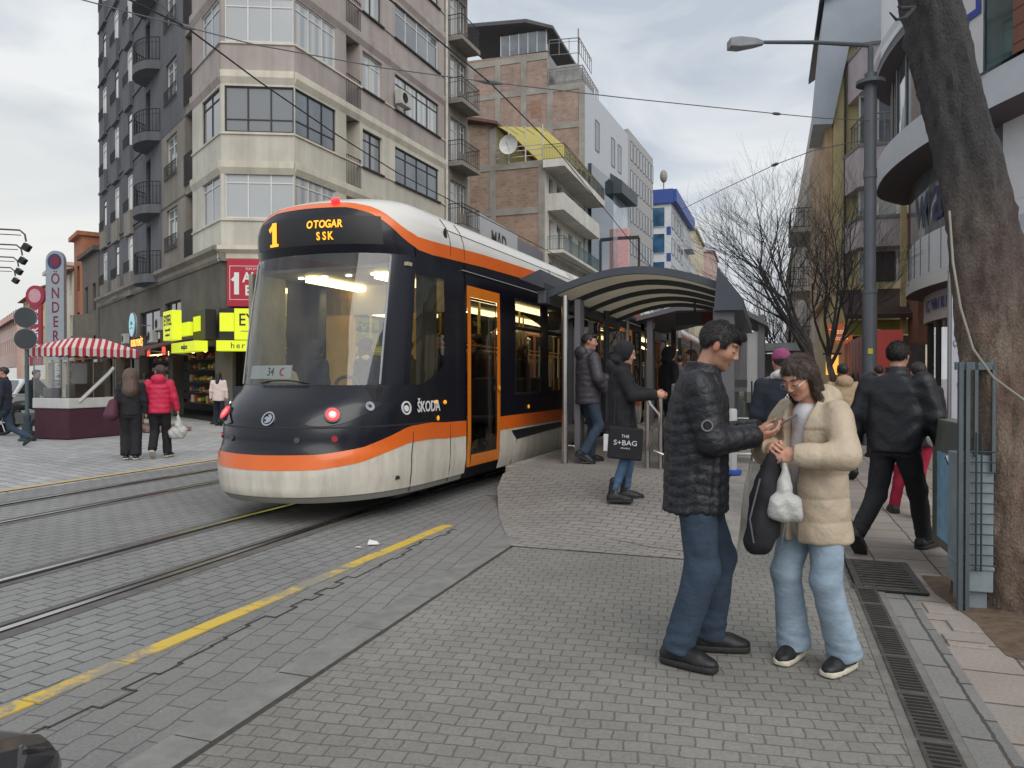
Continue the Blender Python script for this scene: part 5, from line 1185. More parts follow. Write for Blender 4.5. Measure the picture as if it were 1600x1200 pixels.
# right: drain channel, grate and sidewalk of large slabs
sheet('sidewalk', [(.95,-8),(40,-8),(40,120),(.62,120),(.62,6.8),(1.05,6.8),(1.05,5.8),(.95,5.8)], .0, G['side'])
sheet('sidewalk_edge', [(.77,-8),(.95,-8),(.95,5.8),(.77,5.8)], .001, G['grey'])
cm = mat('channel concrete', hx(120,118,112), .85, var=.3, scale=6, bump=.4); slot = mat('slot black', (.012,.011,.01), .9, var=0)
cast = mat('cast iron', hx(88,84,80), .6, .3, var=.4, scale=10, bump=.5)
dc = empty('drain_channel', (.66,3.0,0), 0, 'long slotted cast iron drain channel along the slab edge', 'drain channel')
mb = MB(); mb.box(-.12,.115,-6,2.85,-.12,.0); mb.build('channel_bed', cm, dc)
mb = MB(); y=-6
while y < 2.8: mb.box(-.075,.07,y,y+.485,-.02,.006); y += .5
mb.build('slotted_cover', cast, dc, bevel=.004)
mb = MB(); y=-3.
while y < 2.78:
    for k in range(12): mb.box(-.055,.05,y+.02+k*.038,y+.040+k*.038,.0062,.0075)
    y += .5
mb.build('slot_row', slot, dc)
dg_ = empty('drain_grate', (.84,6.3,0), 0, 'rectangular barred drain grate set in the pavement by the woman', 'drain grate')
mb = MB(); mb.box(-.24,.22,-.47,.5,-.02,.003); mb.build('pit', slot, dg_)
mb = MB(); 
for k in range(11): mb.box(-.19,.17,-.40+k*.076,-.365+k*.076,.004,.014)
mb.box(-.24,-.19,-.45,.46,.004,.012); mb.box(.17,.22,-.45,.46,.004,.012); mb.box(-.19,.17,-.45,-.41,.004,.012); mb.box(-.19,.17,.43,.46,.004,.012)
mb.build('bars', cast, dg_, bevel=.004)
# soil pit round the tree
mb = MB(); pit=[(1.2,5.35),(1.22,4.7),(1.5,4.45),(2.6,4.4),(2.6,6.6),(1.1,6.4),(1.1,5.9)]; mb.add([(x,y,.003) for x,y in pit],[tuple(range(7))]); o = mb.build('soil', mat('soil', hx(104,86,70), .95, var=.45, scale=12, bump=1, bscale=25)); o['kind']='structure'
mb = MB(); random.seed(5)
for (x,y,w_,l) in ((1.12,5.15,.16,.2),(1.06,4.86,.2,.2),(1.05,5.5,.16,.22),(1.42,4.5,.2,.14)): mb.box(x-w_/2,x+w_/2,y-l/2,y+l/2,-.02,.014)
o = mb.build('loose_slab', G['side'], bevel=.006); o['kind']='structure'
# ---------------- big street tree
def bark(name, c1, c2, sc=1.):
    t = NT(name); co = t.coord((1,1,.55)); n = t.noise(11*sc, 10, .8, co); v = t.node('ShaderNodeTexVoronoi'); v.inputs['Scale'].default_value = 75*sc; t.link(t.coord((1,1,.6)), v.inputs['Vector'])
    c = t.ramp(n, [(.3,c1),(.5,tuple((a+b)/2 for a,b in zip(c1,c2))),(.72,c2)]); sp = t.node('ShaderNodeSeparateXYZ'); t.link(t.coord(), sp.inputs[0])
    c = t.mix(t.ramp(t.noise(1.6,4,.6), [(.42,(0,0,0)),(.6,(1,1,1))]), c, t.mix(n, hx(84,68,62), hx(136,108,96)))
    fz = t.noise(5., 8, .75, t.coord((2.2,2.2,.35))); c = t.mix(.8, c, t.ramp(fz, [(.36,(.42,)*3),(.52,(1.15,)*3)]), 'MULTIPLY'); c = t.mix(.3, c, t.ramp(v.outputs['Distance'], [(.1,(1.15,)*3),(.6,(.45,)*3)]), 'MULTIPLY'); zr = t.node('ShaderNodeMapRange'); t.link(sp.outputs[2], zr.inputs[0]); zr.inputs[1].default_value = 1.6; zr.inputs[2].default_value = 3.0; c = t.mix(zr.outputs[0], c, t.mix(n, hx(48,48,51), hx(94,91,92))); t.link(c, t.b.inputs['Base Color']); t.b.inputs['Roughness'].default_value = .95
    h = t.node('ShaderNodeMath', operation='MULTIPLY_ADD'); t.link(v.outputs['Distance'], h.inputs[0]); h.inputs[1].default_value = -.45; t.link(n, h.inputs[2]); t.link(t.bump(h.outputs[0], .9, .02, t.bump(fz, .8, .05)), t.b.inputs['Normal']); return t.m
bk = bark('bark rough', hx(86,78,70), hx(164,146,128)); bk2 = bark('bark grey', hx(106,102,98), hx(164,158,150))
tr = empty('street_tree', (2.0,4.9,0), 0, 'big leaning rough barked tree trunk with a pale cable, at the right edge', 'tree')
def trunk_mesh(path, rad, n=40, sub=60, amp=.03):
    P = smooth_path3(path, rad, sub); vs=[];fs=[]; rnd = np.random.RandomState(3)
    for i,(p,r_) in enumerate(P):
        for k in range(n):
            a = 2*pi*k/n; z = p[2]
            d = amp*(sin(3*a+z*1.3)+.6*sin(5*a-z*2.1+1)+.5*sin(9*a+z*5)+.35*sin(14*a-z*11))*.5 + amp*.35*rnd.randn()*.5
            if z < .7: d += (.7-z)*.16*(max(0,sin(2.5*a+.6))**2)
            vs.append((p[0]+(r_+d)*cos(a)-2.0, p[1]+(r_+d)*sin(a)-4.9, z))
        if i:
            for k in range(n): fs.append(((i-1)*n+k,(i-1)*n+(k+1)%n,i*n+(k+1)%n,i*n+k))
    return MB().add(vs,fs)
def smooth_path3(path, rad, sub):
    out=[]; m=len(path)-1
    for i in range(sub+1):
        t = i/sub*m; j=min(int(t),m-1); f=t-j
        q=[Vector(path[min(max(c,0),m)]) for c in (j-1,j,j+1,j+2)]
        p=.5*((2*q[1])+(-q[0]+q[2])*f+(2*q[0]-5*q[1]+4*q[2]-q[3])*f*f+(-q[0]+3*q[1]-3*q[2]+q[3])*f**3)
        out.append((p, rad[j]+(rad[j+1]-rad[j])*f))
    return out
def TZ(px, y, Zd=5.0): a = cam2w(px, Zd, 0); return (a[0], a[1], 1.5+(590-y)*Zd/1180)
tp = [TZ(1590,965),TZ(1576,800),TZ(1556,600),TZ(1539,430),TZ(1522,300),TZ(1483,140),TZ(1453,0),TZ(1425,-160),TZ(1400,-330)]
trd = [.25,.225,.212,.205,.195,.178,.165,.15,.14]
b_ = [TZ(1596,1050)]+tp; trunk_mesh(b_, [.33]+trd, 44, 110, .03).build('trunk', bk, tr, smooth=60)
mb = MB(); mb.X = Matrix.Translation(-tr.location); mb.tube([TZ(1425,15,4.9),TZ(1412,30,4.8),TZ(1398,33,4.75),TZ(1388,22,4.7)],[.018,.013,.009,.005],6); mb.tube([TZ(1425,15,4.9),TZ(1405,15,4.8),TZ(1400,12,4.8)],[.016,.01,.006],6); mb.tube([TZ(1440,-60,5),TZ(1520,-160,5.2),TZ(1600,-260,5.4)],[.09,.07,.05],10); mb.build('branch', bk, tr, smooth=True)
# cable on the trunk
cb = empty('cable', (tr.location.x,tr.location.y,2), 0, 'thin pale cable hanging down across the big tree trunk', 'cable')
mb = MB(); mb.X = Matrix.Translation(-cb.location); mb.tube([TZ(1482,330,4.74),TZ(1488,410,4.72),TZ(1500,480,4.70),TZ(1520,545,4.70),TZ(1552,590,4.70),TZ(1600,625,4.72),TZ(1660,650,4.8)],.0075,6); mb.build('cable_run', mat('cable pale', hx(150,146,136), .6), cb, smooth=True)
# ---------------- bare trees
def bare_tree(name, x, y, H, label, seed, spread=1.0, m=bk2, lean=0):
    random.seed(seed); r = empty(name, (x,y,0), 0, label, 'tree', 'bare street trees'); mb = MB(); tw_ = MB()
    def grow(p, d, L_, rad, lvl):
        pts=[Vector(p)]; rs=[rad]; n=4 if lvl<3 else 3; dd=Vector(d)
        for i in range(n):
            dd = (dd+Vector((random.uniform(-.16,.16),random.uniform(-.16,.16),.10 if lvl else .03))).normalized(); pts.append(pts[-1]+dd*L_/n); rs.append(rad*(1-.55*(i+1)/n))
        (mb if lvl < 2 else tw_).tube(pts, rs, 8 if lvl < 2 else (4 if lvl == 2 else 3), cap=False)
        if lvl >= 5 or rad < .0028: return
        nb = (5 if lvl == 0 else (5 if lvl < 3 else 4))
        for k in range(nb):
            t = random.uniform(.35,1) if lvl else random.uniform(.75,1); i = min(int(t*n), n-1); q = pts[i].lerp(pts[i+1], t*n-i)
            ax_ = dd.cross(Vector((random.uniform(-1,1),random.uniform(-1,1),random.uniform(-.3,.3)))).normalized(); ang = random.uniform(.35,.85)*spread
            nd = Matrix.Rotation(ang,3,ax_) @ dd; nd.z = max(nd.z, .12); nd.normalize()
            grow(q, nd, L_*(random.uniform(.9,1.25) if lvl == 0 else random.uniform(.55,.8)), rs[i]*random.uniform(.5,.68), lvl+1)
    for k in range(1):
        grow((0,0,0), (lean,0,1), H*.24, H*.0145, 0)
    base = Vector((0,0,0))
    mb.build('trunk', m, r, smooth=True); tw_.build('crown', m, r, smooth='all'); return r
bare_tree('bare_tree', 1.5, 21.5, 10.8, 'bare leafless tree with many fine twigs, wide one nearest the lamp post', 4, 1.02, lean=-.08)
bare_tree('bare_tree', 2.0, 24.5, 10.2, 'bare leafless tree in front of the fire ladder building, right of the wide bare tree', 9, .95)
bare_tree('bare_tree', .75, 30.5, 8.5, 'smaller bare tree farther down the street behind the wide bare tree', 14, 1.1)
bare_tree('bare_tree', 1.6, 42, 8.5, 'farthest bare tree down the right pavement', 21, 1.1)
# dark conifer at the far left
def conifer(x, y, h, label):
    r = empty('conifer', (x,y,0), 0, label, 'tree'); rnd = random.Random(2); mb = MB(); mb.cyl((0,0,0),(0,0,h),.2,.03,8); mb.build('trunk', bk2, r)
    mb = MB()
    for i in range(900):
        t = rnd.random()**.8; a = rnd.uniform(0,2*pi); z = h*(.08+.92*t); R_ = (1-t)*h*.30*rnd.uniform(.4,1)+.1
        p = Vector((R_*cos(a),R_*sin(a),z)); d = Vector((cos(a),sin(a),-.35)).normalized(); s_ = .55*(1-t)+.22; u_ = d.cross(Vector((0,0,1))).normalized()*s_*.35
        mb.add([p-u_,p+u_,p+d*s_], [(0,1,2)])
    mb.build('crown', mat('needles dark', hx(46,62,54), .9, var=.4), r, fix=False)
ax,ay = along(70, 5); conifer(ax, ay, 6.8, 'dark green conifer in front of the pinkish far house')
# ---------------- platform shelter
sh = empty('stop_shelter', (-1.6,12.2,.3), 0, 'grey steel tram stop shelter with arched translucent roof and glass side', 'shelter')
SM = lambda: (lambda m: (setattr(m,'X',Matrix.Translation(-sh.location)), m)[1])(MB())
gst = mat('shelter steel', hx(74,78,86), .45, .3, var=.12, scale=2); inox = mat('stainless', (.50,.49,.48), .3, 1, var=.12, scale=5)
def arc(t): # t 0..1 left to right
    x = -2.95+2.45*t; z = 2.66+.40*sin(pi*(.08+.84*t)) - .06; return x, z
for s_ in (10.2,11.45,12.7,13.95,15.2):
    mb = SM(); pts=[arc(k/16) for k in range(17)]
    poly=[(x,z+.0) for x,z in pts]+[(x,z-.10) for x,z in reversed(pts)]
    mb.prismT(poly, lambda p,q,u:(p,u,q), s_-.035, s_+.035); mb.build('roof_arch', gst, sh)
tl = NT('polycarbonate'); b = tl.b; tl.link(tl.mix(tl.noise(1.2,5,.6), hx(122,114,98), hx(156,148,128)), b.inputs['Base Color']); b.inputs['Roughness'].default_value=.5
trn = tl.node('ShaderNodeBsdfTranslucent'); tl.link(b.inputs['Base Color'].links[0].from_socket, trn.inputs[0]); mxs = tl.node('ShaderNodeMixShader'); mxs.inputs[0].default_value=.6; tl.link(b.outputs[0], mxs.inputs[1]); tl.link(trn.outputs[0], mxs.inputs[2]); tl.link(mxs.outputs[0], tl.out.inputs[0])
for k in range(4):
    s0,s1 = 10.2+1.25*k+.035, 10.2+1.25*(k+1)-.035; mb = SM(); vs=[];fs=[]
    for i in range(17):
        x,z = arc(i/16); vs += [(x,s0,z-.025),(x,s1,z-.025)]
        if i: q=2*i; fs.append((q-2,q-1,q+1,q))
    mb.add(vs,fs); mb.build('roof_pane', tl.m, sh, smooth='all')
mb = SM()
mb.box(-3.02,-2.9,10.0,15.4,2.52,2.72); mb.build('eave_beam', gst, sh, bevel=.015)
mb = SM(); mb.prismT([(-3.25,2.86),(-2.9,2.72),(-2.9,2.80),(-2.95,2.98)], lambda p,q,u:(p,u,q), 9.9, 15.4); mb.build('eave_wing', gst, sh)
mb = SM(); mb.prismT([(-.62,2.92),(-.30,2.50),(-.30,2.36),(-.66,2.36)], lambda p,q,u:(p,u,q), 10.0, 15.4); mb.build('eave_wing', gst, sh)
mb = SM(); mb.box(-.68,-.42,10.1,10.5,.3,2.4); mb.build('column', mat('column grey', hx(104,102,106), .5, .2, var=.12), sh, bevel=.01); mb = SM(); mb.box(-.66,-.46,14.6,14.9,.3,2.4); mb.build('column', _M['column grey'], sh, bevel=.01)
for (x,s_,r_) in ((-2.68,10.2,.045),(-2.72,11.15,.04),(-2.62,12.75,.05),(-2.70,15.2,.045)):
    mb = SM(); mb.cyl((x,s_,.3),(x,s_,2.64),r_,n=14); mb.build('post', inox if r_ < .05 else gst, sh, smooth=True)
mb = SM(); mb.box(-2.58,-2.5,10.35,10.6,.3,2.6); mb.build('post', _M['column grey'], sh)
sgl = glass('shelter glass', (.72,.78,.74), alpha=.06)
for a,c in ((10.35,11.05),(11.25,12.6),(12.9,15.1)):
    mb = SM(); mb.box(-2.705,-2.695,a,c,.55,2.4); mb.build('glass_pane', sgl, sh, fix=False)
ps = empty('hanging_display', (-1.15,13.9,2.45), 0, 'dark information display with a red end hanging under the shelter roof', 'display')
mb = MB(); mb.box(-.42,.22,-.06,.06,0,.22); mb.build('case', mat('display case', (.02,.02,.024), .4), ps, bevel=.01); mb = MB(); mb.box(.02,.22,-.065,-.061,.01,.21); mb.build('red_panel', mat('panel wine', hx(90,30,40), .6), ps); mb = MB(); mb.cyl((-.1,0,.2),(-.1,0,.5),.02,n=6); mb.build('hanger', gst, ps)
# turnstile fence of bent steel tubes
tg = empty('turnstile', (-1.45,10.0,.3), 0, 'stainless steel turnstile gate with bent tubes beside the hooded girl', 'turnstile')
mb = MB()
for x in (-.05,.12,.30): mb = MB(); mb.cyl((x,0,0),(x,0,1.05),.032,n=12); mb.build('post', inox, tg, smooth=True)
mb = MB(); mb.tube([(-.05,-.05,.25),(-.0,-.07,.35),(.0,-.1,.5),(.12,-.14,.62),(.12,-.14,.72),(.0,-.1,.85),(-.05,-.05,.95)],.018,8); mb.tube([(.30,0,.25),(.18,-.12,.2),(.04,-.1,.25)],.018,8); mb.build('bent_tube', inox, tg, smooth=True)
mb = MB(); mb.box(.26,.42,-.08,.35,.0,1.12); mb.build('reader_box', mat('reader grey', hx(92,92,98), .5), tg, bevel=.02); mb = MB(); mb.cyl((.33,-.1,1.0),(.33,.1,1.0),.02); mb.box(.25,.45,-.13,-.09,.62,.67); mb.build('arm', inox, tg)
for i,(x,s_,lb) in enumerate(((-2.55,10.75,'low stainless hoop on the platform edge by the shelter glass'),)):
    q = empty('hoop_barrier', (x-.2,s_,.3), 0, lb, 'hoop'); mb = MB(); mb.tube([(-.1,0,0),(-.1,0,.16),(-.06,0,.2),(.06,0,.2),(.1,0,.16),(.1,0,0)],.018,8); mb.build('hoop', inox, q, smooth=True)
gt = empty('platform_gate', (-.6,11.2,.3), 0, 'stainless steel gate frame with dark top panel behind the phone man', 'gate')
mb = MB()
for x in (-.42,.0,.40): mb.cyl((x,0,0),(x,0,1.15),.03,n=10)
mb.cyl((-.42,0,.12),(.4,0,.12),.022,n=8); mb.cyl((-.42,0,.62),(.4,0,.62),.016,n=8); mb.build('frame', inox, gt, smooth=True)
mb = MB(); mb.box(-.44,.32,-.03,.03,1.06,1.17); mb.build('top_panel', mat('panel charcoal', hx(60,60,60), .6), gt); mb = MB(); mb.box(-.4,.38,-.008,.008,.2,1.0); mb.build('glass_pane', sgl, gt, fix=False)
mb = MB(); mb.tube([(.4,0,1.1),(.52,-.05,1.18),(.62,-.05,1.2)],.018,8); mb.box(-.1,.5,-.2,.2,0,.04); mb.build('handle', inox, gt, smooth=40)
bn = empty('litter_bin', (-.42,9.6,.3), 0, 'pale cylindrical bin with a blue ring at its foot, behind the phone man', 'bin')
mb = MB(); mb.lathe([(.06,0),(.065,.05),(.065,.8),(.055,.82)],(0,0,0),20); mb.build('body', mat('bin pale', hx(176,178,176), .6, var=.1), bn, smooth=40)
mb = MB(); mb.lathe([(.08,.0),(.12,.02),(.12,.06),(.07,.07)],(0,0,.01),20); mb.build('ring', mat('ring blue', hx(40,80,170), .5), bn, smooth=40)
# next shelter down the platform
s2 = empty('stop_shelter', (-.9,19,.3), 0, 'second grey framed shelter farther along the platform', 'shelter')
mb = MB()
for (x,y) in ((-.2,0),(.35,0),(.75,0),(.75,5),(-.2,5),(-1.9,0),(-1.9,5)): mb = MB(); mb.box(x-.07,x+.07,y-.07,y+.07,0,2.7); mb.build('post', _M['column grey'], s2)
mb = MB(); mb.prismT([(-2.2,2.7),(-1.2,2.95),(-.2,2.95),(.4,2.8),(.9,2.5),(.9,2.4),(.4,2.68),(-.2,2.83),(-1.2,2.83),(-2.2,2.6)], lambda p,q,u:(p,u,q), -.3, 5.5); mb.build('roof', _M['column grey'], s2)
mb = MB(); mb.box(-.18,.3,-.02,.02,.1,2.5); mb.box(.42,.7,-.02,.02,.6,2.3); mb.build('panel', mat('panel frosted', hx(170,172,170), .6, var=.1), s2)
s3 = empty('stop_shelter', (.45,26,.1), 0, 'small flat roofed kiosk shelter under the bare trees', 'shelter')
mb = MB(); mb.box(-1.4,.9,-.6,1.4,2.25,2.5); mb.build('roof', mat('kiosk grey', hx(150,152,152), .6), s3)
for x in (-1.3,-.6,.1,.8): mb = MB(); mb.box(x-.05,x+.05,-.5,-.4,0,2.25); mb.build('post', _M['kiosk grey'], s3)
mb = MB(); mb.box(-1.3,.8,.9,.95,0,2.2); mb.build('back_panel', mat('kiosk glass', hx(120,126,124), .3, var=.2), s3)
# platform railing posts (dark masts between the tram cars seen over the platform)
for i,(s_,x) in enumerate(((20.2,-2.9),(25.2,-2.75),(33.2,-2.7))):
    q = empty('platform_mast', (x,s_,.3), 0, ('slim dark mast with pale top beside the tram, %s of three' % ('nearest','middle','farthest')[i]), 'mast')
    mb = MB(); mb.cyl((0,0,0),(0,0,2.55),.055,n=10); mb.build('pole', gst, q, smooth=True); mb = MB(); mb.tube([(0,0,2.5),(0,0,2.8),(-.05,0,3.05)],[.06,.055,.03],8); mb.build('top', mat('mast pale', (.6,.6,.6), .4), q, smooth=True)
# ---------------- street lamps
lm = mat('lamp post grey', hx(92,96,102), .5, .2, var=.12)
lp = empty('street_lamp', (2.12,18.35,0), 0, 'tall grey street lamp with one long arm, in front of the gabled building', 'street lamp')
mb = MB(); mb.cyl((0,0,0),(0,0,3.4),.15,n=16); mb.cyl((0,0,3.4),(0,0,8.2),.125,n=16); mb.build('post', lm, lp, smooth=True)
mb = MB(); mb.cyl((0,0,7.95),(0,0,8.03),.30,n=20); mb.build('collar', lm, lp, smooth=40); mb = MB(); mb.cyl((0,0,3.36),(0,0,3.44),.165,n=16); mb.build('collar', lm, lp, smooth=40); mb = MB(); mb.cyl((0,0,5.9),(0,0,6.1),.14,n=16); mb.build('collar', lm, lp, smooth=40)
a = Vector((-.93,-.36,0)).normalized(); tip = a*2.55
mb = MB(); mb.tube([(0,0,8.0),(0,0,8.75),tuple(a*.06+Vector((0,0,8.82))),tuple(tip*.5+Vector((0,0,8.86))),tuple(tip+Vector((0,0,8.84)))],[.06,.06,.05,.045,.04],8); mb.build('arm', lm, lp, smooth=True)
hd_ = MB(); hd_.X = Matrix.Translation(tip+Vector((0,0,8.8))) @ Matrix.Rotation(atan2(a.y,a.x),4,'Z')
vs=[]; 
for (x,w_,z0,z1) in ((-.15,.05,-.02,.06),(.05,.11,-.06,.10),(.4,.15,-.12,.11),(.62,.14,-.11,.08)): vs += [(x,-w_,z0),(x,w_,z0),(x,w_,z1),(x,-w_,z1)]
fs=[(0,1,2,3),(12,15,14,13)]+[(4*i+j,4*i+(j+1)%4,4*i+4+(j+1)%4,4*i+4+j) for i in range(3) for j in range(4)]
hd_.add(vs,fs); hd_.build('lamp_head', mat('lamp head', hx(150,152,158), .5), lp, bevel=.02)
st_ = MB(); st_.box(-.05,.05,-.16,-.152,2.02,2.14); st_.build('sticker', mat('sticker yellow', hx(190,180,60), .6), lp)
ax,ay = along(36, 4.0)
lp2 = empty('street_lamp', (ax,ay,0), R(-25), 'slim street lamp with a short arm in front of the left side street', 'street lamp')
mb = MB(); mb.cyl((0,0,0),(0,0,7.6),.08,n=8); mb.tube([(0,0,7.5),(-.8,0,8.1),(-2.2,0,8.35)],.05,6); mb.build('post', lm, lp2, smooth=True); mb = MB(); mb.ball((-2.5,0,8.4),.3,10,6,(1.2,.5,.4)); mb.build('lamp_head', _M['lamp head'], lp2, smooth=True)
for i,(px,py,Zd) in enumerate(((42,362,30),(36,385,33),(30,404,36.5),(25,420,40))):
    zt = 1.5+(590-py)*Zd/1180; c_ = cam2w(px-0,Zd,0); p_ = cam2w(px-150,Zd,0)
    q = empty('floodlight_mast', (p_[0],p_[1],0), TH, ('curved floodlight arm reaching in at the left edge, %s of four' % ('topmost','second from the top','third from the top','lowest')[i]), 'floodlight', 'floodlight arms at the left edge')
    L_ = hypot(c_[0]-p_[0],c_[1]-p_[1]); mb = MB(); mb.cyl((0,0,0),(0,0,zt),.09,n=8); mb.tube([(0,0,zt-.4),(.2,0,zt+.05),(L_*.5,0,zt+.14),(L_-.25,0,zt+.05),(L_-.05,0,zt-.12),(L_,0,zt-.4)],.035,6); mb.tube([(L_*.3,0,zt-.1),(L_*.6,0,zt-.08),(L_-.2,0,zt-.15)],.02,5); mb.build('mast', mat('mast brown', hx(70,66,64), .6), q, smooth=True)
    mb = MB(); mb.X = Matrix.Translation((L_,0,zt-.55)) @ Matrix.Rotation(R(35),4,'Y'); mb.box(-.08,.2,-.12,.12,-.2,.08); mb.build('floodlight', blk, q, bevel=.03)
# ---------------- overhead wires
wm = mat('wire black', (.02,.02,.022), .7, var=0); wg = mat('wire grey', (.10,.10,.11), .6, var=0)
def wire(name, pts, label, r=.012, m=wm, ins=()):
    q = empty(name, pts[0], 0, label, 'overhead wire'); mb = MB(); mb.X = Matrix.Translation(-Vector(pts[0])); mb.tube(pts, r, 5); mb.build('cable', m, q, smooth=True)
    for p,l,r_ in ins:
        mb = MB(); mb.X = Matrix.Translation(-Vector(pts[0])); p=Vector(p); j = min(range(len(pts)-1), key=lambda i:(Vector(pts[i])+Vector(pts[i+1])-2*p).length); d=(Vector(pts[j+1])-Vector(pts[j])).normalized()
        mb.tube([p-d*l,p-d*l*.3,p+d*l*.3,p+d*l],[r_*.3,r_,r_,r_*.3],8); mb.build('insulator', m, q, smooth=True)
    return q
def WZ_(px,py,Zd): a=cam2w(px,Zd,0); return (a[0],a[1],1.5+(590-py)*Zd/1180)
wire('contact_wire', [WZ_(560,-40,7.2),WZ_(665,48,9),WZ_(765,130,11.6),WZ_(870,235,16),(-4.4,30,5.9),(-4.3,60,5.9),(-4.2,160,5.9)], 'black contact wire running above the near tram track', .011)
wire('contact_wire', [WZ_(200,0,9.6),WZ_(292,44,10.3),WZ_(405,128,12),WZ_(520,207,14.5),WZ_(620,270,18),(-7.6,32,6.2),(-7.6,150,6.0)], 'black contact wire running above the far tram track', .013)
sp0 = WZ_(292,44,10.3); sp1 = WZ_(765,130,11.6); sp2 = WZ_(1212,179,14.6)
wire('span_wire', [WZ_(60,-17,10),WZ_(175,14,10.1),sp0,WZ_(400,72,10.5),WZ_(600,108,11),sp1,WZ_(980,155,12.8),sp2,WZ_(1285,186,15.6),(2.12,18.3,7.15)], 'span wire crossing the whole street from upper left to the lamp post', .009, wg, ((sp0,.12,.035),(sp1,.22,.04),(sp2,.16,.03)))
wire('span_wire', [WZ_(1060,330,30),WZ_(1130,296,24),WZ_(1210,258,20),WZ_(1270,236,18),(2.05,18.3,6.75)], 'short grey span wire rising to the lamp post beside the bare tree', .011, wg, ((WZ_(1210,258,20),.22,.045),))
wire('span_wire', [WZ_(292,44,10.3),WZ_(230,-10,12),WZ_(180,-60,14)], 'short wire leaving the upper left wire joint', .009, wm)
# ---------------- right edge: blue rack, cabinet, banner
rk = empty('wire_rack', (1.26,5.55,0), TH*.2, 'pale blue steel rack with dark wire mesh leaning beside the tree', 'rack')
bp = mat('rack blue', hx(134,146,152), .55, .2, var=.25, scale=5); bgr = mat('mesh green', hx(34,56,60), .6, var=.2)
mb = MB(); mb.box(-.06,.11,.0,.35,.12,1.0); mb.box(-.04,.09,.05,.3,0,.12); mb.box(-.065,.115,-.01,.36,.26,.285); mb.build('panel', bp, rk, bevel=.006)
mb = MB()
for k in range(12): mb.cyl((-.075,-.03,.3+k*.066),(.115,-.03,.3+k*.066),.0045,n=5)
for x in (.0,.03): mb.cyl((x,-.03,.26),(x,-.03,1.15),.006,n=5)
mb.build('mesh', bgr, rk)
mb = MB(); 
for x in (-.09,-.05): mb.box(x-.012,x+.012,-.04,.0,0,1.6)
mb.box(-.12,.1,-.03,.0,1.55,1.6); mb.box(.09,.11,-.03,0,.9,1.58); mb.box(-.01,.01,-.03,0,1.0,1.6); mb.build('frame', mat('frame bluegrey', hx(88,98,102), .5, .3, var=.2), rk)
cbx = empty('metal_cabinet', (1.42,6.9,0), R(2), 'tall olive grey metal cabinet with a side latch at the pavement edge', 'cabinet')
mb = MB(); mb.box(-.09,.07,-.5,.3,.12,1.16); mb.build('body', mat('cabinet olive', hx(112,114,106), .5, .3, var=.25, scale=4), cbx, bevel=.008); mb = MB(); mb.box(-.098,-.092,-.3,.1,.2,.9); mb.build('poster', mat('poster blue', hx(130,170,196), .5, var=.3, scale=8), cbx); mb = MB(); mb.cyl((-.16,-.52,.86),(-.0,-.52,.82),.014,n=8); mb.cyl((-.16,-.56,.86),(-.16,-.48,.9),.02,n=8); mb.build('latch', inox, cbx, smooth=True); mb = MB(); mb.box(-.09,-.06,-.5,-.46,0,.12); mb.box(.04,.07,-.5,-.46,0,.12); mb.box(-.05,.1,-.55,-.4,0,.02); mb.build('foot', iron, cbx)
bnr = empty('pole_banner', (1.62,7.6,0), TH, 'white vertical banner with a small figure and dark lettering rows', 'banner')
mb = MB(); mb.box(-.10,.09,-.02,.0,1.1,2.42); mb.build('cloth', mat('banner white', hx(168,168,178), .7, var=.1), bnr); mb = MB(); mb.cyl((-.11,0,0),(-.11,0,2.45),.016,n=8); mb.cyl((.11,0,0),(.11,0,2.45),.02,n=8); mb.cyl((-.12,0,2.4),(.14,0,2.4),.014,n=6); mb.build('pole', fg, bnr, smooth=True)
ink = mat('banner ink', hx(60,60,70), .7, var=0); mb = MB(); mb.tube([(-.02,-.03,2.2),(.02,-.03,2.12),(-.02,-.03,2.05),(.03,-.03,1.98),(-.01,-.03,1.9)],.008,5); mb.tube([(.03,-.03,2.14),(.05,-.03,2.0),(.02,-.03,1.88)],.006,5); mb.ball((-.0,-.03,2.22),.022,8,6,(1,.3,1)); mb.build('figure', ink, bnr)
text('lettering', '\u00c7\u0130\u011eDEM', .075, mat('ink violet', hx(84,74,110), .7, var=0), frame_mw((-.0,-.024,1.80),(1,0,0),(0,0,1)), bnr, ext=.001, sx=.62); text('lettering', 'SANAT', .06, _M['ink violet'], frame_mw((.0,-.024,1.62),(0,0,-1),(1,0,0)), bnr, ext=.001)
mb = MB(); mb.box(-.05,.0,-.026,-.021,1.42,1.455); mb.build('red_mark', red, bnr)
# ---------------- left: snack cart, motorbike, pole with round signs
ct = empty('snack_cart', (-16.55,14.75,0), 0, 'snack cart with red and white striped canopy and maroon skirt', 'cart'); ct.scale = (.68,.74,1)
mar = mat('maroon skirt', hx(70,34,48), .8, var=.2); cw = mat('cart white', hx(190,190,186), .6, var=.12); plas = glass('plastic film', (.78,.78,.76), alpha=.1, rough=.15)
mb = MB(); mb.box(-.82,.82,-1.25,1.3,0,.75); mb.build('skirt', mar, ct, bevel=.02); mb = MB(); mb.box(-.86,.86,-1.29,1.34,.75,1.0); mb.build('counter', cw, ct, bevel=.02)
mb = MB(); mb.box(.35,.8,-1.0,.2,1.0,1.35); mb.box(-.6,-.2,-1.1,-.7,1.0,1.25); mb.box(-.5,.3,-.1,.6,1.0,1.9); mb.build('appliance', mat('cart metal', (.35,.35,.35), .4, .6, var=.2), ct, bevel=.03)
mb = MB(); mb.tube([(.86,-.9,.9),(.86,.3,1.6),(.86,.5,1.75)],.05,6); mb.build('rolled_film', cw, ct)
mb = MB()
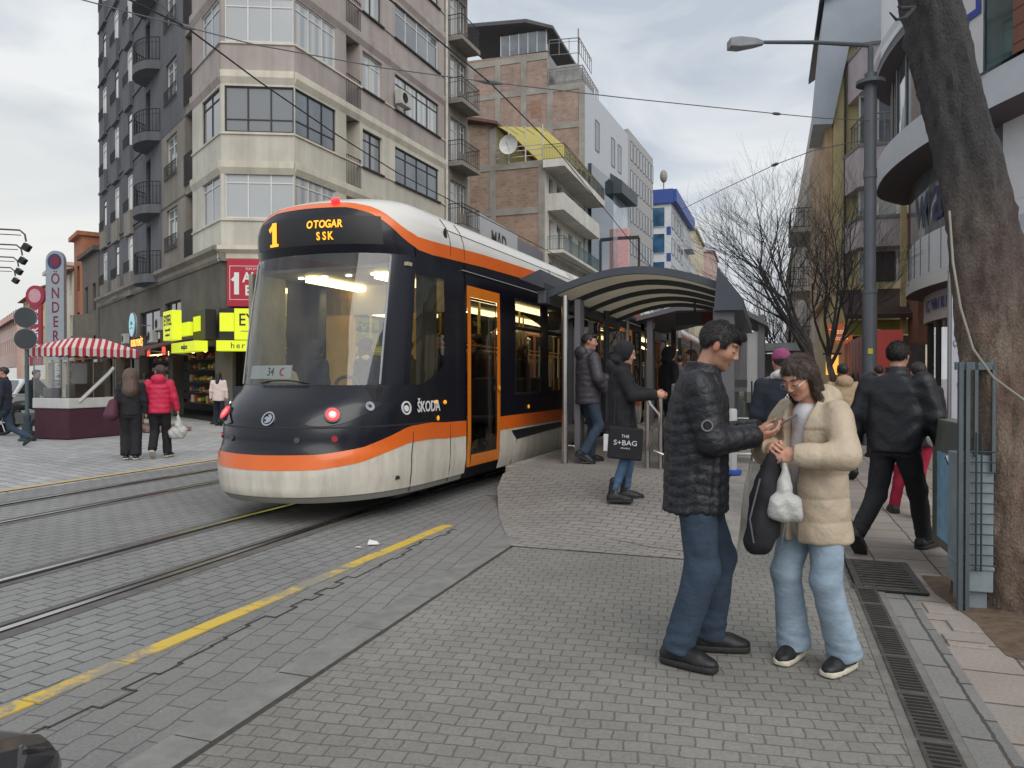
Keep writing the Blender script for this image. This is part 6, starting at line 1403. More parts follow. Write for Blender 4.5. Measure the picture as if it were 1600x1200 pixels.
for x,y in ((-.82,-1.25),(.82,-1.25),(.82,-.3),(.82,.6),(.82,1.3),(-.82,1.3)): mb = MB(); mb.cyl((x,y,.9),(x,y,2.15),.022,n=6); mb.build('post', cw, ct)
mb = MB(); mb.quad((-.84,-1.27,1.0),(.84,-1.27,1.0),(.84,-1.27,2.15),(-.84,-1.27,2.15)); mb.quad((.84,-1.27,1.0),(.84,1.3,1.0),(.84,1.3,2.15),(.84,-1.27,2.15)); mb.build('plastic_window', plas, ct, fix=False)
tn = NT('striped canvas'); sp = tn.node('ShaderNodeSeparateXYZ'); tn.link(tn.coord(), sp.inputs[0]); ad = tn.node('ShaderNodeMath', operation='ADD'); tn.link(sp.outputs[0], ad.inputs[0]); tn.link(sp.outputs[1], ad.inputs[1]); m3 = tn.node('ShaderNodeMath', operation='MULTIPLY'); m3.inputs[1].default_value = 3.6; tn.link(ad.outputs[0], m3.inputs[0]); fr_ = tn.node('ShaderNodeMath', operation='FRACT'); tn.link(m3.outputs[0], fr_.inputs[0]); gt_ = tn.node('ShaderNodeMath', operation='GREATER_THAN'); gt_.inputs[1].default_value = .5; tn.link(fr_.outputs[0], gt_.inputs[0]); tn.link(tn.mix(gt_.outputs[0], hx(206,200,194), hx(176,44,60)), tn.b.inputs['Base Color']); tn.b.inputs['Roughness'].default_value = .8
mb = MB(); mb.add([(-1.0,-1.45,2.22),(1.0,-1.45,2.22),(1.0,1.5,2.22),(-1.0,1.5,2.22),(-.3,-.3,2.50),(.3,-.3,2.50),(.3,.6,2.50),(-.3,.6,2.50)],[(4,5,6,7),(0,1,5,4),(1,2,6,5),(2,3,7,6),(3,0,4,7)])
for (a,b2) in (((-1,-1.45),(1,-1.45)),((1,-1.45),(1,1.5)),((1,1.5),(-1,1.5)),((-1,1.5),(-1,-1.45))):
    n=16
    for i in range(n):
        p=(a[0]+(b2[0]-a[0])*i/n,a[1]+(b2[1]-a[1])*i/n); q=(a[0]+(b2[0]-a[0])*(i+1)/n,a[1]+(b2[1]-a[1])*(i+1)/n); z0=2.04-.03*(i%2); mb.add([(p[0],p[1],2.22),(q[0],q[1],2.22),(q[0],q[1],2.04-.03*((i+1)%2)),(p[0],p[1],z0)],[(0,1,2,3)])
mb.build('canopy', tn.m, ct, fix=False)
mbk = empty('motorbike', (-18.3,14.6,0), R(-62), 'dark motorbike parked between the sign pole and the snack cart', 'motorbike')
for y in (-.62,.62):
    m_ = MB(); m_.lathe([(.30,-.05),(.33,-.03),(.33,.03),(.30,.05),(.25,.03),(.25,-.03),(.30,-.05)],(0,y,.33),24,'x'); w_ = m_.build('wheel', rub, mbk, smooth=40); m_ = MB(); 
    for k in range(5): a=k*2*pi/5; m_.cyl((0,y,.33),(0,y+.26*cos(a),.33+.26*sin(a)),.018,n=6)
    m_.cyl((-.05,y,.33),(.05,y,.33),.05,n=10); m_.build('rim', silver, w_)
m_ = MB(); m_.tube([(0,-.62,.33),(0,-.42,.85),(0,-.36,1.0)],.03,8); m_.box(-.1,.1,-.25,.3,.3,.58); m_.box(-.03,.03,.1,.66,.3,.36); m_.tube([(-.08,.1,.3),(-.11,.4,.32),(-.11,.75,.42)],.045,8); m_.build('engine', mat('engine grey', (.12,.12,.12), .4, .7), mbk, smooth=40)
m_ = MB(); m_.ball((0,-.12,.78),.22,12,8,(.65,1.2,.6)); m_.build('tank', blk, mbk, smooth=True); m_ = MB(); m_.ball((0,.38,.78),.3,12,8,(.5,1.15,.25)); m_.box(-.09,.09,.5,.85,.62,.72); m_.build('seat', rub, mbk, smooth=40); m_ = MB(); m_.tube([(-.36,-.25,1.02),(-.15,-.38,1.05),(.15,-.38,1.05),(.36,-.25,1.02)],.016,6); m_.build('handlebar', silver, mbk); m_ = MB(); m_.ball((0,-.5,.9),.1,10,8); m_.build('headlamp', chrome, mbk, smooth=True); m_ = MB(); m_.ball((0,-.62,.66),.2,10,6,(.35,1.3,.35)); m_.build('mudguard', blk, mbk, smooth=True)
spz = empty('sign_pole', (-16.75,13.35,0), TH+R(15), 'grey pole with two dark round sign backs, one above the other', 'traffic sign')
mb = MB(); mb.cyl((0,0,0),(0,0,3.1),.045,n=10); mb.build('pole', mat('pole teal grey', hx(72,86,92), .5, var=.1), spz, smooth=True)
mb = MB(); mb.lathe([(.19,0),(.19,.04),(.15,.06),(.15,.22),(.11,.24),(.11,.42),(.08,.44),(.08,.6),(.05,.62)],(0,0,0),16); mb.build('base', mat('base teal', hx(44,62,70), .6), spz, smooth=40)
for z in (2.93,2.42): mb = MB(); mb.lathe([(.235,-.02),(.235,.02)],(0,-.07,z),28,'y'); d_ = mb.build('sign_disc', mat('sign back', hx(52,58,62), .5, .2, var=.2), spz, smooth=40); mb = MB(); mb.lathe([(.25,-.012),(.25,.012)],(0,-.066,z),28,'y'); mb.build('rim', fg, d_)
# white car far left
def car(name, x, y, rz, m, label, L_=4.2):
    r = empty(name, (x,y,0), rz, label, 'car')
    pts=[(-L_/2,.45),(-L_/2+.05,.85),(-L_/2+.9,.98),(-L_/2+1.5,1.42),(.6,1.46),(1.35,1.0),(L_/2-.1,.85),(L_/2,.5),(L_/2-.05,.3),(-L_/2+.05,.3)]
    mb = MB(); mb.prismT(pts, lambda p,q,u:(p,u,q), -.82, .82); mb.build('body', m, r, bevel=.08)
    for s_ in (1,-1):
        mb = MB(); mb.prismT([(-L_/2+1.05,1.0),(-L_/2+1.55,1.36),(.55,1.40),(1.15,1.02)], lambda p,q,u:(p,u,q), s_*.825, s_*.835); mb.build('side_window', pd, r)
    mb = MB(); mb.add([(.72,-.7,1.40),(.72,.7,1.40),(1.30,.76,1.03),(1.30,-.76,1.03)],[(0,1,2,3)]); mb.v=[(v[0]+.04,v[1],v[2]+.02) for v in mb.v]; mb.build('windscreen', pm, r); mb = MB(); mb.add([(-L_/2+1.42,-.7,1.38),(-L_/2+1.42,.7,1.38),(-L_/2+.95,.76,1.03),(-L_/2+.95,-.76,1.03)],[(0,1,2,3)]); mb.v=[(v[0]-.04,v[1],v[2]+.02) for v in mb.v]; mb.build('rear_window', pm, r)
    for xx in (-1.3,1.3):
        for s_ in (1,-1): mb = MB(); mb.lathe([(.32,-.1),(.32,.1)],(xx,s_*.76,.32),20,'y'); w_=mb.build('wheel', rub, r, smooth=40); mb = MB(); mb.lathe([(.2,-.11),(.2,.11)],(xx,s_*.76,.32),16,'y'); mb.build('rim', silver, w_, smooth=40)
    for s_ in (1,-1): mb = MB(); mb.box(L_/2-.12,L_/2+.01,s_*.6-.15,s_*.6+.15,.62,.78); mb.build('headlight', chrome, r, bevel=.03)
    return r
c_ = cam2w(8,24,0); car('parked_car', c_[0], c_[1], R(-60), mat('car white', hx(206,210,214), .3, var=.04, coat=.5), 'white car at the left edge behind the motorbike')
# near car nose at the lower left corner
nc = empty('parked_car', (-2.05,1.33,0), R(8), 'corner of a black and pale green car in the lower left corner of the picture', 'car')
cg = mat('car pale green', hx(150,158,136), .35, var=.1, coat=.4)
mb = MB(); pts=[(-2.2,.5),(-2.2,.8),(-1.0,.75),(-.1,.58),(.30,.47),(.36,.36),(.30,.22),(-2.2,.22)]
mb.prismT(pts, lambda p,q,u:(u,p,q), -1.5, .15); mb.build('body', mat('car dark grey', hx(58,58,60), .35, var=.05, coat=.5), nc, bevel=.10)
mb = MB(); mb.prismT([(-.2,.18),(-.2,.33),(.36,.30),(.40,.26),(.36,.16)], lambda p,q,u:(u,p,q), -1.4, .19); mb.build('bumper', cg, nc, bevel=.04)
mb = MB(); mb.X = Matrix.Translation((.0,.27,.44)); mb.add([(-.42,.06,.02),(.17,.02,-.01),(.19,-.10,-.14),(-.2,.06,-.2),(-.42,.0,.09),(.15,-.1,.05),(.17,-.2,-.1),(-.2,-.1,-.1)],[(0,1,2,3),(4,7,6,5),(0,4,5,1),(1,5,6,2),(2,6,7,3),(3,7,4,0)]); mb.build('headlight', mat('lamp smoked', (.02,.02,.025), .08, var=0, coat=1), nc, bevel=.02)
mb = MB(); mb.lathe([(.31,-.1),(.31,.1)],(.02,-.45,.31),20,'x'); mb.build('wheel', rub, nc, smooth=40)
# beige model animal and low plinth, in front of the shops
hs = empty('horse_model', (-17.0,17.5,0), R(150), 'beige life size horse figure on a low reddish plinth in front of the shops', 'figure')
bg_ = mat('beige plush', hx(158,142,130), .9, var=.2, scale=6)
mb = MB(); mb.box(-1.5,1.3,-.6,.6,0,.12); mb.build('plinth', mat('plinth red grey', hx(132,104,98), .8, var=.3), hs, bevel=.02)
mb = MB(); mb.tube([(-.62,0,.98),(-.45,0,1.0),(-.1,0,.95),(.3,0,.98),(.55,0,1.05)],[.14,.24,.22,.24,.18],14)
mb.tube([(.5,0,1.05),(.8,0,1.12),(.98,0,1.16)],[.17,.13,.11],12); mb.tube([(.95,0,1.2),(1.1,0,1.1),(1.24,0,.98)],[.12,.10,.07],10)
for (x,y,dx) in ((.45,.13,.1),(.42,-.13,-.12)): mb.tube([(x,y,.9),(x+dx,y,.52),(x+dx*1.4,y,.3),(x+dx*1.3,y,.12)],[.12,.065,.05,.06],10)
for (x,y,dx) in ((-.52,.13,.1),(-.55,-.13,-.12)): mb.tube([(x,y,.92),(x+.1+dx,y,.62),(x-.06+dx,y,.42),(x+dx,y,.12)],[.15,.08,.05,.06],10)
mb.tube([(-.68,0,1.02),(-.82,0,.85),(-.84,0,.55)],[.05,.05,.02],8); o = mb.build('body', bg_, hs, smooth=True)
rmd = o.modifiers.new('r','REMESH'); rmd.mode='VOXEL'; rmd.voxel_size=.03; rmd.use_smooth_shade=True
# low bollard, litter
bo = empty('bollard', (-17.0,20.2,0), 0, 'short dark bollard between the shops and the tram nose', 'bollard'); mb = MB(); mb.lathe([(.2,0),(.2,.06),(.11,.1),(.10,.6),(.13,.64),(.08,.7),(.06,.78),(.01,.8)],(0,0,0),16); mb.build('body', iron, bo, smooth=40)
cp = empty('crushed_cup', (-3.36,6.02,.004), R(30), 'crushed white paper cup lying by the yellow line', 'litter'); mb = MB(); mb.add([(-.05,-.02,.0),(.05,-.03,.0),(.06,.03,.0),(-.04,.03,.0),(-.04,-.01,.035),(.03,-.015,.03),(.045,.02,.012),(-.03,.025,.04)],[(0,3,2,1),(4,5,6,7),(0,1,5,4),(1,2,6,5),(2,3,7,6),(3,0,4,7)]); mb.build('cup', wl, cp, smooth=True)
pp = empty('paper_scrap', (-3.42,5.86,.004), 0, 'tiny white paper scrap next to the crushed cup', 'litter'); mb = MB(); mb.add([(-.03,-.01,.002),(.03,-.015,.002),(.02,.02,.006),(-.02,.015,.003)],[(0,1,2,3)]); mb.build('scrap', wl, pp, fix=False)
for (bx,u,lab) in ((9.8,.5,'crate of oranges on the produce stand nearest the awning edge'),(10.9,.5,'crate of greens on the produce stand'),(12.0,.5,'crate of lemons on the produce stand'),(13.1,.5,'crate of apples on the produce stand')):
    p = Fd.P(bx+5.2, .0, .75); q = empty('produce_crate', (p[0],p[1],.0), atan2(Fd.u.y,Fd.u.x), lab, 'crate', 'produce crates under the awning')
    mb = MB(); mb.box(-.42,.42,-.3,.3,.55,.75); mb.box(-.38,.38,-.25,.25,0,.55); mb.build('box', mat('crate wood', hx(150,116,72), .8, var=.3), q); mb = MB(); rr = random.Random(int(bx*10))
    for k in range(28): mb.ball((rr.uniform(-.36,.36),rr.uniform(-.24,.24),.78+rr.uniform(0,.05)),.055,7,5)
    mb.build('produce', mat('fruit '+lab[9:15], {'or':hx(220,130,40),'gr':hx(90,130,60),'le':hx(220,200,70),'ap':hx(180,60,50)}[lab[9:11]], .5, var=.2), q, smooth=True)
# ================================================================ PEOPLE
# bodies and clothes are implicit surfaces (smoothly blended tapered limbs) meshed by surface nets
def smin(a, b, k): h = np.clip(.5+.5*(b-a)/k, 0, 1); return b+(a-b)*h - k*h*(1-h)
def smax(a, b, k): return -smin(-a, -b, k)
def rc(P, a, b, ra, rb, fl=None):
    a = np.array(a, float); b = np.array(b, float); ab = b-a; t = np.clip(((P-a)@ab)/max(1e-9, ab@ab), 0, 1)
    D = P-a-t[:,None]*ab
    return np.sqrt((D*D).sum(1)) - (ra+(rb-ra)*t), t
def cap(P, a, b, ra, rb): return rc(P, a, b, ra, rb)[0]
def ell(P, c, r, R_=None):
    D = P-np.array(c, float)
    if R_ is not None: D = D@R_
    r = np.array(r, float); k0 = np.sqrt(((D/r)**2).sum(1)); k1 = np.sqrt(((D/(r*r))**2).sum(1))
    return k0*(k0-1)/np.maximum(k1, 1e-6)
def loft(P, lv):
    """lv rows: z, cx, cy, rx, ry"""
    lv = np.array(lv, float); z = P[:,2]; cx, cy, rx, ry = (np.interp(z, lv[:,0], lv[:,i]) for i in (1,2,3,4))
    dx, dy = P[:,0]-cx, P[:,1]-cy; q = (np.abs(dx/rx)**2.4+np.abs(dy/ry)**2.4)**(1/2.4)
    d = (q-1)*np.minimum(rx, ry); return smax(smax(d, lv[0,0]-z, .02), z-lv[-1,0], .03)
def surfnet(f, lo, hi, h):
    lo = np.array(lo)-2*h; n = np.ceil((np.array(hi)+2*h-lo)/h).astype(int)+1; B = 8
    nb = np.ceil(n/B).astype(int); n = nb*B+1
    V = np.full(n, 1., np.float32)
    ci = np.stack(np.meshgrid(*[np.arange(k) for k in nb], indexing='ij'), -1).reshape(-1,3)
    cd = f(lo+(ci*B+B/2)*h); act = ci[np.abs(cd) < B*h*1.35+.02]
    neg = ci[cd <= -(B*h*1.35+.02)]
    g = np.stack(np.meshgrid(*[np.arange(B+1)]*3, indexing='ij'), -1).reshape(-1,3)
    for b in neg: s = b*B; V[s[0]:s[0]+B+1, s[1]:s[1]+B+1, s[2]:s[2]+B+1] = -1
    for i in range(0, len(act), 96):
        bl = act[i:i+96]; idx = (bl[:,None,:]*B+g[None]).reshape(-1,3); V[idx[:,0],idx[:,1],idx[:,2]] = f(lo+idx*h)
    S = V < 0
    c = [S[i:n[0]-1+i, j:n[1]-1+j, k:n[2]-1+k] for i in (0,1) for j in (0,1) for k in (0,1)]
    sm = sum(x.astype(np.int8) for x in c); cells = np.argwhere((sm > 0)&(sm < 8)); N_ = len(cells)
    if N_ == 0: return [], []
    idm = np.full(S.shape, -1, np.int32); idm[cells[:,0],cells[:,1],cells[:,2]] = np.arange(N_)
    acc = np.zeros((N_,3)); cnt = np.zeros(N_)
    off = np.array([(i,j,k) for i in (0,1) for j in (0,1) for k in (0,1)])
    for a in range(8):
        for b in range(a+1, 8):
            if abs(off[a]-off[b]).sum() != 1: continue
            pa, pb = cells+off[a], cells+off[b]; va = V[pa[:,0],pa[:,1],pa[:,2]]; vb = V[pb[:,0],pb[:,1],pb[:,2]]
            m = (va < 0) != (vb < 0); t = np.where(m, va/np.where(m, va-vb, 1), 0)
            acc += np.where(m[:,None], pa+(pb-pa)*t[:,None], 0); cnt += m
    verts = lo+acc/cnt[:,None]*h; F = []
    for ax in range(3):
        u, v = (ax+1)%3, (ax+2)%3
        sl0 = [slice(None)]*3; sl1 = [slice(None)]*3; sl0[ax] = slice(0,-1); sl1[ax] = slice(1,None)
        A, Bb = S[tuple(sl0)], S[tuple(sl1)]; e = np.argwhere(A != Bb)
        e = e[(e[:,u] > 0)&(e[:,v] > 0)&(e[:,u] < n[u]-1)&(e[:,v] < n[v]-1)]
        if not len(e): continue
        fl = A[e[:,0],e[:,1],e[:,2]]; q = []
        for du, dv in ((-1,-1),(0,-1),(0,0),(-1,0)):
            w_ = e.copy(); w_[:,u] += du; w_[:,v] += dv; q.append(idm[w_[:,0],w_[:,1],w_[:,2]])
        q = np.stack(q, 1); q[~fl] = q[~fl][:, ::-1]; F.append(q[(q >= 0).all(1)])
    return verts, np.concatenate(F)
def sdf_mesh(name, f, lo, hi, h, m, parent, scale=1., colf=None):
    v, F = surfnet(f, lo, hi, h)
    if not len(v): return None
    v = np.array(v); me = bpy.data.meshes.new(name); 
    me.vertices.add(len(v)); me.vertices.foreach_set('co', (v*scale).astype(np.float32).ravel())
    me.loops.add(len(F)*4); me.loops.foreach_set('vertex_index', F.astype(np.int32).ravel()); me.polygons.add(len(F))
    me.polygons.foreach_set('loop_start', np.arange(0, len(F)*4, 4, dtype=np.int32)); me.polygons.foreach_set('use_smooth', np.ones(len(F), bool))
    me.update(calc_edges=True); me.validate(); me.materials.append(m)
    if colf is not None:
        c = colf(v); at = me.color_attributes.new('Col', 'FLOAT_COLOR', 'POINT'); at.data.foreach_set('color', np.concatenate([c, np.ones((len(c),1))], 1).astype(np.float32).ravel())
    o = bpy.data.objects.new(name, me); C.objects.link(o); o.parent = parent; return o
def skin_mat():
    t = NT('skin'); a = t.node('ShaderNodeVertexColor'); a.layer_name = 'Col'; t.link(a.outputs[0], t.b.inputs['Base Color'])
    t.b.inputs['Roughness'].default_value = .5; t.b.inputs['Subsurface Weight'].default_value = .12; t.b.inputs['Subsurface Radius'].default_value = (.012,.005,.003)
    t.link(t.bump(t.noise(160,3,.6), .12, .002), t.b.inputs['Normal']); return t.m
SKIN = skin_mat()
def cloth(name, col, rough=.85, var=.2, fold=.35, fs=9, sheen=0, weave=True, stretch=(1,1,1)):
    if name in _M: return _M[name]
    t = NT(name); col = g3(col); b = t.b; b.inputs['Roughness'].default_value = rough
    if sheen: b.inputs['Sheen Weight'].default_value = sheen
    n = t.noise(5, 6, .65); t.link(t.ramp(n, [(.3, tuple(c*(1-var) for c in col)), (.7, tuple(c*(1+var*.7) for c in col))]), b.inputs['Base Color'])
    bp_ = t.bump(t.noise(fs, 3, .55, t.coord(stretch)), fold, .03)
    if weave: bp_ = t.bump(t.noise(220, 2, .5), .12, .002, bp_)
    t.link(bp_, b.inputs['Normal']); _M[name] = t.m; return t.m
def ik(a, b, l1, l2, pole):
    a, b, pole = np.array(a,float), np.array(b,float), np.array(pole,float); d = b-a; L_ = np.linalg.norm(d)
    if L_ > (l1+l2)*.995: b = a+d/L_*(l1+l2)*.995; d = b-a; L_ = np.linalg.norm(d)
    u = d/L_; x = (l1*l1-l2*l2+L_*L_)/(2*L_); hgt = sqrt(max(0, l1*l1-x*x)); p = pole-(pole@u)*u; p = p/max(1e-6, np.linalg.norm(p)); return a+u*x+p*hgt, b
def rotm(yaw, pitch, roll=0):   # columns = local axes in body frame; yaw + turns left, pitch + looks down
    return np.array(Matrix.Rotation(yaw,3,'Z') @ Matrix.Rotation(-pitch,3,'X') @ Matrix.Rotation(roll,3,'Y'))
SK = {'m': (hx(176,132,110)), 'f': (hx(196,146,124))}
class Fig:
    def __init__(s, label, loc, heading, H=1.75, feet=None, hands=None, head=(0,0,0), lean=0., hv=.014, bv=None, sex='m', shoulder=.19, elbow=None, hip_z=.92, curl=(.5,.5), chest=(0,0), skin=None, seat=False):
        s.k = H/1.75; s.h = hv; s.root = empty('person', loc, heading-pi/2, label, 'person'); s.sex = sex; s.bv = bv or hv
        s.hip = [np.array((-.09,0,hip_z)), np.array((.09,0,hip_z))]
        feet = feet or [(-.1,0,0,.1,0),(.1,0,0,-.1,0)]       # x,y,z,yaw,pitch for left,right
        s.feet = feet; s.ank = []; s.knee = []
        for i,(x,y,z,yw,pt) in enumerate(feet):
            a = np.array((x-0, y-.03*cos(yw), z+.09+.10*sin(max(0,pt))))
            kn, a = ik(s.hip[i], a, .43, .42, (0,1,0)); s.knee.append(kn); s.ank.append(a)
        s.lean = lean; sy = lambda z: lean*max(0,z-.95)
        s.sy = sy; s.sh = [np.array((-shoulder, sy(1.42)-.01, 1.42)), np.array((shoulder, sy(1.42)-.01, 1.42))]
        hands = hands or [(-.27,.03,.82),(.27,.03,.82)]; elbow = elbow or [(-.5,-.6,-.5),(.5,-.6,-.5)]
        s.wr = []; s.el = []
        for i in (0,1): e_, w_ = ik(s.sh[i], hands[i], .285, .25, elbow[i]); s.el.append(e_); s.wr.append(w_)
        s.neck = np.array((0, sy(1.48)-.005, 1.48)); s.HR = rotm(*head)
        s.hc = s.neck+np.array((0,.02+lean*.1,0))+s.HR@np.array((0,.0,.155)); s.curl = curl
        s.skin = skin or SK[sex]; s.hand_dirs = [None,None]
    def box_(s, *pts, pad=.2):
        a = np.array(pts); return a.min(0)-pad, a.max(0)+pad
    def body(s, eyes=True, hands=True, stubble=0., lip=(.30,.09,.08), brow=(.02,.014,.012)):
        hc, HR = s.hc, s.HR
        def headf(P):
            q = (P-hc)@HR
            ax_ = np.abs(q[:,0]); m = np.stack([ax_, q[:,1], q[:,2]], 1)
            d = ell(q, (0,-.014,.030), (.073,.094,.084))
            d = smin(d, ell(q, (0,.016,-.028), (.058,.070,.086)), .03)
            d = smin(d, ell(q, (0,.028,-.078), (.043,.046,.030)), .03)
            d = smin(d, ell(m, (.036,.050,-.022), (.024,.026,.030)), .022)
            d = smin(d, cap(m, (.0,.078,.030), (.036,.068,.034), .011, .010), .014)
            d = smax(d, -ell(m, (.031,.098,.006), (.018,.018,.012)), .012)
            d = smin(d, ell(m, (.031,.073,.006), (.0135,.0125,.0115)), .003)
            d = smin(d, cap(q, (0,.080,.022), (0,.101,-.018), .007, .0098), .010)
            d = smin(d, cap(m, (.0,.100,-.024), (.011,.092,-.026), .009, .0075), .006)
            d = smin(d, cap(m, (.0,.085,-.053), (.019,.077,-.056), .0065, .003), .005)
            d = smin(d, cap(m, (.0,.083,-.066), (.015,.077,-.064), .0075, .004), .006)
            d = smin(d, ell(q, (0,.066,-.094), (.018,.018,.015)), .018)
            d = smin(d, ell(m, (.076,-.006,-.002), (.009,.019,.032)), .008)
            return d
        nk0 = hc+HR@np.array((0,-.022,-.06))
        hd = [s.hand_basis(i) for i in (0,1)]
        def f(P):
            d = np.full(len(P), 9.)
            near = P[:,2] > 1.30
            if near.any():
                q = P[near]; dd = headf(q); dd = smin(dd, cap(q, nk0, s.neck+np.array((0,-.01,-.05)), .050, .060), .02); d[near] = dd
            d = np.minimum(d, loft(P, [(.86,0,0,.13,.09),(1.0,0,s.sy(1.0),.12,.085),(1.25,0,s.sy(1.25),.14,.095),(1.40,0,s.sy(1.4),.15,.08),(1.46,0,s.sy(1.46),.08,.06)]))
            for i in (0,1):
                d = smin(d, cap(P, s.sh[i], s.el[i], .045, .038), .02); d = smin(d, cap(P, s.el[i], s.wr[i], .038, .027), .01)
                d = smin(d, cap(P, s.hip[i], s.knee[i], .06, .038), .02); d = smin(d, cap(P, s.knee[i], s.ank[i], .036, .026), .01)
                if hands: d = smin(d, s.handf(P, i, hd[i]), .006)
            return d
        lo, hi = s.box_(hc, s.hip[0], s.hip[1], *s.el, *s.wr, *s.knee, *s.ank, pad=.13)
        for i in (0,1): lo = np.minimum(lo, s.wr[i]-.2); hi = np.maximum(hi, s.wr[i]+.2)
        sk = np.array(s.skin)
        def col(v):
            c = np.tile(sk, (len(v),1)); q = (v-hc)@HR; ax_ = np.abs(q[:,0]); y, z = q[:,1], q[:,2]; inh = (np.abs(z) < .13)&(ax_ < .1)
            def mixc(m, cc, a=1.): c[m] = c[m]*(1-a)+np.array(cc)*a
            r_ = np.exp(-(((ax_-.038)/.02)**2+((z+.022)/.02)**2))*(y > .03)*inh*.35; c[:] = c*(1-r_[:,None])+np.array(sk)*np.array((1.15,.72,.68))*r_[:,None]
            mixc(inh&(ax_ > .066)&(np.abs(z) < .04), sk*np.array((1.1,.75,.7)), .6)
            if stubble: mixc(inh&(z < -.035)&(y > -.01)&~((np.abs(z+.06) < .013)&(ax_ < .024)), sk*.45, stubble)
            mixc(inh&(np.abs(z+.0595) < .0125)&(ax_ < .022)&(y > .07), lip, .6)
            mixc(inh&(np.abs(z+.0595) < .0025)&(ax_ < .022)&(y > .07), (.06,.02,.02), .8)
            mixc(inh&(ax_ > .012)&(ax_ < .052)&(np.abs(z-.034+(ax_-.03)**2*4) < .0055)&(y > .05), brow, .85)
            if eyes:
                e_ = ((ax_-.031)/.0135)**2+((z-.005)/.0052)**2 < 1; mixc(inh&e_&(y > .06), (.42,.38,.35), .8); mixc(inh&(((ax_-.031)/.0055)**2+((z-.004)/.0052)**2 < 1)&(y > .06), (.02,.012,.01), 1)
                mixc(inh&(np.abs(z-.0105) < .0022)&(np.abs(ax_-.031) < .0145)&(y > .06), (.03,.018,.015), .9)
            else: mixc(inh&(np.abs(z-.001) < .0030)&(np.abs(ax_-.031) < .0145)&(y > .06), (.03,.02,.018), .9)
            return c
        return sdf_mesh('body', f, lo, hi, s.bv, SKIN, s.root, s.k, col)
    def hand_basis(s, i):
        X = s.wr[i]-s.el[i]; X /= np.linalg.norm(X)
        if s.hand_dirs[i] is not None: X2, N_ = s.hand_dirs[i]; X = np.array(X2,float); X /= np.linalg.norm(X); Nn = np.array(N_,float)
        else: Nn = np.array((1. if i else -1.,0,.15))          # back of the hand outward
        Nn = Nn-(Nn@X)*X; Nn /= np.linalg.norm(Nn); Y = np.cross(Nn, X)*(1 if i else -1)   # thumb side
        if (Y@np.array((0,1,.2))) < 0 and s.hand_dirs[i] is None: Y = -Y
        return s.wr[i], X, Y, Nn
    def handf(s, P, i, hb):
        w_, X, Y, N_ = hb; m = np.linalg.norm(P-w_, axis=1) < .26; d = np.full(len(P), 9.)
        if not m.any(): return d
        q = np.stack([(P[m]-w_)@X, (P[m]-w_)@Y, (P[m]-w_)@N_], 1); c = s.curl[i]
        e = ell(q, (.048,0,0), (.056,.041,.017)); e = smin(e, cap(q, (-.02,0,0), (.03,0,0), .027, .026), .012)
        for k,(y0,L_,rr) in enumerate(((.031,.070,.0092),(.0105,.079,.0096),(-.0105,.073,.0092),(-.030,.056,.0082))):
            p = np.array((.083-.004*abs(k-1),y0,0)); a = .12+c*.55+.05*k; prev = p
            for sgm, fr, rad in ((0,.45,1.),(1,.32,.93),(2,.25,.84)):
                nx = prev+L_*fr*np.array((cos(a),(.04*(1.5-k)),-sin(a))); e = smin(e, cap(q, prev, nx, rr*rad, rr*rad*.93), .0035); prev = nx; a += c*(.9 if sgm == 0 else .7)
        t0 = np.array((.018,.030,-.006)); t1 = t0+np.array((.036,.020,-.014)); t2 = t1+np.array((.030,.002-.008*c,-.012)); e = smin(e, cap(q, t0, t1, .0135,.0115), .006); e = smin(e, cap(q, t1, t2, .0112, .0092), .004)
        d[m] = e; return d
    def jacket(s, m, hem=.82, w=(.185,.135), sho=.185, arm=(.068,.058,.05), quilt=0, qp=.085, collar=.06, hood=0, name='jacket', open_front=None, hemw=None, flare=0., sleeve=1.0, zig=0., coll_h=.05, back=0., belly=0.):
        rx, ry = w; hw = hemw or (rx+.0, ry+.0); sy = s.sy
        lv = [(hem,0,sy(hem)-.005,hw[0],hw[1]),(1.0,0,sy(1.0)-back*.5+belly*.5,rx*.97,ry+belly*.5),(1.2,0,sy(1.2)-back*.5,rx*.99,ry*1.0+back*.4),(1.34,0,sy(1.34)-back*.3,rx*1.02,ry*.98),(1.43,0,sy(1.43)-.01,sho*.88,ry*.78),(1.49,0,sy(1.49)-.012,sho*.5,ry*.6)]
        cuffs = [s.el[i]+(s.wr[i]-s.el[i])*sleeve for i in (0,1)]
        def wr_(P): return .0035*np.sin(31*P[:,2]+14*P[:,0]+3*np.sin(17*P[:,1]))+.003*np.sin(47*P[:,2]-25*P[:,1]+2*np.sin(23*P[:,0]))
        def f(P):
            d = loft(P, lv)
            if quilt: d = d-quilt*(np.abs(np.sin(pi*(P[:,2]-hem+zig*np.abs(np.sin(26*P[:,0])+np.sin(26*P[:,1]+1)))/qp))**(.45 if zig else .3)-.45)+(.0025*np.sin(70*np.arctan2(P[:,0],P[:,1])/3.+9*P[:,2]) if zig else .003*np.sin(16*P[:,0]+30*P[:,2]+3*np.sin(11*P[:,2]))*np.sin(13*P[:,1]+7*P[:,2]))
            if hood: d = smin(d, ell(P, s.neck+np.array((0,-.105,.01)), (.115*hood,.065*hood,.085*hood)), .03)
            if collar:
                c = s.neck+np.array((0,.0,.0)); q = P-c; q = q@rotm(0,.15); rr = np.sqrt((q[:,0]/1.)**2+((q[:,1]-.005)/1.05)**2); d = smin(d, np.maximum(np.abs(rr-(collar+.012))-.012, np.abs(q[:,2]-.01)-coll_h), .02)
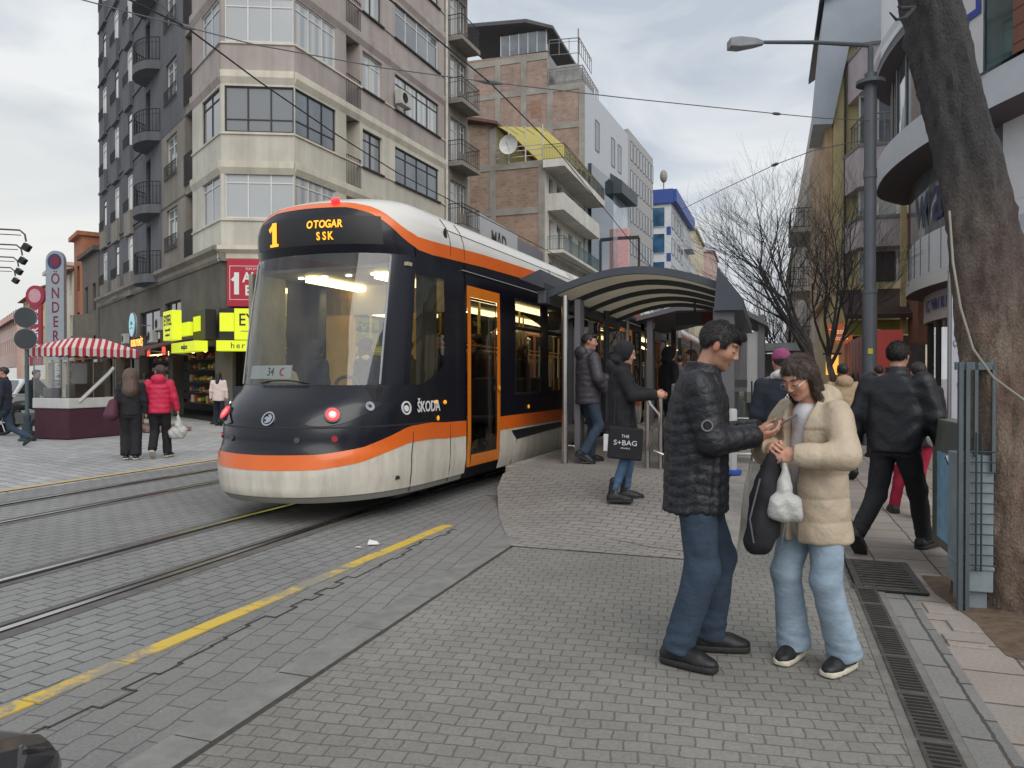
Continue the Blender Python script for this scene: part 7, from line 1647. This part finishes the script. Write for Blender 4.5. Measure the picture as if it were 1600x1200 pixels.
            for i in (0,1):
                d1, t1 = rc(P, s.sh[i], s.el[i], arm[0], arm[1]); d2, t2 = rc(P, s.el[i], cuffs[i], arm[1], arm[2])
                if quilt:
                    L1 = np.linalg.norm(s.sh[i]-s.el[i]); L2 = np.linalg.norm(cuffs[i]-s.el[i])+1e-6
                    d1 = d1-quilt*.85*(np.abs(np.sin(pi*t1*round(L1/qp)))**.55-.45); d2 = d2-quilt*.85*(np.abs(np.sin(pi*t2*round(L2/qp)))**.55-.45)
                ex = cuffs[i]-s.el[i]; ex = ex/np.linalg.norm(ex); d2 = smax(d2, (P-cuffs[i])@ex-.012, .006)
                dA = smin(d1, d2, .025); d = smin(d, dA, .035)
            d = d+wr_(P)*(.55 if not quilt else .4)
            if open_front:
                xo, yo, wd, zt = open_front; d = smax(d, -np.maximum(np.abs(P[:,0]-xo)-wd*(.6+.9*np.clip((P[:,2]-1.05)/.4,0,1)), -(P[:,1]-yo)), .012)
            nk = np.linalg.norm(((P-(s.neck+np.array((0,.01,.09))))/np.array((1,1,1.9))), axis=1)-.058; d = smax(d, -nk, .01)
            return d
        lo, hi = s.box_(*s.sh, *s.el, *cuffs, (0,sy(hem),hem), s.neck, pad=.22); lo[2] = hem-.03; return sdf_mesh(name, f, lo, hi, s.h, m, s.root, s.k)
    def pants(s, m, thigh=.092, knee=.07, cuff=.062, top=1.0, name='trousers', hipw=(.165,.125), hem=.0, flare=0, cut=9):
        ex = []
        def f(P):
            d = loft(P, [(.80,0,-.005,hipw[0]*.98,hipw[1]*.95),(.90,0,-.008,*hipw),(top,0,0,hipw[0]*.93,hipw[1]*.9)])
            for i in (0,1):
                an = s.ank[i]+np.array((0,0,hem)); ax_ = an-s.knee[i]; ax_ = ax_/np.linalg.norm(ax_)
                d1 = cap(P, s.hip[i]+np.array((0,0,-.04)), s.knee[i], thigh, knee)
                d2, t = rc(P, s.knee[i], an, knee, cuff); d2 = d2-flare*t*t + .0022*np.sin(44*t+30*P[:,0]+25*P[:,1])*(t > .72)
                d2 = smax(d2, (P-an)@ax_-.015, .008)
                dl = smin(d1, d2, .03); d = smin(d, dl, .03) if i == 0 else smin(d, dl, .012)
            d = d+.0016*np.sin(34*P[:,2]+42*P[:,0]+3*np.sin(19*P[:,1]))+.002*np.sin(18*P[:,2]-30*P[:,1]); return smax(d, P[:,2]-cut, .01)
        lo, hi = s.box_(*s.hip, *s.knee, *s.ank, pad=.16); hi[2] = top+.05; return sdf_mesh(name, f, lo, hi, s.h, m, s.root, s.k)
    def shoes(s, m, sole=None, boot=0, L_=.27, size=1.):
        for i,(x,y,z,yw,pt) in enumerate(s.feet):
            an = s.ank[i]; R_ = rotm(yw, pt); heel = np.array((an[0], an[1], z)); base = an-R_@np.array((0,.0,.085))
            def q_(P): return (P-base)@R_/size
            def f(P):
                q = q_(P); d = cap(q, (0,-.045,.035), (0,.10,.032), .038, .040); d = smin(d, ell(q, (0,.125,.03), (.045,.07,.033)), .03); d = smin(d, cap(q, (0,-.035,.04), (0,-.01,.085+boot), .038, .040), .03)
                d = smin(d, cap(q, (0,.02,.07), (0,.09,.048), .028, .028), .03); return smax(d, -q[:,2]+.012, .004)*size
            o = sdf_mesh('shoe', f, base-.28, base+.28, min(s.h, .01), m, s.root, s.k)
            def g(P):
                q = q_(P); w_ = .043+.006*np.sin((q[:,1]+.05)*14); d = np.sqrt(np.maximum(np.abs(q[:,0])-w_+.03,0)**2+np.maximum(np.abs(q[:,1]-.055)-.105,0)**2)-.033; return np.maximum(d, np.abs(q[:,2]-.012)-.0135)*size
            if s.h < .01:
                lb_ = MB()
                for j in range(5): y_ = .015+.022*j; z_ = .096-.0095*j; p_ = [base+R_@np.array((a*size, (y_+.01*abs(a)*20*.1)*size, (z_-abs(a)*.25+.002)*size)) for a in (-.03,-.015,0,.015,.03)]; lb_.tube([tuple(v*s.k) for v in p_], .0028, 5)
                q5 = lb_.build('lace', mat('lace grey', hx(120,124,130), .8, var=0) if sole is soleW else mat('lace dark', (.03,.03,.032), .8, var=0), s.root, smooth=True); q5.parent = o
            if sole: so_ = sdf_mesh('sole', g, base-.28, base+.28, min(s.h,.01), sole, o, s.k)
    def strands(s, ho, n, L_, w_=.0011, lift=.004, down=1., fwd=.4, seed=1):
        rnd = np.random.RandomState(seed); me = ho.data; nv = len(me.vertices); co = np.empty(nv*3); me.vertices.foreach_get('co', co); co = co.reshape(-1,3); no = np.empty(nv*3); me.vertices.foreach_get('normal', no); no = no.reshape(-1,3)
        idx = rnd.randint(0, nv, n); mb = MB(); hc = s.hc*s.k
        for i in idx:
            p, nn = co[i], no[i]; q = (p-hc)@s.HR
            
            if q[1] > .062 and q[2] < .085 and down > 1: continue
            rj = .3 if down <= 1 else .10
            d = s.HR@np.array((q[0]*3+rnd.randn()*rj, (fwd if q[1] > -.01 else -.5)+rnd.randn()*rj, -down*(.4+4*max(0,.07-q[2]))+rnd.randn()*rj*.6)); d = d-(d@nn)*nn; d /= np.linalg.norm(d)+1e-9; sd = np.cross(d, nn); ll = L_*rnd.uniform(.6,1.3)
            a = p-nn*.001; b = p+d*ll*.5+nn*lift*rnd.uniform(.5,1.3); c = p+d*ll+nn*lift*rnd.uniform(0,1.2)
            mb.add([a-sd*w_,a+sd*w_,b+sd*w_*.8,b-sd*w_*.8,c+sd*w_*.15,c-sd*w_*.15],[(0,1,2,3),(3,2,4,5)])
        return mb.build('hair', ho.data.materials[0], s.root, fix=False)
    def hair(s, m, style='short', vol=0., name='hair'):
        hc, HR = s.hc, s.HR
        def f(P):
            q = (P-hc)@HR; x, y, z = q[:,0], q[:,1], q[:,2]
            n = .0016*np.sin(90*x+40*y+4*np.sin(50*z))+.0012*np.sin(130*y-60*z+3*np.sin(70*x))
            d = ell(q, (0,-.018,.036), (.080+vol,.101+vol,.090+vol))
            if style == 'short':
                cut = np.where(y > .01, .050+.1*(y-.01)*0-.35*(np.abs(x)-.05)*(np.abs(x) > .05), .05-(.01-y)*1.35); cut = np.maximum(cut, -.065)
                side = (np.abs(x) > .055)&(y > -.01)&(y < .035)
                cut = np.where(side, .0, cut); d = smax(d, cut-z, .008)
                d = smin(d, ell(q, (0,.052,.088), (.062,.042,.026)), .015)
            elif style == 'long':
                d = smax(d, np.where(y > .01, .052-.5*np.maximum(0,np.abs(x)-.045)*4, -9)-z, .01)
                d = smin(d, cap(q, (0,-.07,.0), (0,-.10,-.24), .075, .07), .03)
                for sx in (-1,1): d = smin(d, cap(q, (sx*.072,-.02,.03), (sx*.098,-.02,-.20), .028, .030), .02)
            elif style == 'bob':
                d = smax(d, np.where(y > -.005, .055-.9*np.maximum(0,np.abs(x)-.03), -9)-z, .01)
                d = smin(d, cap(q, (0,-.065,.0), (0,-.075,-.10), .072, .062), .03)
                for sx in (-1,1): d = smin(d, cap(q, (sx*.070,-.015,.035), (sx*.078,.0,-.125), .026, .024), .02)
            elif style == 'hood':
                d = ell(q, (0,-.03,.02), (.105,.125,.125)); d = smax(d, -ell(q, (0,.10,-.005), (.070,.075,.100)), .02); d = smin(d, ell(q,(0,-.08,-.10),(.12,.08,.07)), .04)
            elif style == 'beanie': d = ell(q, (0,-.015,.055), (.086,.105,.088)); d = smax(d, .025-z, .006)
            elif style == 'wild': d = ell(q, (0,-.03,-.02), (.14,.13,.16)); d = smin(d, cap(q, (0,-.06,-.05), (0,-.10,-.30), .13, .15), .05); d = smax(d, -ell(q,(0,.14,-.03),(.06,.09,.09)), .02)
            return d+n
        lo, hi = hc-.48, hc+.22; return sdf_mesh(name, f, lo, hi, min(s.h, .009) if s.h < .013 else s.h, m, s.root, s.k)
    def W(s, p):   # body-frame point to world
        a = s.root.rotation_euler.z; q = np.array(p)*s.k; l = s.root.location
        return (l.x+q[0]*cos(a)-q[1]*sin(a), l.y+q[0]*sin(a)+q[1]*cos(a), l.z+q[2])
    def part(s, name, prims, m, h=None, k=.01, pad=.12, disp=None):
        pts = [p for pr in prims for p in (pr[1], pr[2]) if pr[0] == 'c']+[pr[1] for pr in prims if pr[0] == 'e']
        def f(P):
            d = None
            for pr in prims: e = cap(P, *pr[1:5]) if pr[0] == 'c' else ell(P, pr[1], pr[2]); d = e if d is None else smin(d, e, k)
            return d if disp is None else d+disp(P)
        a = np.array(pts, float); return sdf_mesh(name, f, a.min(0)-pad, a.max(0)+pad, h or s.h, m, s.root, s.k)
hairD = cloth('hair black', (.018,.015,.014), .5, .4, .6, 40, stretch=(1,1,.3)); hairB = cloth('hair brown', (.050,.030,.022), .5, .4, .7, 40, stretch=(1,1,.3)); hairL = cloth('hair light brown', (.105,.068,.05), .6, .4, .7, 30, stretch=(1,1,.3))
puffB = cloth('puffer black', (.011,.012,.017), .5, .2, .45, 24, weave=False); puffG = cloth('puffer grey', hx(66,62,70), .55, .2, .5, 14, weave=False); puffC = cloth('puffer cream', hx(182,166,144), .5, .08, .4, 15, weave=False)
leather = cloth('leather black', (.008,.009,.013), .5, .2, .4, 10, weave=False); blackc = cloth('cloth black', (.012,.012,.015), .85, .25, .5, 9); navyc = cloth('cloth navy', (.014,.017,.030), .85, .2, .5, 9)
jeanD = cloth('denim blue', hx(50,64,82), .9, .35, .5, 7, stretch=(1,1,1.8)); jeanL = cloth('denim light', hx(142,160,176), .9, .22, .5, 7, stretch=(1,1,1.8)); jeanM = cloth('denim mid', hx(70,96,126), .9, .25, .6, 12)
shoeB = mat('shoe black', (.012,.012,.013), .5, var=.3, scale=20, bump=.3); soleB = mat('sole black', (.02,.02,.02), .7, var=.2); soleW = mat('sole white', hx(206,198,180), .6, var=.1)
redc = cloth('puffer red', hx(196,34,72), .6, .12, .5, 12, weave=False); whitec = cloth('cloth white', hx(206,204,206), .85, .08, .5, 9); creamw = cloth('jacket pale pink', hx(214,196,190), .8, .1, .5, 9)
# ---- man with phone
mh = R(2)
M1 = Fig('man in black quilted jacket and blue jeans, looking down at his phone', (-.36,4.14,0), mh, 1.80, feet=[(-.14,.09,0,.15,0),(.12,-.06,0,-.35,0)], hands=[(-.045,.305,1.185),(.055,.285,1.165)], head=(R(-6),R(27),0), lean=.05, hv=.0085, bv=.0058, elbow=[(-.3,-.5,-1),(.6,-.5,-1)], curl=(.55,.6))
M1.hand_dirs = [((.25,1,.10),(-.5,.1,-1)), ((-.15,1,.12),(.5,.1,-1))]
M1.body(eyes=False, stubble=.38); M1.strands(M1.hair(hairD, 'short', .003), 5200, .026, lift=.005)
M1.jacket(puffB, hem=.77, w=(.195,.150), quilt=.0055, qp=.052, zig=.010, arm=(.080,.072,.058), collar=.062, coll_h=.045, back=.03, hemw=(.19,.165), name='jacket', belly=.02)
M1.pants(jeanD, thigh=.100, knee=.084, cuff=.078, hem=-.01, cut=.82); M1.shoes(shoeB, soleB, size=1.1)
mb = MB(); p = (M1.sh[1]*.3+M1.el[1]*.7)*M1.k
n_=20; v=[];f_=[]
for k in range(n_):
    a = 2*pi*k/n_
    for r_ in (.030,.022): v.append((p[0]+.088, p[1]+r_*cos(a), p[2]+r_*sin(a)))
for k in range(n_): f_.append((2*k,2*k+1,(2*k+3)%(2*n_),(2*k+2)%(2*n_)))
mb.add(v,f_); b_ = mb.build('sleeve_badge', mat('badge grey', hx(110,110,118), .6, var=0), M1.root, fix=False)
sm_ = b_.modifiers.new('s','SOLIDIFY'); sm_.thickness = .006; sm_.offset = 0
wp = M1.W((.01,.425,1.235)); ph = empty('phone', wp, mh-pi/2, 'dark smartphone in the hands of the man in the black jacket', 'phone')
mb = MB(); mb.X = Matrix.Rotation(R(32),4,'X'); mb.box(-.038,.038,-.075,.075,-.0045,.0045); mb.build('case', mat('phone grey', (.10,.10,.11), .3), ph, bevel=.003); mb = MB(); mb.X = Matrix.Rotation(R(32),4,'X'); mb.box(-.034,.034,-.07,.07,.0048,.0056); mb.build('screen', mat('phone screen', (.02,.02,.025), .08, var=0, emit=(.5,.6,.7), estr=.12), ph)
# ---- woman in cream coat
wh = R(226)
W1 = Fig('woman in cream padded coat, glasses and light jeans, head bent over her things', (.23,4.27,0), wh, 1.63, feet=[(-.15,-.04,0,.2,0),(.11,.06,0,.35,0)], hands=[(-.13,.29,1.20),(.03,.29,1.23)], head=(R(6),R(33),R(0)), lean=.06, hv=.0085, bv=.0058, sex='f', elbow=[(-.9,-.2,-.6),(.8,-.3,-.7)], curl=(.8,.9), shoulder=.170)
W1.hand_dirs = [((.75,.6,-.1),(-.2,.9,.4)), ((-.55,.7,.05),(.4,.7,.6))]
W1.body(eyes=False, lip=(.28,.10,.09)); W1.strands(W1.hair(hairB, 'bob', .0), 6500, .045, lift=.0012, down=2.4, fwd=-.25, seed=2)
W1.jacket(puffC, hem=.70, w=(.195,.150), quilt=.009, qp=.125, arm=(.076,.072,.060), collar=.070, coll_h=.045, hood=1.0, hemw=(.205,.175), name='coat', open_front=(.0,.05,.055,1.4), belly=.03, sho=.17)
W1.part('shirt', [('c',(.0,.045,1.405),(.0,.047,1.05),.082,.108),('c',(.0,.045,1.1),(.0,.03,.80),.108,.115)], whitec, k=.03)
W1.pants(jeanL, thigh=.104, knee=.080, cuff=.078, hem=-.01, flare=.018, hipw=(.17,.13), cut=.76); W1.shoes(shoeB, soleW, size=1.05)
gl = mat('glasses wire', (.5,.45,.4), .3, .8, var=0); mb = MB(); hc, HR = W1.hc, W1.HR
for sx in (-1,1):
    pts = [tuple((hc+HR@np.array((sx*.033+.024*cos(a), .093, -.002+.017*sin(a))))*W1.k) for a in np.linspace(0,2*pi,17)]; mb.tube(pts, .0016, 5, cap=False)
    mb.tube([tuple((hc+HR@np.array((sx*.057,.090,.003)))*W1.k), tuple((hc+HR@np.array((sx*.079,.0,.006)))*W1.k)], .0014, 5)
mb.tube([tuple((hc+HR@np.array((-.010,.096,.0)))*W1.k), tuple((hc+HR@np.array((.010,.096,.0)))*W1.k)], .0015, 5); mb.build('glasses', gl, W1.root, smooth=True)
def sdf_thing(name, label, cat, loc, rz, prims, m, h=.01, k=.02, part='body', disp=None, pad=.06):
    r = empty(name, loc, rz, label, cat)
    def f(P):
        d = None
        for pr in prims: e = cap(P, *pr[1:5]) if pr[0] == 'c' else ell(P, pr[1], pr[2]); d = e if d is None else smin(d, e, k)
        return d if disp is None else d+disp(P)
    pts = []
    for pr in prims:
        if pr[0] == 'c': R_=max(pr[3],pr[4]); pts += [np.array(pr[1])-R_,np.array(pr[1])+R_,np.array(pr[2])-R_,np.array(pr[2])+R_]
        else: pts += [np.array(pr[1])-np.array(pr[2]), np.array(pr[1])+np.array(pr[2])]
    a = np.array(pts); sdf_mesh(part, f, a.min(0)-pad, a.max(0)+pad, h, m, r); return r
wv = W1.W((-.02,.36,1.18))
crk = lambda P: .004*np.sin(30*P[:,0]+26*P[:,2]+3*np.sin(25*P[:,1]))+.003*np.sin(75*P[:,0]-12*P[:,2])
r = sdf_thing('folded_coat', 'black coat and bag bundle hanging from the hands of the woman in cream', 'coat', wv, TH, [('c',(.02,0,.02),(-.03,0,-.20),.028,.065),('c',(-.02,0,-.15),(-.06,0,-.42),.062,.072),('c',(.03,.01,-.1),(.0,.01,-.38),.04,.055)], blackc, .009, .03, 'cloth', crk)
mb = MB(); mb.tube([(.04,-.05,.0),(.06,-.07,-.15),(.05,-.07,-.32),(.03,-.07,-.44)],.006,6); mb.tube([(-.07,-.06,-.1),(-.12,-.06,-.3),(-.10,-.06,-.42)],.005,5); mb.build('strap', mat('strap grey', hx(90,90,100), .6), r, smooth=True)
tbag = NT('plastic white'); tbag.b.inputs['Base Color'].default_value = (.62,.62,.60,1); tbag.b.inputs['Roughness'].default_value=.35; tbag.b.inputs['Transmission Weight'].default_value=.25; tbag.link(tbag.bump(tbag.noise(26,5,.6), .7, .02), tbag.b.inputs['Normal'])
r = sdf_thing('plastic_bag', 'small white plastic bag hanging below the hands of the woman in cream', 'bag', W1.W((-.09,.36,1.08)), TH, [('c',(.02,0,.06),(.025,0,-.05),.010,.040),('c',(.0,0,-.12),(.06,0,-.13),.055,.05),('c',(-.02,0,-.17),(.07,0,-.18),.048,.045)], tbag.m, .007, .03, 'bag', lambda P: .004*np.sin(70*P[:,0]+40*P[:,2]))
# ---- man in black leather jacket, from behind
L1 = Fig('man in black leather jacket and black trousers striding away on the pavement', (1.04,7.22,0), R(60), 1.80, feet=[(-.14,-.36,.03,.1,.75),(.12,.33,0,-.25,-.12)], hands=[(-.34,-.02,.86),(.33,.12,.88)], head=(R(4),R(8),0), hv=.0115, shoulder=.215, lean=.04, hip_z=.89)
L1.body(); L1.strands(L1.hair(hairD, 'short', .006), 3500, .024, .0016, .005); L1.jacket(leather, hem=.84, w=(.235,.15), sho=.21, arm=(.088,.078,.066), collar=.066, coll_h=.055, hemw=(.20,.15)); L1.pants(blackc, .105,.078,.066); L1.shoes(shoeB, soleB, size=1.15)
# ---- hooded girl with tote bag
G1 = Fig('person in black hooded coat and blue jeans with a tote bag at the turnstile', (-1.50,8.10,pz(8.1)+.004), R(14), 1.70, feet=[(-.09,.09,0,.1,0),(.10,-.05,0,-.2,0)], hands=[(-.02,.40,1.18),(.18,.36,1.18)], head=(R(-10),R(16),0), hv=.011, sex='f', shoulder=.165, curl=(.8,.8), elbow=[(-.3,-.3,-1),(.3,-.3,-1)])
G1.body(); G1.hair(hairD, 'hood', name='hood'); G1.children = None
for o in G1.root.children:
    if o.name.startswith('hood'): o.data.materials[0] = blackc
G1.jacket(blackc, hem=.78, w=(.185,.15), arm=(.07,.065,.055), collar=.07, hood=1.0, hemw=(.19,.165)); G1.pants(jeanM, .080,.056,.046, hem=.05); G1.shoes(shoeB, soleB, boot=.13, size=1.05)
gb = empty('tote_bag', G1.W((.21,.03,.66)), R(12)-0, 'black tote bag with small white lettering on the hooded person', 'tote bag')
mb = MB(); mb.add([(-.19,-.03,-.16),(.17,-.03,-.19),(.19,-.02,.15),(-.17,-.02,.18),(-.19,.03,-.16),(.17,.03,-.19),(.19,.02,.15),(-.17,.02,.18)],[(0,1,2,3),(4,7,6,5),(0,4,5,1),(1,5,6,2),(2,6,7,3),(3,7,4,0)]); mb.build('bag', blackc, gb, bevel=.02)
mb = MB(); mb.tube([(-.12,0,.16),(-.10,.05,.5),(-.02,.12,.72)],.012,6); mb.tube([(.12,0,.14),(.08,.05,.5),(-.02,.12,.72)],.012,6); mb.build('strap', blackc, gb)
text('lettering', 'S+BAG', .075, wht, frame_mw((.0,-.036,.0),(1,0,-.06),(0,0,1)), gb, ext=.001, sx=1.1); text('lettering', 'THE', .045, wht, frame_mw((.0,-.036,.07),(1,0,-.06),(0,0,1)), gb, ext=.001); text('lettering', 'ISTANBUL', .022, wht, frame_mw((.0,-.038,-.055),(1,0,-.06),(0,0,1)), gb, ext=.001)
cz = empty('paper_pack', G1.W((.18,-.17,.66)), 0, 'small white pack held behind the tote bag', 'pack'); mb = MB(); mb.box(-.03,.03,-.02,.02,-.09,.09); mb.build('pack', whitec, cz, bevel=.006)
# ---- man in grey puffer on the platform
P5 = Fig('man in grey puffer jacket and jeans stepping along under the shelter', (-2.40,10.4,.3), R(40), 1.82, feet=[(-.1,.12,0,.1,0),(.12,-.10,.02,-.5,.5)], hands=[(-.05,.36,1.13),(.26,.16,.98)], head=(R(-38),R(6),0), hv=.0125, elbow=[(-.6,-.4,-.6),(.6,-.5,-.5)])
P5.body(stubble=.2); P5.hair(hairD, 'short'); P5.jacket(puffG, hem=.80, w=(.20,.155), quilt=.010, qp=.075, arm=(.082,.075,.062), hood=1.1, collar=.065, hemw=(.19,.155)); P5.pants(jeanD, .10,.07,.066); P5.shoes(shoeB, soleB, size=1.1)
# ---- others
def simple(label, loc, heading, H, top, pants_m, hair_m, style='short', hv=.02, feet=None, hands=None, hem=.8, head=(0,0,0), sex='m', quilt=0, hood=0, shoe=None, sole=None, w=(.19,.14), lean=0, th=(.095,.07,.06), **k):
    f = Fig(label, loc, heading, H, feet=feet, hands=hands, head=head, hv=hv, sex=sex, lean=lean, **k)
    f.body(); f.hair(hair_m, style, .004) if style else None; f.jacket(top, hem=hem, w=w, quilt=quilt, hood=hood, hemw=(w[0],w[1]*1.02), qp=.09); f.pants(pants_m, *th); f.shoes(shoe or shoeB, sole or soleB, size=1.08); return f
N1 = simple('person in navy jacket with pink beanie walking away behind the woman in cream', (.12,7.75,0), R(105), 1.76, navyc, blackc, cloth('beanie pink', hx(150,70,112), .9, .15), 'beanie', .0125, feet=[(-.1,.18,0,0,0),(.1,-.22,.03,0,.5)], hem=.78, hood=0)
N1.hair(hairD, 'short'); N1.part('scarf', [('e',(0,-.07,1.52),(.10,.07,.055)),('c',(-.06,-.02,1.50),(.06,-.02,1.50),.05,.05)], whitec, k=.02)
for i,(sx,zz) in enumerate(((-.10,1.26),(-.06,1.33),(.02,1.38),(-.11,1.16),(-.09,1.08))):
    pass
text('back_lettering', 'STREET', .075, wht, frame_mw(tuple(np.array((0,-.165,1.27))*N1.k), (.55,0,.83), (-.83,0,.55)), N1.root, ext=.004)
T1 = simple('person in tan hooded puffer jacket walking away far down the pavement', (1.05,12.2,0), R(100), 1.70, cloth('puffer tan', hx(168,144,114), .7, .12, .5, 12), blackc, hairD, 'short', .014, feet=[(-.1,.2,0,0,0),(.1,-.2,.03,0,.5)], hood=1.1, quilt=.010)
simple('person in red trousers and dark coat carrying a white bag, hidden by the leather jacket', (1.55,9.2,0), R(95), 1.66, blackc, cloth('trousers red', hx(150,20,54), .85, .2), hairD, 'short', .016, feet=[(-.22,.15,0,0,0),(-.05,-.2,.02,0,.5)], sex='f')
rb = sdf_thing('shopping_bag', 'white and red plastic bag at the right side of the leather jacket', 'bag', (1.60,8.55,.98), 0, [('c',(0,0,.1),(0,0,-.02),.01,.06),('e',(0,0,-.09),(.09,.06,.10))], tbag.m, .012, .03, 'bag', lambda P: .004*np.sin(60*P[:,0]+40*P[:,2]))
simple('person in dark coat walking beyond the lamp post', (1.95,15.5,0), R(100), 1.72, navyc, blackc, hairD, 'short', .02, feet=[(-.1,.2,0,0,0),(.1,-.2,.03,0,.5)])
simple('person in black on the platform behind the hooded person', (-1.50,12.3,.3), R(35), 1.68, blackc, blackc, blackc, 'hood', .017, sex='f')
simple('person with brown hair and dark coat farther along the platform', (-1.22,12.9,.3), R(200), 1.66, cloth('coat dark olive', (.03,.03,.026), .9, .2), blackc, hairB, 'bob', .017, sex='f')
simple('person in grey coat deep on the platform by the farther shelter', (-1.9,17.5,.3), R(95), 1.7, puffG, blackc, hairD, 'short', .022)
simple('person in dark jacket among the bare trees far down the street', (.35,17.2,0), R(-80), 1.72, navyc, blackc, hairD, 'short', .022)
simple('person in maroon coat beside the pink hoarding', (2.05,20.5,0), R(95), 1.65, cloth('coat maroon', hx(96,40,52), .9, .2), blackc, hairB, 'bob', .022, sex='f')
B1 = simple('woman with long brown hair, black jacket and wide black trousers crossing the square', (-11.1,10.9,0), R(132), 1.66, blackc, blackc, hairL, 'wild', .016, sex='f', hem=.85, th=(.115,.105,.10), sole=soleW, feet=[(-.09,.06,0,0,0),(.09,-.06,0,0,0)])
bgm = cloth('bag maroon', hx(84,40,58), .7, .2); B1r = sdf_thing('shoulder_bag', 'maroon bag under the left arm of the brown haired woman', 'bag', B1.W((-.30,-.05,1.0)), R(132-90), [('c',(0,0,.08),(-.03,0,-.12),.085,.13)], bgm, .014, .02, 'bag'); mb = MB(); mb.tube([(0,0,.1),(.07,.0,.35),(.13,0,.47)],.014,6); mb.build('strap', bgm, B1r)
R1 = simple('person in bright red jacket and black trousers carrying a plastic bag across the square', (-10.82,11.3,0), R(126), 1.73, redc, blackc, hairB, 'bob', .015, sex='f', hem=.84, hands=[(-.26,.08,.95),(.32,.02,.86)], head=(R(50),0,0), hood=1.15, quilt=.006, w=(.215,.16), th=(.11,.085,.08), sole=soleW, feet=[(-.10,-.16,.03,.0,.55),(.12,.14,0,-.4,0)])
pb2 = sdf_thing('plastic_bag', 'large translucent white bag hanging from the hand of the person in red', 'bag', R1.W((.33,.0,.78)), R(36), [('c',(0,0,.04),(.0,0,-.18),.012,.08),('c',(-.09,0,-.30),(.07,0,-.28),.09,.09),('c',(-.10,0,-.36),(.05,0,-.36),.07,.07)], tbag.m, .013, .04, 'bag', lambda P: .006*np.sin(50*P[:,0]+40*P[:,2]))
simple('person walking off the left edge in dark jacket and blue jeans', (-15.6,11.9,0), R(215), 1.72, navyc, jeanD, hairD, 'short', .018, feet=[(-.1,.38,0,0,0),(.1,-.42,.05,0,.7)], hip_z=.84)
simple('person in pale jacket with long dark hair beside the tram nose', (-16.3,19.45,0), R(110), 1.68, creamw, navyc, hairD, 'long', .022, sex='f', feet=[(-.1,.15,0,0,0),(.12,-.2,.03,0,.5)])
RD = simple('rider in black sitting on the parked motorbike', (-18.25,14.7,.0), R(28), 1.70, blackc, blackc, hairD, 'short', .02, feet=[(-.25,.15,.25,0,0),(.25,.15,.25,0,0)], hands=[(-.3,.45,1.05),(.3,.45,1.05)], hip_z=.84, lean=.15)
for lab,x,y,hd_ in (('shopper in dark clothes under the brown awning',-23.3,22.6,60),('shopper in brown by the produce stand',-21.6,21.9,100)):
    simple(lab, (x,y,0), R(hd_), 1.68, blackc if 'dark' in lab else cloth('coat brown', hx(90,70,56), .9, .2), blackc, hairD, 'bob', .025)
# ---- tram passengers
def passenger(label, s_, lt, heading, top, hair_m, style='short', H=1.72, sex='m', hands=None, z=.45, hv=.018):
    p = TW(s_, lt, z); return simple(label, p, heading, H, top, blackc, hair_m, style, hv, hands=hands, sex=sex)
passenger('man in black standing in the tram cab side window, facing out', 8.15, .72, R(-75), blackc, hairD, H=1.5, hv=.014)
passenger('passenger in black hood seen through the left of the windscreen', 8.1, -.55, R(70), blackc, blackc, 'hood', 1.5, hv=.014)
passenger('passenger in dark coat with pale fur collar behind the windscreen', 7.95, .28, R(60), navyc, hairD, 'bob', 1.52, 'f', hv=.014).part('fur_collar', [('c',(-.1,-.05,1.47),(.1,-.05,1.47),.05,.05),('c',(-.12,-.03,1.46),(-.1,.08,1.40),.045,.04)], cloth('fur beige', hx(190,176,130), .95, .2))
passenger('passenger standing inside behind the first tram door', 9.35, .45, R(-20), navyc, hairB, 'bob', 1.65, 'f')
passenger('passenger in grey by the first side window', 10.9, .35, R(160), puffG, hairD)
passenger('passenger in black by the second side window', 12.5, .5, R(10), blackc, hairB, 'bob', 1.62, 'f')
passenger('passenger in brown in the second tram car doorway', 15.8, .4, R(0), cloth('coat brown', 0), hairD)
passenger('passenger in navy in the second tram car', 18.2, .5, R(180), navyc, hairD)
